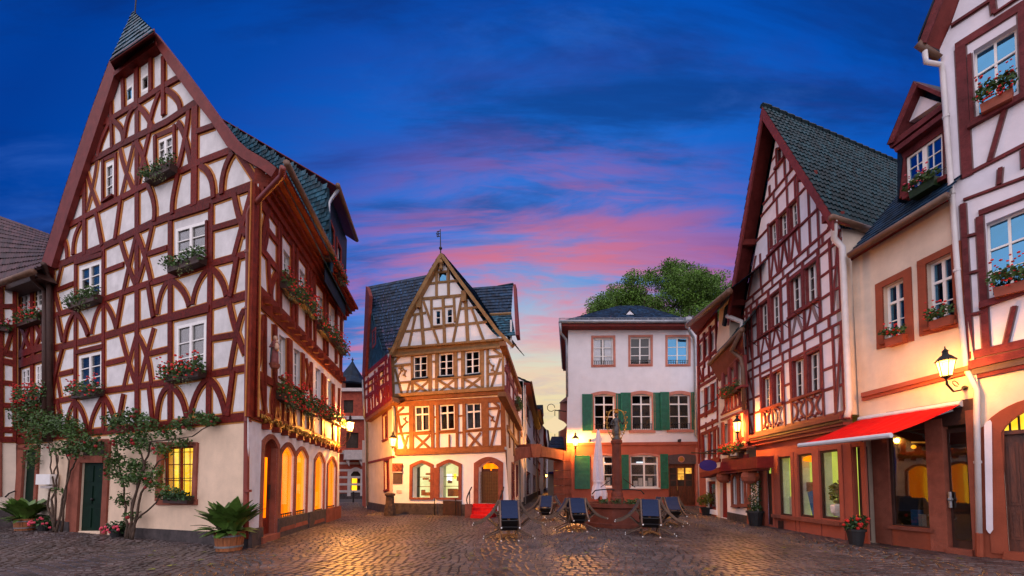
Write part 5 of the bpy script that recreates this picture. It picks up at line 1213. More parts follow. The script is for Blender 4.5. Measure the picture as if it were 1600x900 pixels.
# corner braces
for (a, b, c, d) in ((up(1318,600),5.6,up(1306,600),3.6),(up(1171,640),4.25,up(1176,640),3.5),(up(1170,600),6.0,up(1176,560),4.9),(up(1313,440),8.3,up(1302,470),6.5),(up(1168,500),8.5,up(1174,520),6.5),(uR+.35,8.9,uR+.95,10.3),(uL-.35,8.9,uL-.95,10.3),(uR+.1,8.6,uR+.45,8.95)):
    T1([(a,b),(c,d)], .11, .033)
# curved breast panels under the windows
def breast(q0, q1, v0, v1, orn):
    for q in (q0, q1):
        us = [p[0] for p in q]; a, b = min(us), max(us); m = (a+b)/2
        if orn:
            for s_ in (-1, 1): T1([(m+s_*(b-a)*.46, v0+.06),(m+s_*(b-a)*.13,(v0+v1)/2),(m+s_*(b-a)*.46, v1-.06)], .13, .033)
            mb = MB()
            for dv in (-.24, .24):
                for du in (-.07, 0, .07): mb.ball(R1.W(m+du*1.6, (v0+v1)/2+dv+(.06 if du == 0 else 0)*(1 if dv > 0 else -1), .03), .055, 5, 4)
            obj('carved_leaf', mb, 'timber_rose', HR, kind='stuff')
        else:
            for s_ in (-1, 1): T1([(m+s_*(b-a)*.08, v1),(m+s_*(b-a)*.20,(v0+v1)/2+.05),(m+s_*(b-a)*.44, v0)], .10, .033)
breast(wuv[0], wuv[1], 3.55, 4.24, True); breast(wuv[2], wuv[3], 3.55, 4.24, True)
breast(wuv[4], wuv[5], 6.42, 6.98, False); breast(wuv[6], wuv[7], 6.42, 6.98, False); breast(wuv[8], wuv[10], 8.92, 9.72, False); breast(wuv[9], wuv[9], 8.92, 9.72, False)
for qa, qb, v in ((0,1,4.30),(2,3,4.30),(4,5,7.05),(6,7,7.05),(10,8,9.8),(11,11,12.6)):
    us = [p[0] for k in (qa,qb) for p in wuv[k]]; a, b = min(us)-.08, max(us)+.08
    mb = MB(); R1.prism(mb, [(a,v-.04),(b,v-.04),(b,v+.04),(a,v+.04)], -.02, .10, uv=True); obj('sill', mb, 'timber_rose', HR)
    if 5 < v < 9:
        for u in (a, (a+b)/2, b):
            mb = MB(); mb.tube([R1.W(u,v-.3,.05), R1.W(u,v-.08,.32), R1.W(u,v-.05,.05)], .012, 5); obj('flower_bracket', mb, 'iron', HR)
R1.flush(HR, 'grey_line')
# verge boards, soffit, purlin ends
nb_, (ax, av), (rx, rv), (lx, lv) = .55, (2.31, 14.72), (-.52, 8.72), (5.10, 8.6)
for (a, b) in (((ax,av),(rx,rv)), ((lx,lv),(ax,av))):
    mb = MB(); R1.prism(mb, [a, b, (b[0],b[1]-.42), (a[0],a[1]-.52)], nb_-.06, nb_, uv=True); obj('barge_board', mb, 'timber_rose', HR)
    mb = MB(); mb.prism([R1.W(a[0],a[1]-.12,nb_-.07), R1.W(b[0],b[1]-.12,nb_-.07), R1.W(b[0],b[1]-.12,nb_-.07)+RD*.62, R1.W(a[0],a[1]-.12,nb_-.07)+RD*.62], Vector((0,0,-.05))); obj('soffit_board', mb, 'soffit', HR)
for v in (8.75, 10.7):
    a, b = span(v)
    for u in (a-.12, b+.12):
        mb = MB(); R1.prism(mb, [(u-.09,v+.05),(u+.09,v+.05),(u+.09,v+.27),(u-.09,v+.27)], 0, nb_-.07, uv=True); obj('purlin', mb, 'soffit', HR)
mb = MB(); a = R1.W(ax,av,nb_); b = R1.W(rx,rv,nb_); Lr = RD*9.0
roof_courses(mb, b, b+RD*7.2, a+RD*8.2, a, 22, 44, .03, wavy=.035); obj('roof_tiles', mb, 'tile_green', HR, kind='stuff', attrs=True)
mb = MB(); c = R1.W(lx,lv,nb_); roof_courses(mb, c+RD*7.2, c, a, a+RD*8.2, 22, 44, .03, wavy=.035); obj('roof_tiles', mb, 'tile_green', HR, kind='stuff', attrs=True)
mb = MB()
for k in range(22): p = a+RD*(8.2*k/22); mb.tube([p+Vector((0,0,.02)), p+RD*.38+Vector((0,0,.07))], .09, 6)
obj('ridge_tiles', mb, 'tile_green', HR, kind='stuff')
mb = MB(); mb.tube([b+R1.N*.02-Vector((0,0,.05)), b+RD*2.6-Vector((0,0,.05))], .085, 8); obj('gutter', mb, 'gutter_brown', HR, smooth=True)
mb = MB(); mb.tube([c+R1.N*.0+Vector((0,0,-.1)), R1.W(lx-.1,lv-.2,nb_*.9), R1.W(uL-.05,8.1,.14), R1.W(uL-.03,7.9,.12), R1.W(uL-.03,3.3,.12)], .085, 8); obj('downpipe', mb, 'pipe_white', HR, smooth=True)
mb = MB(); mb.tube([R1.W(rx+.05,rv-.05,nb_*.8), R1.W(uR-.05,8.3,.25), R1.W(uR-.12,8.0,.10), R1.W(uR-.12,3.55,.10), R1.W(uR-.16,3.3,.2)], .075, 8); obj('downpipe', mb, 'pipe_white', HR, smooth=True)
mb = MB(); mb.prism([R1.W(uR-.003,vJ,0), R1.W(uR-.003,vJ,0)+RD*6, R1.W(uR-.003,9.6,0)+RD*6, R1.W(uR-.003,8.6,0)], R1.D*.3); obj('side_wall', mb, 'plaster_cream', HR)
mb = MB(); mb.prism([R1.W(uR+.3,0,-.9), R1.W(uL-.1,0,-.9), R1.W(uL-.1,0,-.9)+RD*6, R1.W(uR+.3,0,-.9)+RD*6], Vector((0,0,8.4))); obj('rear_block', mb, 'plaster_cream', HR)
# jetty moulding with dark lines
for k, (v0, v1, n1, m) in enumerate(((3.28,3.40,.30,'timber_rose'),(3.20,3.277,.26,'dark_wood'),(3.12,3.197,.22,'timber_rose'),(3.0,3.117,.15,'timber_rose'))):
    mb = MB(); R1.prism(mb, [(uR-.05,v0),(uL,v0),(uL,v1),(uR-.05,v1)], -.02, n1, uv=True); obj('jetty_moulding', mb, m, HR)
# ground floor: door, three shop windows, second door
opx = [(1195,1206,716,823,'door'),(1218,1236.5,713,806,'w'),(1248.5,1270.5,709,808,'w'),(1282.5,1311.5,703,811,'w'),(1334.5,1347,698,838,'door2')]
ops = []
for (xl, xr, yt, yb, kd) in opx:
    xm = (xl+xr)/2; r = [(up(xl,760), R1.uv(xm,yb)[1]), (up(xr,760), R1.uv(xm,yb)[1]), (up(xr,760), R1.uv(xm,yt)[1]), (up(xl,760), R1.uv(xm,yt)[1])]
    if 'door' in kd: r[0] = (r[0][0], .06); r[1] = (r[1][0], .06)
    ops.append(r); R1.holes.append(r)
uG0, uG1 = up(1350,760), up(1183,760)
R1.wall(HR, 'terracotta', [(uG0,-.02),(uG1,-.02),(uG1,3.02),(uG0,3.02)], uv=True, depth=.10); R1.holes = []
for k, r in enumerate(ops):
    kd = opx[k][4]; a, b, v0, v1 = r[1][0], r[0][0], r[0][1], r[2][1]
    for u in (a-.16, b+.02):
        mb = MB(); R1.prism(mb, [(u,0),(u+.14,0),(u+.14,v1+.1),(u,v1+.1)], -.01, .022+.002*k, uv=True); obj('pilaster', mb, 'sandstone_pink' if False else 'terracotta', HR)
    mb = MB(); R1.prism(mb, [(a-.02,v1),(b+.02,v1),(b+.02,v1+.12),(a-.02,v1+.12)], -.01, .018, uv=True); obj('lintel', mb, 'terracotta', HR)
    if kd == 'w':
        w = MB(); 
        for (p, q, s_, t) in ((a,b,v0,v0+.07),(a,b,v1-.06,v1),(a,a+.05,v0+.07,v1-.06),(b-.05,b,v0+.07,v1-.06)): R1.prism(w, [(p,s_),(q,s_),(q,t),(p,t)], -.07, -.02, uv=True)
        w = obj('window', w, 'dark_wood', HR)
        p = MB(); R1.prism(p, [(a+.05,v0+.07),(b-.05,v0+.07),(b-.05,v1-.06),(a+.05,v1-.06)], -.05, -.044, uv=True); obj('pane', p, 'pane_lit', w)
        fill(R1, w, [(a-.1,v0-.1),(b+.55,v0-.1),(b+.55,v1+.1),(a-.1,v1+.1)], -.42, 'lit_green', 'lit_interior')
        mb = MB(); R1.prism(mb, [(a-.02,v0-.06),(b+.4,v0-.06),(b+.4,v0+.02),(a-.02,v0+.02)], -.4, -.1, uv=True); obj('display_floor', mb, 'shop_white', w)
        mb = MB(); R1.prism(mb, [(b+.02,v0),(b+.14,v0),(b+.14,v1),(b+.02,v1)], -.36, -.14, uv=True); obj('side_curtain', mb, 'curtain_white', w)
        rz = math.atan2(R1.D.y, R1.D.x)
        if k == 2:
            mb = MB(); mb.box(R1.W((a+b)/2-.05,v0+.45,-.24), (.35,.12,.75), Matrix.Rotation(rz,3,'Z') @ Matrix.Rotation(.25,3,'Y')); obj('display_bag', mb, 'book_blue', w)
            mb = MB(); mb.lathe([(.02,0),(.2,.05),(.18,.14),(.06,.2)], R1.W((a+b)/2+.1,v1-.25,-.24), 10); obj('pendant_shade', mb, 'lit_orange', w)
            mb = MB(); mb.box(R1.W((a+b)/2+.15,v0+.95,-.3), (.45,.12,.3), Matrix.Rotation(rz,3,'Z')); obj('display_box', mb, 'shop_wood', w)
        elif k == 3:
            mb = MB(); mb.lathe([(.12,0),(.2,.1),(.22,.3),(.17,.36)], R1.W((a+b)/2,v0+.08,-.24), 9); obj('display_vase', mb, 'cap_white', w)
            mb = MB(); leaves(mb, [(R1.W((a+b)/2,v0+.75,-.24),(.28,.1,.35))], 260, .13); obj('display_plant', mb, 'leaf_gold', w, attrs=True, recalc=False, kind='stuff')
            mb = MB(); mb.prism([R1.W(a+.1,v0+.05,-.2),R1.W(a+.4,v0+.05,-.22),R1.W(a+.25,v0+.75,-.28)], -R1.N*.1); obj('display_cloth', mb, 'cap_white', w)
        else:
            mb = MB(); mb.box(R1.W((a+b)/2,v0+.35,-.28), (.3,.14,.6), Matrix.Rotation(rz,3,'Z')); obj('display_box', mb, 'shop_white', w)
    else:
        d_ = fill(R1, HR, r, -.12, 'dark_wood', 'shop_door', .05)
        fill(R1, d_, [(a+.12,v0+.25),(b-.12,v0+.25),(b-.12,v1-.65),(a+.12,v1-.65)], -.105, 'lit_green' if k == 4 else 'room_dark', 'door_pane')
        fill(R1, d_, [(a+.12,v1-.55),(b-.12,v1-.55),(b-.12,v1-.12),(a+.12,v1-.12)], -.105, 'lit_green', 'door_pane')
        mb = MB(); mb.tube([R1.W(a+.08,v0+.9,-.2), R1.W(a+.08,v0+1.2,-.2)], .025, 6); obj('handle', mb, 'gilt', d_)
vs_ = ops[2][0][1]; mb = MB(); R1.prism(mb, [(up(1316,760),vs_-.13),(up(1209,760),vs_-.13),(up(1209,760),vs_-.02),(up(1316,760),vs_-.02)], -.02, .13, uv=True); obj('shop_sill', mb, 'sandstone', HR)
mb = MB(); R1.prism(mb, rect_uv(R1, 1217, 813.5, 1224.5, 826), -.02, .03, uv=True); obj('vent_grille', mb, 'dark_wood', HR)

# ================================================================== 9. narrow houses between the white house and the gable
R0 = Fac(1165, 817, vpx=890)
HA = thing('narrow_timber_house', 'narrow crimson timber house with three stacked window rows beside the white house', 'house', R0.P(1106, 806))
R0.holes = []
rows_ = (([(1092,541,567),(1097.5,535.5,562)],[(1101,532,559),(1106.5,526.5,553)],[(1110,523,551),(1116.5,516.5,545)]),
         ([(1094.5,612,647),(1100,608,643.5)],[(1104,605.5,642),(1110,601.5,638)],[(1114,599,636),(1120,595,632)]),
         ([(1100,682,716),(1106,680,714.5)],[(1109,679,714),(1114.5,677,712.5)],[(1117.5,676,712),(1121.5,674.5,711)]))
for rw in rows_:
    for (a, b) in rw:
        R0.window(HA, [(a[0],a[1]),(b[0],b[1]),(b[0],b[2]),(a[0],a[2])], cols=2, rows=3, back=.07, fw=.09, mull=.1, bar=.035, pane='pane_dark')
R0.wall(HA, 'plaster_m', [(1092,727),(1088.5,521),(1119,488),(1124,724)]); 
TA = lambda pts, w=.2, th=.05: R0.timber(HA, 'timber_crimson', pts, w*.62, th)
for pts, w in (([(1089,538),(1118,508)],.25), ([(1090,573),(1119,546.5)],.28), ([(1090.5,598),(1120,577)],.25), ([(1091,605),(1120.5,587)],.25), ([(1093,651),(1121,637)],.3), ([(1094,669),(1121.5,656)],.28), ([(1095,679),(1122,667)],.3), ([(1096,724),(1123,718)],.4), ([(1089,524),(1119,490)],.3)): TA(pts, w)
for x0,y0,x1,y1,w in ((1090,525,1092,725,.4),(1099.3,520,1099.6,575,.35),(1108.3,510,1108.6,566,.35),(1118,492,1119.5,585,.2),(1102,606,1102.3,652,.4),(1112,600,1112.3,645,.4),(1121,592,1121.5,660,.25),(1107.5,676,1107.8,722,.35),(1116,672,1116.2,718,.35),(1122.5,668,1123.5,722,.3),(1096.5,678,1098,722,.5),(1098,575,1098.2,597,.15),(1107,568,1107.3,590,.15),(1112,564,1113,586,.15),(1102,660,1102.2,674,.15),(1112,655,1112.2,669,.15)): TA([(x0,y0),(x1,y1)], w, .055)
TA([(1092,575),(1096.5,597)], .15)
for rw, dy in ((rows_[1], 9), (rows_[2], 9)):
    p, q = rw[0][0], rw[2][1]; mb = MB(); mb.tube([R0.P(p[0],p[2]-dy,.12), R0.P(q[0],q[2]-dy,.12)], .03, 5); obj('window_rail', mb, 'iron', HA)
R0.holes = [rect_uv(R0, 1107.5, 752, 1120, 795)]; sw = R0.holes[0]
R0.wall(HA, 'terracotta', [(1093,802),(1092,722),(1124,719),(1125.5,809)])
R0.holes = []
mb = MB()
a, b, v0, v1 = sw[1][0], sw[0][0], sw[3][1], sw[0][1]
w = R0.window(HA, [(b,v1),(a,v1),(a,v0),(b,v0)], cols=1, rows=1, uv=True, cut=False, back=.04, fw=.14, fmat='timber_crimson', inside='curtain_white', depth=.2, pane='pane_clear')
ring(R0, HA, [(a,v0),(a,v1),(b,v1),(b,v0)], .22, .05, 'plaster_m', 'window_surround')
mb = MB(); R0.prism(mb, [(1093,739),(1124,730),(1125,738),(1094,747)], -.02, .5); obj('jetty_beam', mb, 'timber_crimson', HA)
mb = MB(); mb.prism([R0.P(1088,524,0), R0.P(1119,489,0), R0.P(1140,455,.95), R0.P(1075,508,.95)], Vector((0,0,.08))); obj('eaves_soffit', mb, 'soffit', HA)
ga_, gb_ = R0.P(1075,508,1.0), R0.P(1140,455,1.0)
mb = MB(); mb.tube([ga_, gb_], .12, 8); obj('gutter', mb, 'gutter_brown', HA, smooth=True)
mb = MB(); roof_courses(mb, ga_+Vector((0,0,.06)), gb_+Vector((0,0,.06)), gb_-R0.N*4+Vector((0,0,3.0)), ga_-R0.N*4+Vector((0,0,3.0)), 14, 20, .03); obj('roof_slope', mb, 'slate_dark', HA, kind='stuff', attrs=True)
mb = MB(); mb.prism([R0.P(1093,801,-.9), R0.P(1124,808,-.9), R0.P(1124,808,-6), R0.P(1093,801,-6)], Vector((0,0,R0.P(1110,500).z-.6))); obj('rear_block', mb, 'plaster_m', HA)

HBb = thing('bay_house', 'low timber house with jettied bay and wall lantern left of the rose gable', 'house', R0.P(1145, 812))
wl = [R0.W(R0.uv(1121,600)[0],0,.0)]
mb = MB(); R0.prism(mb, [(1119.5,812),(1119,545),(1126,463),(1140,449),(1140,560),(1124.5,575),(1125,812)], -2, .05); obj('party_wall', mb, 'plaster_cream', HBb)
for (a, b) in ([(1131.5,581,614),(1136.5,577,611)], [(1140.8,573,609),(1146.5,568.5,605)], [(1151,565,602),(1157.5,560,598)]):
    R0.window(HBb, [(a[0],a[1]),(b[0],b[1]),(b[0],b[2]),(a[0],a[2])], cols=2, rows=3, n=.10, back=.12, fw=.06, mull=.06, bar=.03)
for (a, b) in ([(1130.5,664,700),(1136.5,661,698)], [(1144,657,696),(1149.5,655,694)]):
    R0.window(HBb, [(a[0],a[1]),(b[0],b[1]),(b[0],b[2]),(a[0],a[2])], cols=2, rows=2, n=.10, back=.15, fw=.06, mull=.06, bar=.03)
R0.wall(HBb, 'plaster_cream', [(1127,724),(1124,596),(1163,556),(1167,716)], n=.10); R0.holes = []
T2 = lambda pts, w=.14, th=.05: R0.timber(HBb, 'timber_rose', pts, w*.6, th, n=.10)
for pts, w in (([(1124,618),(1163,601)],.16), ([(1126,648),(1164,631)],.14), ([(1126,656),(1164,641)],.14), ([(1127,702),(1166,694)],.2), ([(1128,720),(1167,713)],.3), ([(1126,578),(1160,548)],.5)): T2(pts, w)
for x0,y0,x1,y1,w in ((1128.5,580,1129.5,617,.4),(1138.6,574,1139,612,.35),(1148.5,565,1149,607,.35),(1161,556,1162,604,.5),(1133,622,1133.3,645,.1),(1137.5,622,1138,643,.1),(1142.5,618,1143,640,.1),(1148.5,615,1149,637,.1),(1155,612,1155.3,634,.1),(1128.5,660,1129,702,.3),(1140,655,1140.5,698,.5),(1154,650,1154.5,694,.4),(1164,640,1165,690,.3)): T2([(x0,y0),(x1,y1)], w, .055)
T2([(1137,622),(1128,646)], .1); T2([(1149,614),(1158,632)], .1); 
mb = MB(); R0.prism(mb, [(1123,616),(1159,601),(1159,604.5),(1123,620)], .1, .35); obj('planter_sill', mb, 'timber_rose', HBb)
mb = MB(); R0.prism(mb, [(1125,704),(1166,697),(1166,700),(1125,707)], .1, .4); obj('planter_sill', mb, 'planter_red', HBb)
mb = MB(); R0.prism(mb, [(1124,737),(1126,722),(1183,713),(1183,731)], -.02, .5); obj('bay_beam', mb, 'timber_crimson', HBb)
mb = MB(); R0.prism(mb, [(1126,741),(1126,737.5),(1182,731.5),(1182,735)], -.02, .42); obj('bay_moulding', mb, 'timber_rose', HBb)
for x in (1131, 1172):
    c = R0.P(x, 745, .2); mb = MB(); mb.ball(c, .32, 8, 6, (1,1,.9)); obj('corbel', mb, 'sandstone', HBb)
R0.holes = [arch_uv(R0, 1145.5, 1153, 788, 742.5, rise=.4), arch_uv(R0, 1156.5, 1164, 787, 741, rise=.4)]; ha = list(R0.holes)
dr0 = [(R0.uv(1125.5,780)[0], .02), (R0.uv(1136,780)[0], .02), (R0.uv(1136,780)[0], R0.uv(1130,744)[1]), (R0.uv(1125.5,780)[0], R0.uv(1130,744)[1])]; R0.holes.append(dr0)
R0.wall(HBb, 'plaster_m', [(1124.5,809.5),(1124.5,736),(1184,729),(1184,823)]); R0.holes = []
for p in ha:
    ring(R0, HBb, p, .14, .05, 'sandstone', 'arch_surround'); fill(R0, HBb, p, -.2, 'room_dark', 'window')
    us = [q[0] for q in p]; vs = [q[1] for q in p]
    for k in range(3): u = min(us)+(max(us)-min(us))*(k+1)/4; mb = MB(); mb.tube([R0.W(u,min(vs),-.05), R0.W(u,max(vs)-.1,-.05)], .012, 4); obj('window_bar', mb, 'iron', HBb)
mb = MB(); R0.prism(mb, [(1143,789),(1167,787.5),(1167,792),(1143,793)], -.02, .14); obj('sill', mb, 'sandstone', HBb)
fill(R0, HBb, dr0, -.08, 'timber_crimson', 'door')
for x0, x1 in ((1167,1171),(1171.5,1184)):
    mb = MB(); R0.prism(mb, [(x0,735),(x1,734),(x1,822),(x0,820)], -.02, .06 if x0 < 1170 else -.01); obj('stone_block', mb, 'sandstone' if x0 < 1170 else 'dark_wood', HBb)
mb = MB(); R0.prism(mb, [(1136,800),(1167,806),(1167,820),(1136,811.5)], -.02, .05); obj('plinth', mb, 'basalt', HBb)
mb = MB(); R0.prism(mb, [(1138,702.5),(1154,700),(1154,715),(1138,716.5)], .1, .32); ac = obj('wall_box', mb, 'dark_wood', HBb)
mb = MB(); R0.prism(mb, [(1141,704.5),(1150,703),(1150,711.5),(1141,712.5)], .3, .36); obj('wall_box_face', mb, 'paper', ac)
mb = MB(); R0.prism(mb, [(1143.5,706),(1147.5,705.5),(1147.5,710),(1143.5,710.5)], .3, .37); obj('wall_box_screen', mb, 'room_dark', ac)
e0, e1 = R0.P(1108,569,.42), R0.P(1160,515,.42)
mb = MB(); mb.tube([e0, e1], .10, 8); obj('gutter', mb, 'gutter_brown', HBb, smooth=True)
mb = MB(); mb.prism([e0, e1, R0.P(1163,556,.1), R0.P(1124,597,.1)], Vector((0,0,.06))); obj('eaves_soffit', mb, 'soffit', HBb)
mb = MB(); roof_courses(mb, e0+Vector((0,0,.05)), e1+Vector((0,0,.05)), e1-R0.N*2.2+Vector((0,0,3.0)), e0-R0.N*2.2+Vector((0,0,3.0)), 14, 16, .03); obj('roof_slope', mb, 'slate', HBb, kind='stuff', attrs=True)
mb = MB(); R0.prism(mb, [(1130,512),(1134,486),(1146,474),(1147,500)], -1.4, .0); dm = obj('dormer', mb, 'soffit', HBb)
mb = MB(); R0.prism(mb, [(1128,508),(1132,480),(1142,470),(1148,478),(1135,490),(1131,510)], -1.5, .15); obj('dormer_roof', mb, 'slate_dark', dm)
mb = MB(); mb.tube([e1, R0.P(1143,548,.4), R0.P(1158,560,.2), R0.P(1161,575,.2), R0.P(1163,640,.2)], .08, 7); obj('downpipe', mb, 'gutter_brown', HBb, smooth=True)
sg = thing('oval_sign', 'blank dark blue oval sign hanging from an iron bracket by the corner pipe', 'sign', R0.P(1107, 727, 1.0))
c = R0.P(1107,727,.9); mb = MB(); N_ = 24; dx = Vector((1,0,0)); mb.prism([c+dx*(.38*math.cos(2*math.pi*k/N_))+Vector((0,0,.24*math.sin(2*math.pi*k/N_))) for k in range(N_)], Vector((0,.05,0))); obj('board', mb, 'sign_blue', sg)
mb = MB(); p0_ = c+Vector((-.75,0,.55)); mb.tube([p0_, c+Vector((.65,0,.5))], .03, 6); mb.tube([c+Vector((-.2,0,.2)), c+Vector((-.2,0,.52))], .012, 4); mb.tube([c+Vector((.2,0,.2)), c+Vector((.2,0,.5))], .012, 4); obj('bracket', mb, 'iron', sg)

# ================================================================== 10. rendered shop house with red awning
R2 = Fac(1330, 843, vpx=690)
HC = thing('awning_house', 'cream rendered house with slate dormer between rose gable and corner downpipe', 'house', R2.P(1430, 855))
R2.holes = []
for q in ([(1379.5,449),(1412.5,433),(1416,525),(1382,534)], [(1447,413),(1487,394),(1493,501),(1451,512)]):
    R2.window(HC, q, cols=2, rows=3, transom=.32, back=.14, fw=.05, mull=.06, bar=.025, pane='pane_sky_tint', casing='terracotta_dark', cw=.16, sill='terracotta_dark')
R2.wall(HC, 'plaster_cream', [(1343,662),(1330,394),(1482,303),(1529,610),(1529,630)]); R2.holes = []
mb = MB(); R2.prism(mb, [(1345,614),(1512,571),(1513,578),(1345,621)], -.02, .14); obj('cornice', mb, 'terracotta', HC)
mb = MB(); R2.prism(mb, [(1346,621.5),(1513,579),(1513,584),(1346,626.5)], -.02, .08); obj('cornice', mb, 'terracotta', HC)
pieces = [(1348,1366,665,848,'plaster_cream',.02),(1366,1391,672,849,'sandstone',.06),(1391,1453,823,856,'terracotta_dark',.02),(1452,1479,655,861,'sandstone',.08),(1516,1530,640,869,'sandstone',.05),(1391,1530,632,668,'dark_wood',.04),(1347,1392,655,676,'plaster_cream',.015)]
for (x0, x1, y0, y1, m, n1) in pieces:
    a, b = R2.uv(x0, 760)[0], R2.uv(x1, 760)[0]; xm = (x0+x1)/2; va, vb = max(-.02, R2.uv(xm, y1)[1]), R2.uv(xm, y0)[1]
    mb = MB(); R2.prism(mb, [(a,va),(b,va),(b,vb),(a,vb)], -.13, n1*.6, uv=True); obj('stone_pilaster' if m == 'sandstone' else 'wall', mb, m, HC)
a, b = R2.uv(1391,760)[0], R2.uv(1453,760)[0]; v0, v1 = R2.uv(1422,824)[1], R2.uv(1422,667)[1]
w = R2.window(HC, [(a,v1),(b,v1),(b,v0),(a,v0)], cols=1, rows=1, uv=True, cut=False, back=.02, fw=.05, fmat='dark_wood', inside=None, pane='pane_shop', sill='sandstone', name='shop_window')
fill(R2, w, [(b-.2,-.1),(a+1.0,-.1),(a+1.0,v1+.3),(b-.2,v1+.3)], -1.0, 'room_dark', 'shop_back')
rz2 = math.atan2(R2.D.y, R2.D.x); L2 = abs(a-b); um = (a+b)/2
for (du, dv, sx, sz, m, nm) in ((-.10,.35,.34,.72,'shop_wood','display_shelf'),(.35,.2,.22,.4,'book_blue','display_book'),(.18,.15,.16,.3,'paper','display_book'),(-.38,.18,.2,.36,'shop_wood','display_book')):
    mb = MB(); mb.box(R2.W(um+du*L2*.9, v0+dv, -.6), (sx,.1,sz), Matrix.Rotation(rz2,3,'Z')); obj(nm, mb, m, w)
mb = MB(); R2.prism(mb, [(b+.06,v1-.42),(a-.1,v1-.34),(a-.1,v1-.30),(b+.06,v1-.38)], -.62, -.58, uv=True); obj('lit_shelf', mb, 'lit_dim', w)
mb = MB(); mb.ball(R2.W(um+.25*L2, v1-.45, -.5), .05, 8, 6); obj('shop_lamp', mb, 'lit_amber', w)
mb = MB(); R2.prism(mb, [(b,v0-.1),(a,v0-.1),(a,v0),(b,v0)], -1.5, -.25, uv=True); obj('display_floor', mb, 'shop_wood', w)
a, b = R2.uv(1479,760)[0], R2.uv(1516,760)[0]; v1 = R2.uv(1498,668)[1]
d_ = fill(R2, HC, [(a,.12),(b,.12),(b,v1),(a,v1)], -.09, 'dark_wood', 'shop_door', .05)
fill(R2, d_, [(a-.07,.3),(b+.07,.3),(b+.07,v1-.1),(a-.07,v1-.1)], -.075, 'room_dark', 'door_back', .02)
p = MB(); R2.prism(p, [(a-.06,.3),(b+.06,.3),(b+.06,v1-.1),(a-.06,v1-.1)], -.06, -.054, uv=True); obj('pane', p, 'pane_shop', d_)
mb = MB(); mb.tube([R2.W(a-.05,1.0,0), R2.W(a-.05,1.35,0)], .03, 6); mb.ball(R2.W(a-.05,1.18,0),.05,6,4); obj('handle', mb, 'zinc', d_)
mb = MB(); R2.prism(mb, [(a+.02,-.02),(b-.02,-.02),(b-.02,.12),(a+.02,.12)], -.12, .1, uv=True); obj('door_step', mb, 'sandstone', HC)
# eaves, slate roof and dormer
g0, g1 = R2.P(1327,399,.42), R2.P(1481,305,.42)
mb = MB(); mb.tube([g0, g1], .085, 8); obj('gutter', mb, 'gutter_brown', HC, smooth=True)
mb = MB(); mb.prism([g0, g1, R2.P(1482,314,0), R2.P(1330,408,0)], Vector((0,0,.06))); obj('eaves_soffit', mb, 'soffit', HC)
rb = -R2.N*3.6+Vector((0,0,3.9))
mb = MB(); roof_courses(mb, g0+Vector((0,0,.05)), g1+Vector((0,0,.05)), g1+rb, g0+rb, 26, 24, .02); obj('roof_slope', mb, 'slate_dark', HC, kind='stuff', attrs=True)
DN = -.15
dq_ = [(1414.5,247),(1472,206),(1473.5,275),(1416.5,304)]
R2.window(HC, dq_, cols=4, rows=3, n=DN, back=.05, fw=.05, mull=.09, bar=.02, pane='pane_sky_tint', depth=.3)
dm = R2.wall(HC, 'timber_plum', [(1402,312),(1402,222),(1474,172),(1476,262)], n=DN, name='dormer'); R2.holes = []
mb = MB(); R2.prism(mb, [(1404,308),(1410,248),(1402,225),(1402,316)], DN-1.5, DN+.02); obj('dormer_cheek', mb, 'slate_dark', dm)
for k, pts in enumerate(([(1386,226),(1427,127),(1433,133),(1395,222)], [(1427,127),(1474,146),(1474,154),(1430,134)], [(1388,225),(1474,160),(1474,169),(1391,232)], [(1396,232),(1474,174),(1474,182),(1399,238)])):
    mb = MB(); R2.prism(mb, pts, DN-.1, DN+.28-.03*k); obj('pediment_moulding', mb, 'timber_plum', dm)
mb = MB(); R2.prism(mb, [(1414,195),(1431,148),(1466,160)], DN-.1, DN+.06); obj('pediment_panel', mb, 'plaster_r', dm)
pd = [R2.P(x, y, DN-.06) for x, y in ((1385,226),(1427,126),(1474,144))]
mb = MB(); mb.prism(pd, -R2.N*2.6+Vector((0,0,.02))); obj('dormer_roof', mb, 'slate_dark', dm)
mb = MB(); R2.prism(mb, [(1409,305),(1478,272),(1478,278),(1409,312)], DN, DN+.22); obj('sill', mb, 'timber_plum', dm)
aw = thing('awning', 'bright red sloping shop awning with pale grey front bar', 'awning', R2.P(1430, 640))
ua, ub = R2.uv(1345,656)[0], R2.uv(1506,630)[0]
A0, A1, A2, A3 = R2.W(ua,3.27,.05), R2.W(ub,3.27,.05), R2.W(ub,2.56,2.0), R2.W(ua,2.56,2.0)
mb = MB(); NU, NV = 28, 8
sagp = lambda i, j: (A0.lerp(A1, i/NU)).lerp(A3.lerp(A2, i/NU), j/NV) + Vector((0,0,-.035*math.sin(math.pi*j/NV)*(1+.35*math.sin(i*1.9)) - (.006 if i % 4 == 0 else 0)))
for i in range(NU):
    for j in range(NV): mb.face([sagp(i,j), sagp(i+1,j), sagp(i+1,j+1), sagp(i,j+1)])
obj('fabric', mb, 'awning_red', aw)
mb = MB(); mb.tube([A3+Vector((0,0,-.03)), A2+Vector((0,0,-.03))], .055, 8); obj('front_bar', mb, 'awning_bar', aw)
for t in (.08, .92):
    mb = MB(); p = A0.lerp(A1,t)-Vector((0,0,.12)); q = A3.lerp(A2,t)-Vector((0,0,.05)); m_ = p.lerp(q,.5)+R2.D*(.45 if t > .5 else -.45)+Vector((0,0,-.02)); mb.tube([p, m_, q], .025, 6); obj('folding_arm', mb, 'awning_bar', aw)
mb = MB(); mb.tube([A0, A1], .07, 8); obj('roller', mb, 'awning_bar', aw)

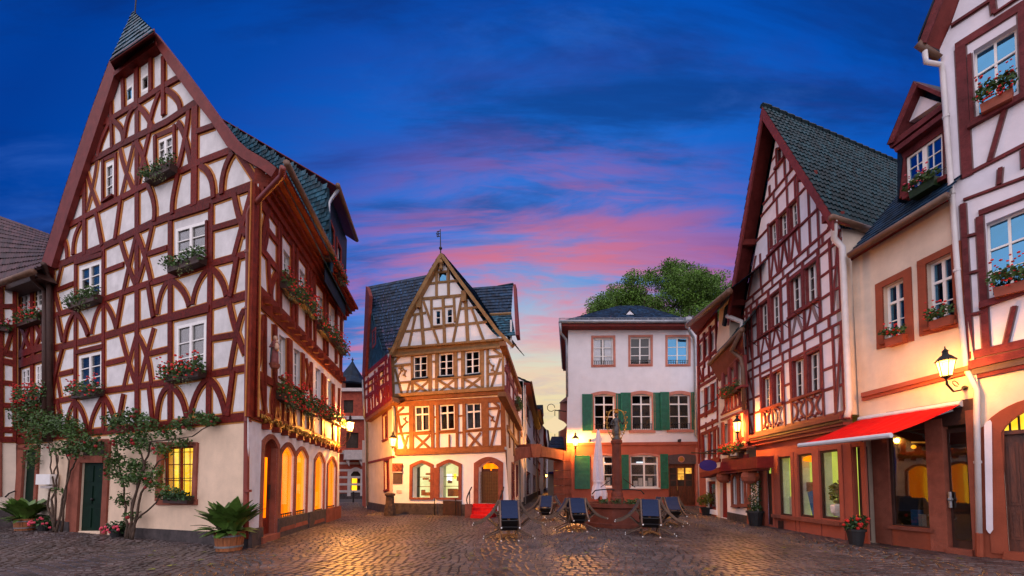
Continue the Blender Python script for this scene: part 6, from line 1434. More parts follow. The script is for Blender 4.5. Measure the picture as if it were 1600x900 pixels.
# ================================================================== 11. timber house at the right edge
R3 = Fac(1527, 869, vpx=400)
HD = thing('corner_timber_house', 'plum timbered house with arched doorway at the right edge', 'house', R3.O)
def T3(pts, w=.10, th=.035): return R3.timber(HD, 'timber_plum', pts, w, th, line=0.022)
R3.holes = []
for q, kw in (([(1521,79),(1588,38),(1592,140),(1525,187)], dict(transom=.33)), ([(1541,349),(1612,320),(1618,440),(1546,463)], dict(transom=.36))):
    R3.window(HD, q, cols=2, rows=3, back=.13, fw=.035, mull=.04, bar=.016, pane='pane_sky_tint', depth=.4, **kw)
R3.wall(HD, 'plaster_r', [(1512,590),(1468,75),(1486,38),(1520,-60),(1800,-260),(1800,540)]); R3.holes = []
for pts, w in (([(1490,70),(1600,1),(1640,-24)],.0), ([(1501,190),(1512,586)],.0)):
    pass
for pts, w in (([(1492,74),(1640,-20)],.17), ([(1500,72),(1511,276)],.15), ([(1514,84),(1519,190)],.06), ([(1596,10),(1601,150)],.10), ([(1503,276),(1640,205)],.07), ([(1505,312),(1640,262)],.05), ([(1504,318),(1516,552)],.085), ([(1530,338),(1541,545)],.10), ([(1529,333),(1640,290)],.11),
               ([(1503,371),(1526,365)],.05), ([(1507,428.5),(1533,422)],.05), ([(1510,493),(1538,487)],.05), ([(1513,556),(1640,528)],.16), ([(1585,478),(1571,537)],.06), ([(1571,165),(1546,252)],.06), ([(1553,20),(1547,-20)],.07), ([(1561,288),(1563,262)],.06), ([(1486,40),(1640,-60)],.06), ([(1552,22),(1600,-10)],.04), ([(1599,232),(1600,262)],.06)):
    if w: T3(pts, w)
R3.flush(HD, 'grey_line')
for (x0,y0,x1,y1,h) in ((1511,192,1640,122,9),(1529,474,1660,431,9)):
    mb = MB(); R3.prism(mb, [(x0,y0-2),(x1,y1-2),(x1,y1+h-2),(x0,y0+h-1)], -.02, .12); obj('sill', mb, 'timber_plum', HD)
for (ya, yb, yc, yd, n1, m) in ((564,577,536,548,.16,'timber_plum'),(577.5,587,548.5,560,.10,'transom_grey'),(587.5,594,560.5,568,.06,'timber_plum')):
    mb = MB(); R3.prism(mb, [(1513,ya),(1640,yc),(1640,yd),(1513,yb)], -.02, n1); obj('jetty_moulding', mb, m, HD)
# verge of the roof at the top
mb = MB(); R3.prism(mb, [(1436,67),(1461,-2),(1478,-50),(1492,-50),(1472,2),(1447,66)], .34, .40); obj('barge_board', mb, 'timber_plum', HD)
mb = MB(); mb.prism([R3.P(1441,66,.38), R3.P(1488,-55,.38), R3.P(1520,-60,0), R3.P(1486,38,0), R3.P(1468,78,0)], Vector((0,0,.05))); obj('soffit', mb, 'soffit', HD)
mb = MB(); q0, q1 = R3.P(1434,65,.42), R3.P(1484,-60,.42); mb.prism([q0, q1, q1+Vector((3,1,0))*1.2, q0+Vector((3,1,0))*1.2], Vector((0,0,.08))); obj('roof_slope', mb, 'slate_dark', HD)
mb = MB(); mb.tube([R3.P(1433,68,.40), R3.P(1468,92,.05)], .07, 8); obj('gutter', mb, 'gutter_brown', HD, smooth=True)
mb = MB(); mb.tube([R3.P(1445,80,.3), R3.P(1447,97,.28), R3.P(1471,101,.08), R3.P(1473,115,.07), R3.P(1501,490,.07), R3.P(1509,575,.08), R3.P(1526,610,.10), R3.P(1526,650,.10), R3.P(1530,833,.10)], .048, 8); dp = obj('downpipe', mb, 'pipe_white', HD, smooth=True)
for x, y in ((1478,180),(1487,300),(1495,420),(1527.5,720)):
    mb = MB(); mb.tube([R3.P(x,y,.07), R3.P(x+.3,y+4,.07)], .06, 8); obj('pipe_clip', mb, 'pipe_white', dp)
mb = MB(); mb.tube([R3.P(1530,833,.10), R3.P(1531,870,.10)], .06, 8); obj('pipe_foot', mb, 'terracotta_dark', dp)
# ground floor with arched doorway
R3.holes = []
u0, u1 = R3.uv(1570,760)[0], R3.uv(1690,760)[0]; vt = R3.uv(1570,676)[1]; vk = vt+.42
door = [(u0,.10),(u0,vt)] + [(u0+(u1-u0)*k/12, vt+(vk-vt)*math.sin(math.pi*k/12)**.8) for k in range(1,12)] + [(u1,vt),(u1,.10)]
R3.holes = [door]
R3.wall(HD, 'plaster_cream', [(1525,871),(1512,588),(1800,525),(1800,905)]); R3.holes = []
outer = grow(door, .22, 0)
for k in range(len(door)-1):
    mb = MB(); R3.prism(mb, [door[k], outer[k], outer[k+1], door[k+1]], -.05, .06+.004*(k%2), uv=True); obj('stone_block', mb, 'terracotta_dark', HD)
mb = MB(); R3.prism(mb, [(1533,872),(1533,668),(1569,650),(1569,876)], -.02, .03); obj('stone_block', mb, 'terracotta_dark', HD)
mb = MB(); pp = [(1537.5,664),(1541,659),(1547,656),(1549.5,660),(1551.5,828),(1547,834),(1544,832),(1541,827)]; R3.prism(mb, pp, .0, .085); obj('white_panel', mb, 'plaster_r', HD)
d_ = fill(R3, HD, [(u0,.1),(u1,.1),(u1,vt),(u0,vt)], -.10, 'door_wood', 'door', .05)
fl = fill(R3, HD, [(u0,vt+.03)] + door[2:-2] + [(u1,vt+.03)], -.10, 'lit_yellow', 'fanlight', .03)
for t in (.12, .25, .5): 
    mb = MB(); u = u0+(u1-u0)*t; mb.tube([R3.W(u,vt,-.08), R3.W(u,vt+.42,-.08)], .018, 5); obj('glazing_bar', mb, 'dark_wood', fl)
mb = MB(); R3.prism(mb, [(u0,vt-.04),(u1,vt-.04),(u1,vt+.04),(u0,vt+.04)], -.1, .0, uv=True); obj('door_transom', mb, 'door_wood', d_)
for k in range(4):
    for (b0, b1) in ((.12,.36),(.40,.92)):
        a0, a1 = u0+(u1-u0)*(k+.16)/4, u0+(u1-u0)*(k+.86)/4; va, vb = .1+(vt-.1)*b0, .1+(vt-.1)*b1
        pn = fill(R3, d_, [(a0,va),(a1,va),(a1,vb),(a0,vb)], -.075, 'door_wood', 'door_panel', .03)
        i_ = .04*(1 if a1 > a0 else -1); fill(R3, d_, [(a0+i_,va+.06),(a1-i_,va+.06),(a1-i_,vb-.06),(a0+i_,vb-.06)], -.055, 'door_wood', 'door_panel', .03)
mb = MB(); R3.prism(mb, [(1566,874),(1569,862),(1700,872),(1700,886)], -.1, .12); obj('door_step', mb, 'terracotta_dark', HD)
mb = MB(); mb.prism([R3.W(.0,0,-.9), R3.W(-4,0,-.9), R3.W(-4,0,-4), R3.W(.0,0,-4)], Vector((0,0,7.5))); obj('rear_block', mb, 'plaster_r', HD)

# ================================================================== 12. wall lanterns
def lantern(label, top, foot_pts, h, watts, rot=0.0):
    """glass lantern whose middle sits at `top`; the iron bracket runs through foot_pts to the wall"""
    t = thing('wall_lantern', label, 'lantern', top, 0, 'wall lanterns round the square'); s = h/0.72
    P = lambda r, z: (r*s, z*s)
    mb = MB(); mb.lathe([P(.10,-.22), P(.165,.16)], top, 6, rot); obj('lamp_glass', mb, 'lamp_glass', t)
    mb = MB()
    for k in range(6):
        a = rot+k*math.pi/3; e = lambda r, z: top+Vector((r*s*math.cos(a), r*s*math.sin(a), z*s))
        mb.tube([e(.102,-.22), e(.168,.16)], .011*s, 4)
    for r, z in ((.104,-.22),(.17,.16)): mb.tube([top+Vector((r*s*math.cos(rot+k*math.pi/3), r*s*math.sin(rot+k*math.pi/3), z*s)) for k in range(7)], .014*s, 4)
    obj('lamp_frame', mb, 'iron', t)
    mb = MB(); mb.lathe([P(.20,.16), P(.19,.18), P(.10,.28), P(.06,.31), P(.05,.38), P(.07,.39), P(.015,.46), P(.01,.52)], top, 6, rot); obj('lamp_cap', mb, 'iron', t)
    mb = MB(); mb.tube([top+Vector((0,0,-.22*s))] + list(foot_pts), .018*s+.004, 6)
    f = foot_pts[-1]; mb.ball(f, .06*s, 6, 5); mb.lathe([P(.02,-.30), P(.06,-.26), P(.10,-.22)], top, 6, rot)
    a = top+Vector((0,0,-.30*s)); m_ = a.lerp(f, .5)
    mb.tube([m_ + Vector((0,0,.06*s*math.sin(k*.9))) + (f-a)*(.18*math.cos(k*.9)) for k in range(7)], .011*s, 5); obj('bracket', mb, 'iron', t)
    l = bpy.data.lights.new('lantern_light', 'POINT'); l.energy = watts; l.color = (1.0, .37, .055); l.shadow_soft_size = .10
    lo = bpy.data.objects.new('lantern_light', l); COL.objects.link(lo); lo.parent = t; lo.location = (0, 0, 0)
    return t
# the glass lets the light of the lamp out
n_ = MAT['lamp_glass'].node_tree; o_ = [x for x in n_.nodes if x.type == 'OUTPUT_MATERIAL'][0]; e_ = [x for x in n_.nodes if x.type == 'EMISSION'][0]
ad = n_.nodes.new('ShaderNodeAddShader'); tb = n_.nodes.new('ShaderNodeBsdfTransparent'); n_.links.new(e_.outputs[0], ad.inputs[0]); n_.links.new(tb.outputs[0], ad.inputs[1]); n_.links.new(ad.outputs[0], o_.inputs[0])
q = B_.P(547, 667, .95); uq = B_.uv(530, 690)[0]; fw0 = B_.W(uq-.25, q.z-.55, .05)
q = CAM + ray(547,666)*(fw0.y+.05)
lantern('lit lantern on the far lane corner of the tall left house', q, [q+Vector((0,0,-.45)), q.lerp(fw0,.5)+Vector((0,0,-.45)), fw0], .75, 2200)
q = M.P(614, 690, .55); lantern('lit lantern on the left corner of the ochre timbered house', q, [q+Vector((0,0,-.4)), M.P(617,706,.3), M.P(618,700,.05)], .8, 270)
q = G.P(899, 690, .8); lantern('lit lantern on the white shuttered house beside the arch', q, [q+Vector((0,0,-.5)), G.P(899,706,.4), G.P(899,700,.05)], 1.0, 1250)
q = R1.P(1152, 666, .75); fr = R1.W(uL-.05, R1.uv(1170,690)[1], .1); lantern('lit lantern left of the rose gable above the bay', q, [q+Vector((0,0,-.42)), q.lerp(fr,.45)+Vector((0,0,-.5)), fr+Vector((0,0,.08)), fr], .68, 560)
q = R2.P(1478, 574, .75); fr = R2.P(1507, 606, .05); lantern('lit lantern above the red awning beside the white downpipe', q, [q+Vector((0,0,-.36)), q.lerp(fr,.35)+Vector((0,0,-.36)), q.lerp(fr,.75)+Vector((0,0,-.16)), fr], .62, 220)

fl_ = LN2.W(LN2.uv(846,760)[0], 3.0, .05); q = fl_ + LN2.N*.9 + Vector((0,0,.3))
lantern('small lit lantern deep in the lane beyond the arch', q, [q+Vector((0,0,-.5)), q.lerp(fl_,.5)+Vector((0,0,-.5)), fl_], .8, 2600)
# ================================================================== 13. window boxes
def flower_box(f, x0, x1, yt, yb, style, label, n=0.02, dens=1.0, box=None, where='window boxes on the old houses', seen=False, bx=None):
    a = f.P(x0, (yt+yb)/2, n+.15); b = f.P(x1, (yt+yb)/2, n+.15); Lw = (b-a).length; hgt = (yb-yt)*(a-CAM).y/FOC
    ua, va = f.uv(x0, yb-(yb-yt)*.35, n+.15); ub = f.uv(x1, yb-(yb-yt)*.35, n+.15)[0]; vc = f.uv((x0+x1)/2, yt+(yb-yt)*.45, n+.15)[1]
    t = thing('flower_box', label, 'flower box', f.W((ua+ub)/2, vc-.15, n+.12), 0, where)
    lo, hi = min(ua,ub), max(ua,ub); m_ = .10*(hi-lo)
    box = box or ('planter_red' if seen else 'dark_wood'); vb = vc-.20*hgt; mb = MB(); f.prism(mb, [(lo+m_,vb-.17),(hi-m_,vb-.17),(hi-m_+.02,vb+.03),(lo+m_-.02,vb+.03)] if not bx else bx, n+.01, n+.22, uv=True); obj('planter', mb, box, t)
    K = max(3, int((hi-lo)/.16)); cl, bl, tl = [], [], []
    for k in range(K):
        u = lo+(hi-lo)*(k+.5)/K; hh = hgt*random.uniform(.36,.52)
        cl.append((f.W(u, vc+random.uniform(-.08,.10)*hgt+(.04 if seen else -.10*hgt), n+.24), ((hi-lo)/K*.8, .16, hh*(.78 if not seen else .5))))
    mb = MB(); leaves(mb, cl, int(260*dens*max(.5, Lw)), .085, flat=.9); obj('foliage', mb, 'leaf' if style != 'dark' else 'leaf_dark', t, kind='stuff', attrs=True, recalc=False)
    if style in ('red', 'redtrail', 'pink'):
        mb = MB(); nb = int(40*dens*max(.5, Lw)*max(.6, hgt))
        for _ in range(nb):
            u = random.uniform(lo, hi); v = vc + random.uniform(-.42,.42)*hgt*(1 if not seen else .9); p = f.W(u, v+(.12 if seen else 0), n+.22+random.uniform(.0,.16)); mb.tv = random.uniform(.2,.9)
            mb.ball(p, random.uniform(.02,.042)*(.72 if seen else 1), 5, 3, (1,1,.8))
        mb.tv = None; obj('blossoms', mb, 'blossom' if style != 'pink' else 'blossom_pink', t, kind='stuff', attrs=True)
    if style in ('trail', 'redtrail'):
        mb = MB(); leaves(mb, [(f.W(lo+(hi-lo)*w_, vc-.46*hgt, n+.2), (.13, .10, .24)) for w_ in (.35, .6)], 110, .06, flat=2.5, asp=.4); obj('trailing_plant', mb, 'trailing', t, kind='stuff', attrs=True, recalc=False)
    return t
H_ = 'on the tall left gable'
flower_box(A, 261, 321, 388, 422, 'trail', 'green trailing window box under the upper right gable window')
flower_box(A, 256, 321, 556, 598, 'redtrail', 'full red geranium window box under the lower right gable window', dens=1.5)
flower_box(A, 107, 156, 446, 482, 'trail', 'green trailing window box under the left gable window of the second storey')
flower_box(A, 112, 159, 588, 625, 'red', 'red geranium window box under the left gable window above the green door')
flower_box(A, 227, 274, 246, 280, 'trail', 'green trailing window box high up under the attic window')
BW = 'geranium boxes along the lane side of the tall house'
for (x0,x1,yt,yb,st,lb) in ((441,466,424,470,'redtrail','nearest red geranium box below the upper lane windows'),(464,496,446,492,'redtrail','second red geranium box below the upper lane windows'),(498,517,496,530,'red','third red geranium box below the upper lane windows'),(517,541,514,550,'redtrail','farthest red geranium box below the upper lane windows'),
                           (432,470,588,642,'redtrail','nearest red geranium box beside the painted corner statue'),(466,497,604,656,'redtrail','second red geranium box of the lower lane row'),(495,515,622,655,'red','third red geranium box of the lower lane row'),(513,535,634,668,'red','lamp lit red geranium box nearest the lane lantern')):
    flower_box(B_, x0, x1, yt, yb, st, lb, where=BW, dens=.9)
flower_box(DB, 510, 520, 388, 412, 'red', 'small red flower box at the nearer dormer window', where=BW); flower_box(DB, 524, 538, 416, 440, 'redtrail', 'small red flower box at the farther dormer window', where=BW)
flower_box(A, 24, 66, 478, 512, 'red', 'sparse flower box below the upper windows of the left wing'); flower_box(A, 28, 72, 596, 634, 'red', 'dark leafy flower box below the lower windows of the left wing', dens=1.3)
flower_box(C0, -10, 18, 492, 520, 'pink', 'pale flower box at the left picture edge')
RW = 'window boxes on the right hand houses'
flower_box(R2, 1383, 1416, 505, 540, 'red', 'red flower box at the left window above the awning', n=-.02, where=RW, seen=True, dens=1.6); flower_box(R2, 1452, 1491, 473, 514, 'red', 'red flower box at the right window above the awning', n=-.02, where=RW, seen=True, dens=1.6)
flower_box(R2, 1419, 1468, 268, 301, 'pink', 'dark flower box with pink blooms at the slate dormer', n=-.06, where=RW, seen=True, box='leaf_dark', dens=1.6)
flower_box(R3, 1527, 1588, 112, 178, 'red', 'terracotta flower box at the top window by the picture edge', n=.02, where=RW, seen=True, dens=2.2); flower_box(R3, 1548, 1606, 405, 470, 'red', 'terracotta flower box at the middle window by the picture edge', n=.02, where=RW, seen=True, dens=2.2)
flower_box(R0, 1127, 1158, 596, 618, 'red', 'long planter under the triple window of the bay house', n=.12, where=RW); flower_box(R0, 1128, 1164, 690, 708, 'red', 'long red planter above the wall box of the bay house', n=.15, where=RW, dens=1.4)
flower_box(MR, 806, 812, 618, 640, 'trail', 'small green planter on the lane side of the ochre house', n=.2, where=RW)
lw_box = flower_box(A, 255, 302, 762, 784, 'dark', 'dark planter inside the yellow lit ground floor window', n=-.02, box='dark_wood', dens=1.2)

# ================================================================== 14. climbing roses, potted plants
def rose(label, f, base, stems, clumps, nleaf, nbl, bm):
    t = thing('climbing_rose', label, 'climbing plant', base)
    mb = MB()
    for s_ in stems:
        pts = [f.P(x, y, d) for (x, y, d) in s_]; pts[0] = Vector((pts[0].x, pts[0].y, 0.0))
        path = []
        for k in range(len(pts)-1):
            for j in range(4): path.append(pts[k].lerp(pts[k+1], j/4)+Vector((random.uniform(-.025,.025), random.uniform(-.02,.02), 0)))
        path.append(pts[-1]); mb.tube(path, .035, 5, .012)
    obj('stem', mb, 'bark', t, smooth=True)
    cl = []
    for (x, y, rx, ry, d) in clumps:
        z = (f.P(x,y,d)-CAM).y/FOC
        for _ in range(3): cl.append((f.P(x+random.uniform(-.5,.5)*rx, y+random.uniform(-.5,.5)*ry, d+random.uniform(-.1,.1)), (rx*z*.57, .18, ry*z*.57)))
    mb = MB(); leaves(mb, cl, int(nleaf*.60), .088, spread=1.42, flat=.9, asp=.7); obj('foliage', mb, 'leaf', t, kind='stuff', attrs=True, recalc=False)
    mb = MB()
    for _ in range(nbl):
        c, r_ = random.choice(cl); mb.tv = random.uniform(.2,.9); mb.ball(c+Vector((random.uniform(-1,1)*r_[0]*1.1, -.15, random.uniform(-1.1,.8)*r_[2])), random.uniform(.03,.05), 6, 4)
    mb.tv = None; obj('blossoms', mb, bm, t, kind='stuff', attrs=True)
    return t
rose('climbing rose with bare tangled stems between the two doors at far left', A, A.P(92, 812, .25),
     [[(86,826,.25),(74,790,.2),(80,752,.15),(92,720,.12),(80,690,.15)], [(84,826,.25),(82,780,.2),(92,740,.15),(86,700,.12),(74,690,.2)], [(90,826,.3),(98,780,.2),(110,735,.12),(120,715,.15),(105,690,.2)], [(95,826,.25),(104,760,.15),(108,720,.12),(96,690,.2)], [(83,826,.25),(88,770,.2),(80,730,.15),(76,695,.2)]],
     [(45,645,26,18,.25),(70,655,26,22,.3),(95,668,24,24,.3),(118,680,22,22,.3),(140,692,20,18,.3),(48,680,18,22,.3),(35,665,16,20,.3),(100,700,18,14,.3),(120,700,16,16,.3),(60,630,14,12,.2),(150,700,14,14,.25),(52,710,10,22,.3),(92,765,5,8,.2)], 6200, 12, 'blossom_dark')
rose('climbing rose trained over the lit ground floor window of the tall house', A, A.P(200, 836, .3),
     [[(198,840,.3),(198,800,.22),(194,770,.2),(188,735,.2),(182,690,.2)], [(203,840,.3),(206,795,.2),(216,755,.2),(228,720,.2),(236,690,.2),(262,688,.2),(300,682,.2),(335,660,.2)], [(206,840,.35),(214,812,.25),(244,785,.25),(250,772,.2)], [(200,840,.3),(210,780,.2),(226,730,.2),(214,690,.2),(220,660,.2)], [(204,840,.3),(222,770,.25),(246,722,.25),(262,712,.2)]],
     [(182,660,18,18,.3),(205,655,22,16,.3),(228,660,18,18,.3),(196,690,22,20,.3),(222,690,18,18,.3),(180,715,14,20,.3),(204,722,20,16,.3),(196,752,18,16,.28),(190,780,12,14,.25),(222,745,14,14,.25),(240,760,10,14,.25),(262,676,20,12,.28),(288,666,20,14,.28),(312,656,18,14,.28),(332,652,18,16,.28),(280,690,14,10,.25),(252,700,14,12,.25),(172,735,10,16,.25),(205,805,8,10,.25),(246,735,10,14,.25),(262,766,12,8,.2)], 6800, 24, 'blossom_dark')
leafM = bpy.data.meshes.new('leaf'); b_ = bmesh.new()
prev = None
for k, (w_, z_, y_) in enumerate(((.012,0,0),(.02,.25,.01),(.055,.42,.03),(.07,.60,.08),(.055,.78,.17),(.025,.92,.27),(.004,1.0,.33))):
    a = b_.verts.new((-w_, y_-.012, z_)); c = b_.verts.new((0, y_+.0, z_)); d = b_.verts.new((w_, y_-.012, z_))
    if prev: b_.faces.new((prev[0],prev[1],c,a)); b_.faces.new((prev[1],prev[2],d,c))
    prev = (a, c, d)
b_.to_mesh(leafM); b_.free(); leafM.materials.append(MAT['leaf_big'])
for p in leafM.polygons: p.use_smooth = True
def tub_plant(label, loc, s, n, ls, kind='tub'):
    t = thing('potted_plant', label, 'potted plant', loc); loc = Vector(loc); r0, r1, h = .30*s, .37*s, .52*s
    if kind == 'tub':
        N_ = 14
        for k in range(N_):
            a0, a1 = 2*math.pi*k/N_+.012, 2*math.pi*(k+1)/N_-.012; mb = MB(); E = lambda r, a, z: loc+Vector((r*math.cos(a), r*math.sin(a), z))
            mb.prism([E(r0,a0,0), E(r0,a1,0), E(r1,a1,h), E(r1,a0,h)], Vector((math.cos((a0+a1)/2), math.sin((a0+a1)/2), 0))*-.025); obj('stave', mb, 'tub_wood', t)
        for z in (.18, .74):
            r = r0+(r1-r0)*z; mb = MB(); mb.lathe([(r+.002, h*z), (r+.014, h*z), (r+.018, h*z+.05*s), (r+.004, h*z+.05*s)], loc, 20); obj('hoop', mb, 'zinc', t)
        mb = MB(); mb.lathe([(r0*.9,.02),(r1*.93,h*.9)], loc, 12); obj('soil', mb, 'mortar', t)
    for k in range(n):
        o = bpy.data.objects.new('leaf', leafM); COL.objects.link(o); o.parent = t
        az = random.uniform(0, 2*math.pi); tl = random.uniform(.03, .62) if random.random() < .72 else random.uniform(.9, 1.5); rr = random.uniform(0, .22)*s
        o.location = (rr*math.cos(az), rr*math.sin(az), h*.88); o.rotation_euler = (-tl*0.95 if False else tl*.85, 0, az+random.uniform(-.4,.4)+math.pi/2)
        o.rotation_euler = Matrix.Rotation(az+math.pi/2, 3, 'Z').to_4x4().to_euler() if False else ( -tl*.9, random.uniform(-.2,.2), az-math.pi/2 )
        q = random.uniform(.7, 1.15)*ls*(1.05 if tl < .85 else .7); o.scale = (q*1.75, q*.9, q*random.uniform(.6,.8))
    return t
tub_plant('broad leaved aspidistra in an orange wooden tub at the near house corner', onground(362, 8.95), .84, 170, .98)
tub_plant('dark broad leaved plant in a wooden tub left of the climbing rose', onground(44, 12.9), .74, 130, .95)
def pot(label, loc, r, h, matn, clumps, nl, leafm, nb=0, bm='blossom', lsize=.09, asp=.6):
    loc = Vector(loc); t = thing('potted_plant', label, 'potted plant', loc)
    mb = MB(); mb.lathe([(r*.7,0),(r*.95,h*.86),(r*1.08,h*.86),(r*1.08,h),(r*.9,h),(r*.85,h*.9)], loc, 14); obj('pot', mb, matn, t)
    cl = [(loc+Vector(c), rr) for c, rr in clumps]
    mb = MB(); leaves(mb, cl, nl, lsize, flat=.9, asp=asp); obj('foliage', mb, leafm, t, kind='stuff', attrs=True, recalc=False)
    if nb:
        mb = MB()
        for _ in range(nb):
            c, rr = random.choice(cl); d = Vector((random.gauss(0,1), random.gauss(0,1)-.8, random.gauss(0,1)+.3)).normalized(); mb.tv = random.uniform(.2,.9); mb.ball(c+Vector((d.x*rr[0], d.y*rr[1], d.z*rr[2])), .04, 5, 4)
        mb.tv = None; obj('blossoms', mb, bm, t, kind='stuff', attrs=True)
    return t
pot('red geranium in a round dark pot beside the terracotta shop door', onground(1333, 9.75), .20, .40, 'black_pot', [((0,0,.5),(.24,.22,.16)),((.06,-.05,.62),(.2,.18,.14)),((-.08,0,.48),(.2,.2,.12))], 420, 'leaf_dark', 16)
pot('slim dark shrub in a black pot left of the terracotta shopfront', onground(1178, 14.3), .28, .55, 'black_pot', [((0,0,.9),(.22,.22,.35)),((.05,0,1.4),(.2,.2,.35)),((-.05,0,1.75),(.14,.14,.25)),((0,0,.65),(.25,.25,.2))], 520, 'leaf_dark', lsize=.12, asp=.35)
pot('golden green bushy shrub in a dark pot beside the drainpipe', onground(1104, 19.3), .33, .4, 'black_pot', [((0,0,.75),(.5,.4,.32)),((.15,0,.95),(.35,.3,.25)),((-.2,0,.7),(.3,.3,.25))], 700, 'leaf_gold', lsize=.10)
for (x, d, lb, m) in ((73, 12.7, 'low pink flowers in a dark bowl beside the tub plant', 'blossom_pink'), (187, 11.2, 'low pink flowers at the foot of the right climbing rose', 'blossom_pink')):
    pot(lb, onground(x, d), .16, .22, 'black_pot', [((0,0,.3),(.32,.22,.18)),((.15,0,.22),(.22,.2,.14)),((-.18,0,.24),(.2,.2,.14))], 320, 'leaf_dark', 22, m)

# ================================================================== 15. painted corner statue
sl = B_.P(429, 570, .28); hs = (583-521)*(sl.y)/FOC/1.30
ms = thing('corner_statue', 'small painted statue of a robed woman holding a child on the house corner', 'statue', sl)
mb = MB(); mb.lathe([(.03*hs,-.17*hs),(.12*hs,-.12*hs),(.17*hs,0),(.17*hs,.03*hs)], sl, 8); obj('console', mb, 'sandstone', ms)
mb = MB(); mb.lathe([(.12*hs,.03*hs),(.12*hs,.12*hs),(.10*hs,.35*hs),(.085*hs,.52*hs),(.10*hs,.66*hs),(.10*hs,.74*hs),(.05*hs,.80*hs),(.045*hs,.84*hs)], sl, 10); obj('robe', mb, 'robe_red', ms, smooth=True)
mb = MB(); mb.lathe([(.13*hs,.04*hs),(.125*hs,.3*hs),(.11*hs,.66*hs),(.10*hs,.76*hs),(.05*hs,.81*hs)], sl+Vector((-.035*hs,.035*hs,0)), 9); obj('cloak', mb, 'robe_blue', ms, smooth=True)
mb = MB(); mb.ball(sl+Vector((0,0,.90*hs)), .066*hs, 9, 7, (1,1,1.2)); mb.ball(sl+Vector((.02*hs,-.062*hs,.89*hs)), .014*hs, 5, 4); obj('head', mb, 'skin', ms, smooth=True)
mb = MB(); mb.ball(sl+Vector((-.012*hs,.03*hs,.915*hs)), .078*hs, 8, 6, (1,1,1.25)); obj('hair', mb, 'hair_brown', ms, smooth=True)
ch_ = sl+Vector((.12*hs,-.10*hs,0)); mb = MB(); mb.lathe([(.05*hs,.46*hs),(.075*hs,.52*hs),(.06*hs,.66*hs),(.025*hs,.70*hs)], ch_, 8); mb.ball(ch_+Vector((0,0,.745*hs)), .046*hs, 8, 6); obj('child', mb, 'skin', ms, smooth=True)
mb = MB(); mb.tube([sl+Vector((.11*hs,0,.70*hs)), sl+Vector((.15*hs,-.08*hs,.56*hs)), sl+Vector((.06*hs,-.15*hs,.52*hs))], .032*hs, 6, .02*hs); mb.tube([sl+Vector((-.10*hs,-.02*hs,.70*hs)), sl+Vector((-.10*hs,-.12*hs,.56*hs)), sl+Vector((.06*hs,-.16*hs,.56*hs))], .032*hs, 6, .02*hs); obj('arm', mb, 'robe_red', ms, smooth=True, kind='stuff')

# ================================================================== 16. fountain and closed parasol
fc = onground(964, 14.6)
ft = thing('fountain', 'red sandstone fountain basin with tall column and crowned figure on top', 'fountain', fc)
mb = MB(); a0 = math.pi/8
mb.lathe([(1.42,0),(1.42,.14),(1.30,.16),(1.27,.66),(1.36,.70),(1.36,.84),(1.16,.84),(1.14,.55)], fc, 8, a0); obj('basin', mb, 'sandstone_dark', ft)
mb = MB(); mb.lathe([(1.15,.60),(1.15,.62)], fc, 8, a0); obj('water', mb, 'pane_sky_tint', ft)
mb = MB(); mb.lathe([(.26,0),(.26,1.0),(.22,1.05),(.215,1.2),(.19,1.26),(.165,3.05),(.20,3.08),(.22,3.18),(.19,3.22)], fc, 8, a0); obj('column', mb, 'sandstone_dark', ft)
sb = fc+Vector((0,0,3.2))
mb = MB(); mb.lathe([(.17,0),(.19,.05),(.13,.12),(.15,.20),(.17,.30),(.14,.50),(.115,.62),(.145,.74),(.13,.82),(.05,.87),(.045,.90)], sb, 9); mb.ball(sb+Vector((0,0,.97)), .075, 8, 6, (1,1,1.2))
mb.tube([sb+Vector((.13,0,.78)), sb+Vector((.24,-.03,.62)), sb+Vector((.28,-.12,.80))], .04, 6, .025); mb.tube([sb+Vector((-.13,0,.78)), sb+Vector((-.22,-.05,.60)), sb+Vector((-.10,-.16,.58))], .04, 6, .025); obj('figure', mb, 'bronze', ft, smooth=True)
mb = MB()
for s_ in (-1, 1):
    mb.tube([sb+Vector((s_*(.10+.26*math.sin(k*.2)), 0, -.05+.09*k)) for k in range(14)], .013, 5)
    for k in range(6): c = sb+Vector((s_*(.12+.24*math.sin(k*.45)), 0, .05+.2*k)); mb.tube([c+Vector((.07*math.cos(j*.8)*(1-j*.07), 0, .07*math.sin(j*.8)*(1-j*.07))) for j in range(9)], .012, 4); mb.ball(c+Vector((s_*.06,0,.05)), .035, 5, 4)
mb.tube([sb+Vector((.28*math.cos(k*math.pi/8), 0, 1.05+.14*math.sin(k*math.pi/8))) for k in range(9)], .02, 5); mb.lathe([(.08,1.05),(.10,1.1),(.06,1.16),(.10,1.2)], sb, 8); obj('wreath', mb, 'gilt', ft)
for s_ in (-1, 1):
    mb = MB(); mb.tube([fc+Vector((0,-.1,1.32)), fc+Vector((s_*.5,-.1,1.34)), fc+Vector((s_*.86,-.12,1.30)), fc+Vector((s_*.98,-.12,1.16))], .025, 6); mb.tube([fc+Vector((s_*.2,-.1,1.75)), fc+Vector((s_*.65,-.1,1.42))], .016, 5); obj('spout', mb, 'iron', ft)
mb = MB(); leaves(mb, [(fc+Vector((x,y,.9)),(.2,.15,.14)) for x, y in ((-.7,-.85),(-.35,-1.1),(.35,-1.1),(.65,-.9),(.1,-1.15))], 420, .09); obj('basin_plants', mb, 'leaf_dark', ft, kind='stuff', attrs=True, recalc=False)
pc = onground(935.5, 16.3)
pr = thing('closed_parasol', 'folded pale lilac parasol standing behind the fountain', 'parasol', pc)
mb = MB(); mb.tube([pc, pc+Vector((0,0,3.9))], .04, 8); obj('pole', mb, 'dark_wood', pr)
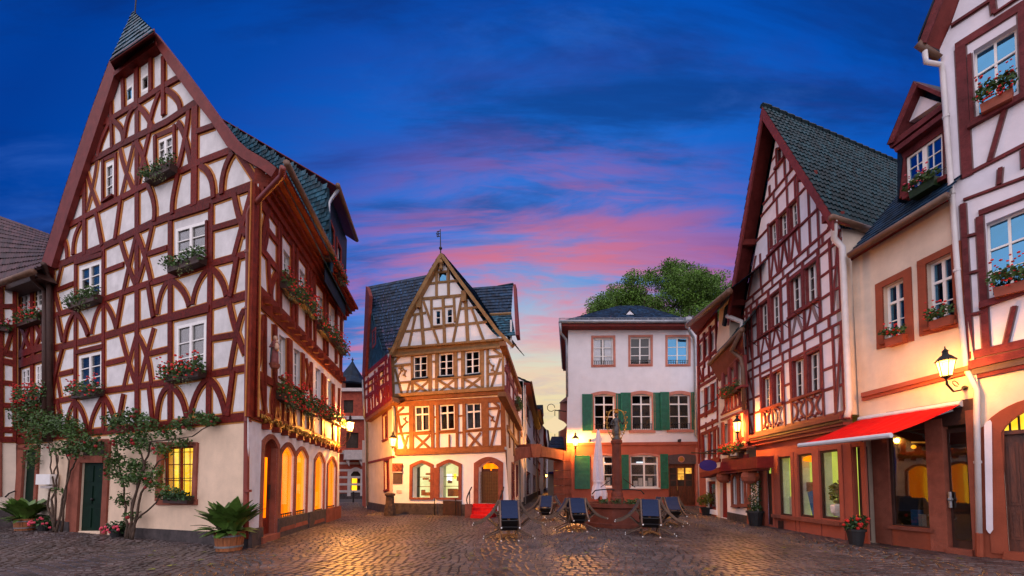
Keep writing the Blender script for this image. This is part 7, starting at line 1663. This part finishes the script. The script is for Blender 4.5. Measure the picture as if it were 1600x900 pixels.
mb = MB(); mb.lathe([(.4,0),(.4,.1),(.1,.14)], pc, 12); obj('base', mb, 'basalt', pr)
mb = MB(); N_ = 32; prof = [(.035,3.86),(.07,3.7),(.12,3.2),(.17,2.6),(.20,2.0),(.21,1.68),(.18,1.58),(.24,1.42),(.30,1.15),(.30,.98)]
i0 = 0; rows = []
for r, z in prof:
    ring_ = []
    for k in range(N_):
        a = 2*math.pi*k/N_; rr = r*(1+.20*math.sin(8*a+z*.8)+.08*math.sin(3*a+z*2))*(1.0); zz_ = z-(.08*math.sin(5*a) if z < 1.2 else 0)
        ring_.append(pc+Vector((rr*math.cos(a), rr*math.sin(a), zz_)))
    rows.append(ring_)
for j in range(len(rows)-1):
    for k in range(N_): mb.face([rows[j][k], rows[j][(k+1)%N_], rows[j+1][(k+1)%N_], rows[j+1][k]])
obj('canopy', mb, 'canvas', pr, smooth=True)
mb = MB(); mb.lathe([(.215,1.60),(.225,1.62),(.225,1.68),(.215,1.70)], pc, 16); obj('strap', mb, 'canvas', pr)

# ================================================================== 17. cafe tables with chairs tipped against them
def chair_proto():
    c = thing('tipped_chair', 'x', 'chair', (0,0,0)); w = .235                    # local: +y points away from the table
    P = lambda r, z, x: Vector((x, r, z))
    stile = [(1.00,.40),(.80,.46),(.64,.56),(.48,.72),(.36,.90),(.29,1.06)]
    for s_ in (-1, 1):
        mb = MB()
        for k in range(len(stile)-1):
            (r0,z0),(r1,z1) = stile[k], stile[k+1]; d = Vector((0,r1-r0,z1-z0)).normalized(); n = Vector((0,-d.z,d.y))*.034
            mb.prism([P(r0,z0,s_*w)+n, P(r1,z1,s_*w)+n, P(r1,z1,s_*w)-n, P(r0,z0,s_*w)-n], Vector((s_*.04,0,0)))
        obj('rear_leg', mb, 'chair_wood', c, local=True)
        mb = MB(); mb.tube([P(.22,.24,s_*w), P(.70,.02,s_*w)], .021, 6); obj('front_leg', mb, 'chair_wood', c, local=True)
        mb = MB(); mb.tube([P(.62,.57,s_*w), P(.22,.24,s_*w)], .021, 6); obj('seat_rail', mb, 'chair_wood', c, local=True)
        mb = MB(); mb.ball(P(1.01,.395,s_*w), .023, 6, 4); obj('foot_cap', mb, 'cap_white', c, local=True)
        mb = MB(); mb.ball(P(.71,.02,s_*w), .022, 6, 4); obj('foot_cap', mb, 'cap_white', c, local=True)
        mb = MB(); mb.tube([P(.44,.80,s_*w*1.08), P(.30,.62,s_*w*1.1), P(.22,.50,s_*w*1.08), P(.30,.30,s_*w)], .019, 6); obj('armrest', mb, 'chair_wood', c, local=True)
    b = [(.60,.60),(.47,.745),(.36,.915),(.30,1.05)]; mb = MB()
    for k in range(3): mb.prism([P(b[k][0],b[k][1],-w+.012), P(b[k][0],b[k][1],w-.012), P(b[k+1][0],b[k+1][1],w-.012), P(b[k+1][0],b[k+1][1],-w+.012)], Vector((0,.022,.012)))
    obj('back_sling', mb, 'fabric_blue', c, local=True)
    mb = MB(); mb.prism([P(.60,.56,-w+.02), P(.60,.56,w-.02), P(.40,.41,w-.02), P(.40,.41,-w+.02)], Vector((0,.015,-.02))); mb.prism([P(.40,.41,-w+.02), P(.40,.41,w-.02), P(.23,.26,w-.02), P(.23,.26,-w+.02)], Vector((0,.015,-.02))); obj('seat_sling', mb, 'chair_black', c, local=True)
    mb = MB(); mb.tube([P(.98,.41,-w), P(.86,.40,0), P(.98,.41,w)], .012, 5); obj('stretcher', mb, 'chair_black', c, local=True)
    mb = MB(); mb.box(P(.595,.625,0), (.07,.01,.02)); obj('tag', mb, 'cap_white', c, local=True)
    return c
def table_proto():
    t = thing('cafe_table', 'x', 'table', (0,0,0), 0, 'cafe tables with tipped chairs')
    mb = MB(); mb.lathe([(.40,.70),(.42,.715),(.42,.735),(.40,.745)], (0,0,0), 20); obj('tabletop', mb, 'chair_wood', t, local=True)
    mb = MB(); mb.tube([(0,0,.04),(0,0,.70)], .04, 8); obj('pedestal', mb, 'table_wood', t, local=True)
    for k in range(4):
        a = math.pi/4+k*math.pi/2; mb = MB(); mb.tube([(0,0,.10), (.18*math.cos(a),.18*math.sin(a),.08), (.34*math.cos(a),.34*math.sin(a),.03)], .032, 6); obj('foot', mb, 'table_wood', t, local=True)
    return t
spots = [(795, 11.0, .05, 4, 'front left table', 1.0), (1014, 11.7, -.10, 4, 'front right table', 1.0), (899, 13.0, .10, 4, 'middle table left of the fountain', 1.0), (856, 16.4, -.2, 3, 'rear table before the arch', 1.0), (1042, 14.6, .25, 3, 'rear table right of the fountain', 1.0)]
t0 = table_proto(); c0_ = chair_proto(); first = True
dirs = ['front', 'right', 'back', 'left']
for i, (px, dep, rz, nch, nm, sc_) in enumerate(spots):
    g = onground(px, dep); lb = 'round cafe table at the centre of the %s set' % nm
    t = t0 if first else dup(t0, g, rz); t.location = g; t.rotation_euler = (0,0,rz); t['label'] = lb
    face = math.atan2(-g.x, g.y)                                       # turn the set towards the square
    for k in range(4):
        if nch == 3 and k == 2: continue
        ang = rz + math.pi + k*math.pi/2 + (-math.atan2(g.x, g.y)*0.55)
        c = c0_ if first else dup(c0_, g, ang); first = False
        c.location = g; c.rotation_euler = (0,0,ang); c['group'] = 'chairs tipped against the cafe tables'; c['label'] = 'navy chair tipped against the %s, %s side' % (nm, dirs[k])
# ================================================================== ground
G0 = MB(); G0.face([(-500,-80,-0.03),(500,-80,-0.03),(500,700,-0.03),(-500,700,-0.03)]); gr = obj('ground', G0, 'mortar', None, kind='structure')
rnd = random.Random(11)
def sett(mb, x, y, wx, wy, rot, h):
    c, s_ = math.cos(rot), math.sin(rot); a, b = wx/2, wy/2; i_ = .018
    T = lambda u, v, z: Vector((x+u*c-v*s_, y+u*s_+v*c, z))
    lo = [T(-a,-b,-.03), T(a,-b,-.03), T(a,b,-.03), T(-a,b,-.03)]; j = [rnd.uniform(-.0035,.0035) for _ in range(4)]
    hi = [T(-a+i_,-b+i_,h+j[0]), T(a-i_,-b+i_,h+j[1]), T(a-i_,b-i_,h+j[2]), T(-a+i_,b-i_,h+j[3])]
    mb.tv = min(1, max(0, rnd.gauss(.5,.2)))
    mb.face(hi)
    for k in range(4): mb.face([lo[k], lo[(k+1)%4], hi[(k+1)%4], hi[k]])
def rowy(x): return .28*math.sin(x*1.15)+.10*math.sin(x*2.7+.8)          # gentle arcs of the laying pattern
bulk = MB(); near = []
WY = .185
for j in range(170):
    y0 = 4.6+j*WY
    x = -y0*1.5; 
    while x < y0*1.45:
        wx = rnd.uniform(.125,.195)
        xc = x+wx/2; yc = y0+rowy(xc)+rnd.uniform(-.008,.008); slope = .28*1.15*math.cos(xc*1.15)+.27*math.cos(xc*2.7+.8)
        x += wx+.012
        if yc > 34 or abs(xc) > 1.40*yc+.5: continue
        d_ = (xc+.2, yc-1.0)
        rec = (xc, yc, wx, WY-.016, math.atan(slope), rnd.gauss(0,.003))
        if yc > 6.30 and len(near) < 300 and abs(xc) < yc*1.32: near.append(rec)
        else: sett(bulk, *rec)
bulk.tv = None
for rec in near:
    mb = MB(); sett(mb, *rec); mb.tv = None; obj('cobblestone', mb, 'sett', gr, attrs=True, recalc=False)
obj('cobblestone_field', bulk, 'sett', gr, attrs=True, recalc=False, kind='stuff')

# a few fallen leaves on the paving, and an iron drain cover
mb = MB()
for _ in range(150):
    yv = rnd.uniform(6.6, 15); xv = rnd.uniform(-1.1, 1.25)*yv; a = rnd.uniform(0, 6.28); s_ = rnd.uniform(.025, .05); mb.tv = rnd.random()
    mb.face([(xv+s_*1.5*math.cos(a), yv+s_*1.5*math.sin(a), .02), (xv-s_*math.sin(a), yv+s_*math.cos(a), .028), (xv-s_*1.5*math.cos(a), yv-s_*1.5*math.sin(a), .018), (xv+s_*math.sin(a), yv-s_*math.cos(a), .03)])
mb.tv = None; tag(obj('fallen_leaves', mb, 'leaf_gold', None, attrs=True, recalc=False), 'scattered yellow fallen leaves on the cobbles', 'leaves', kind='stuff')
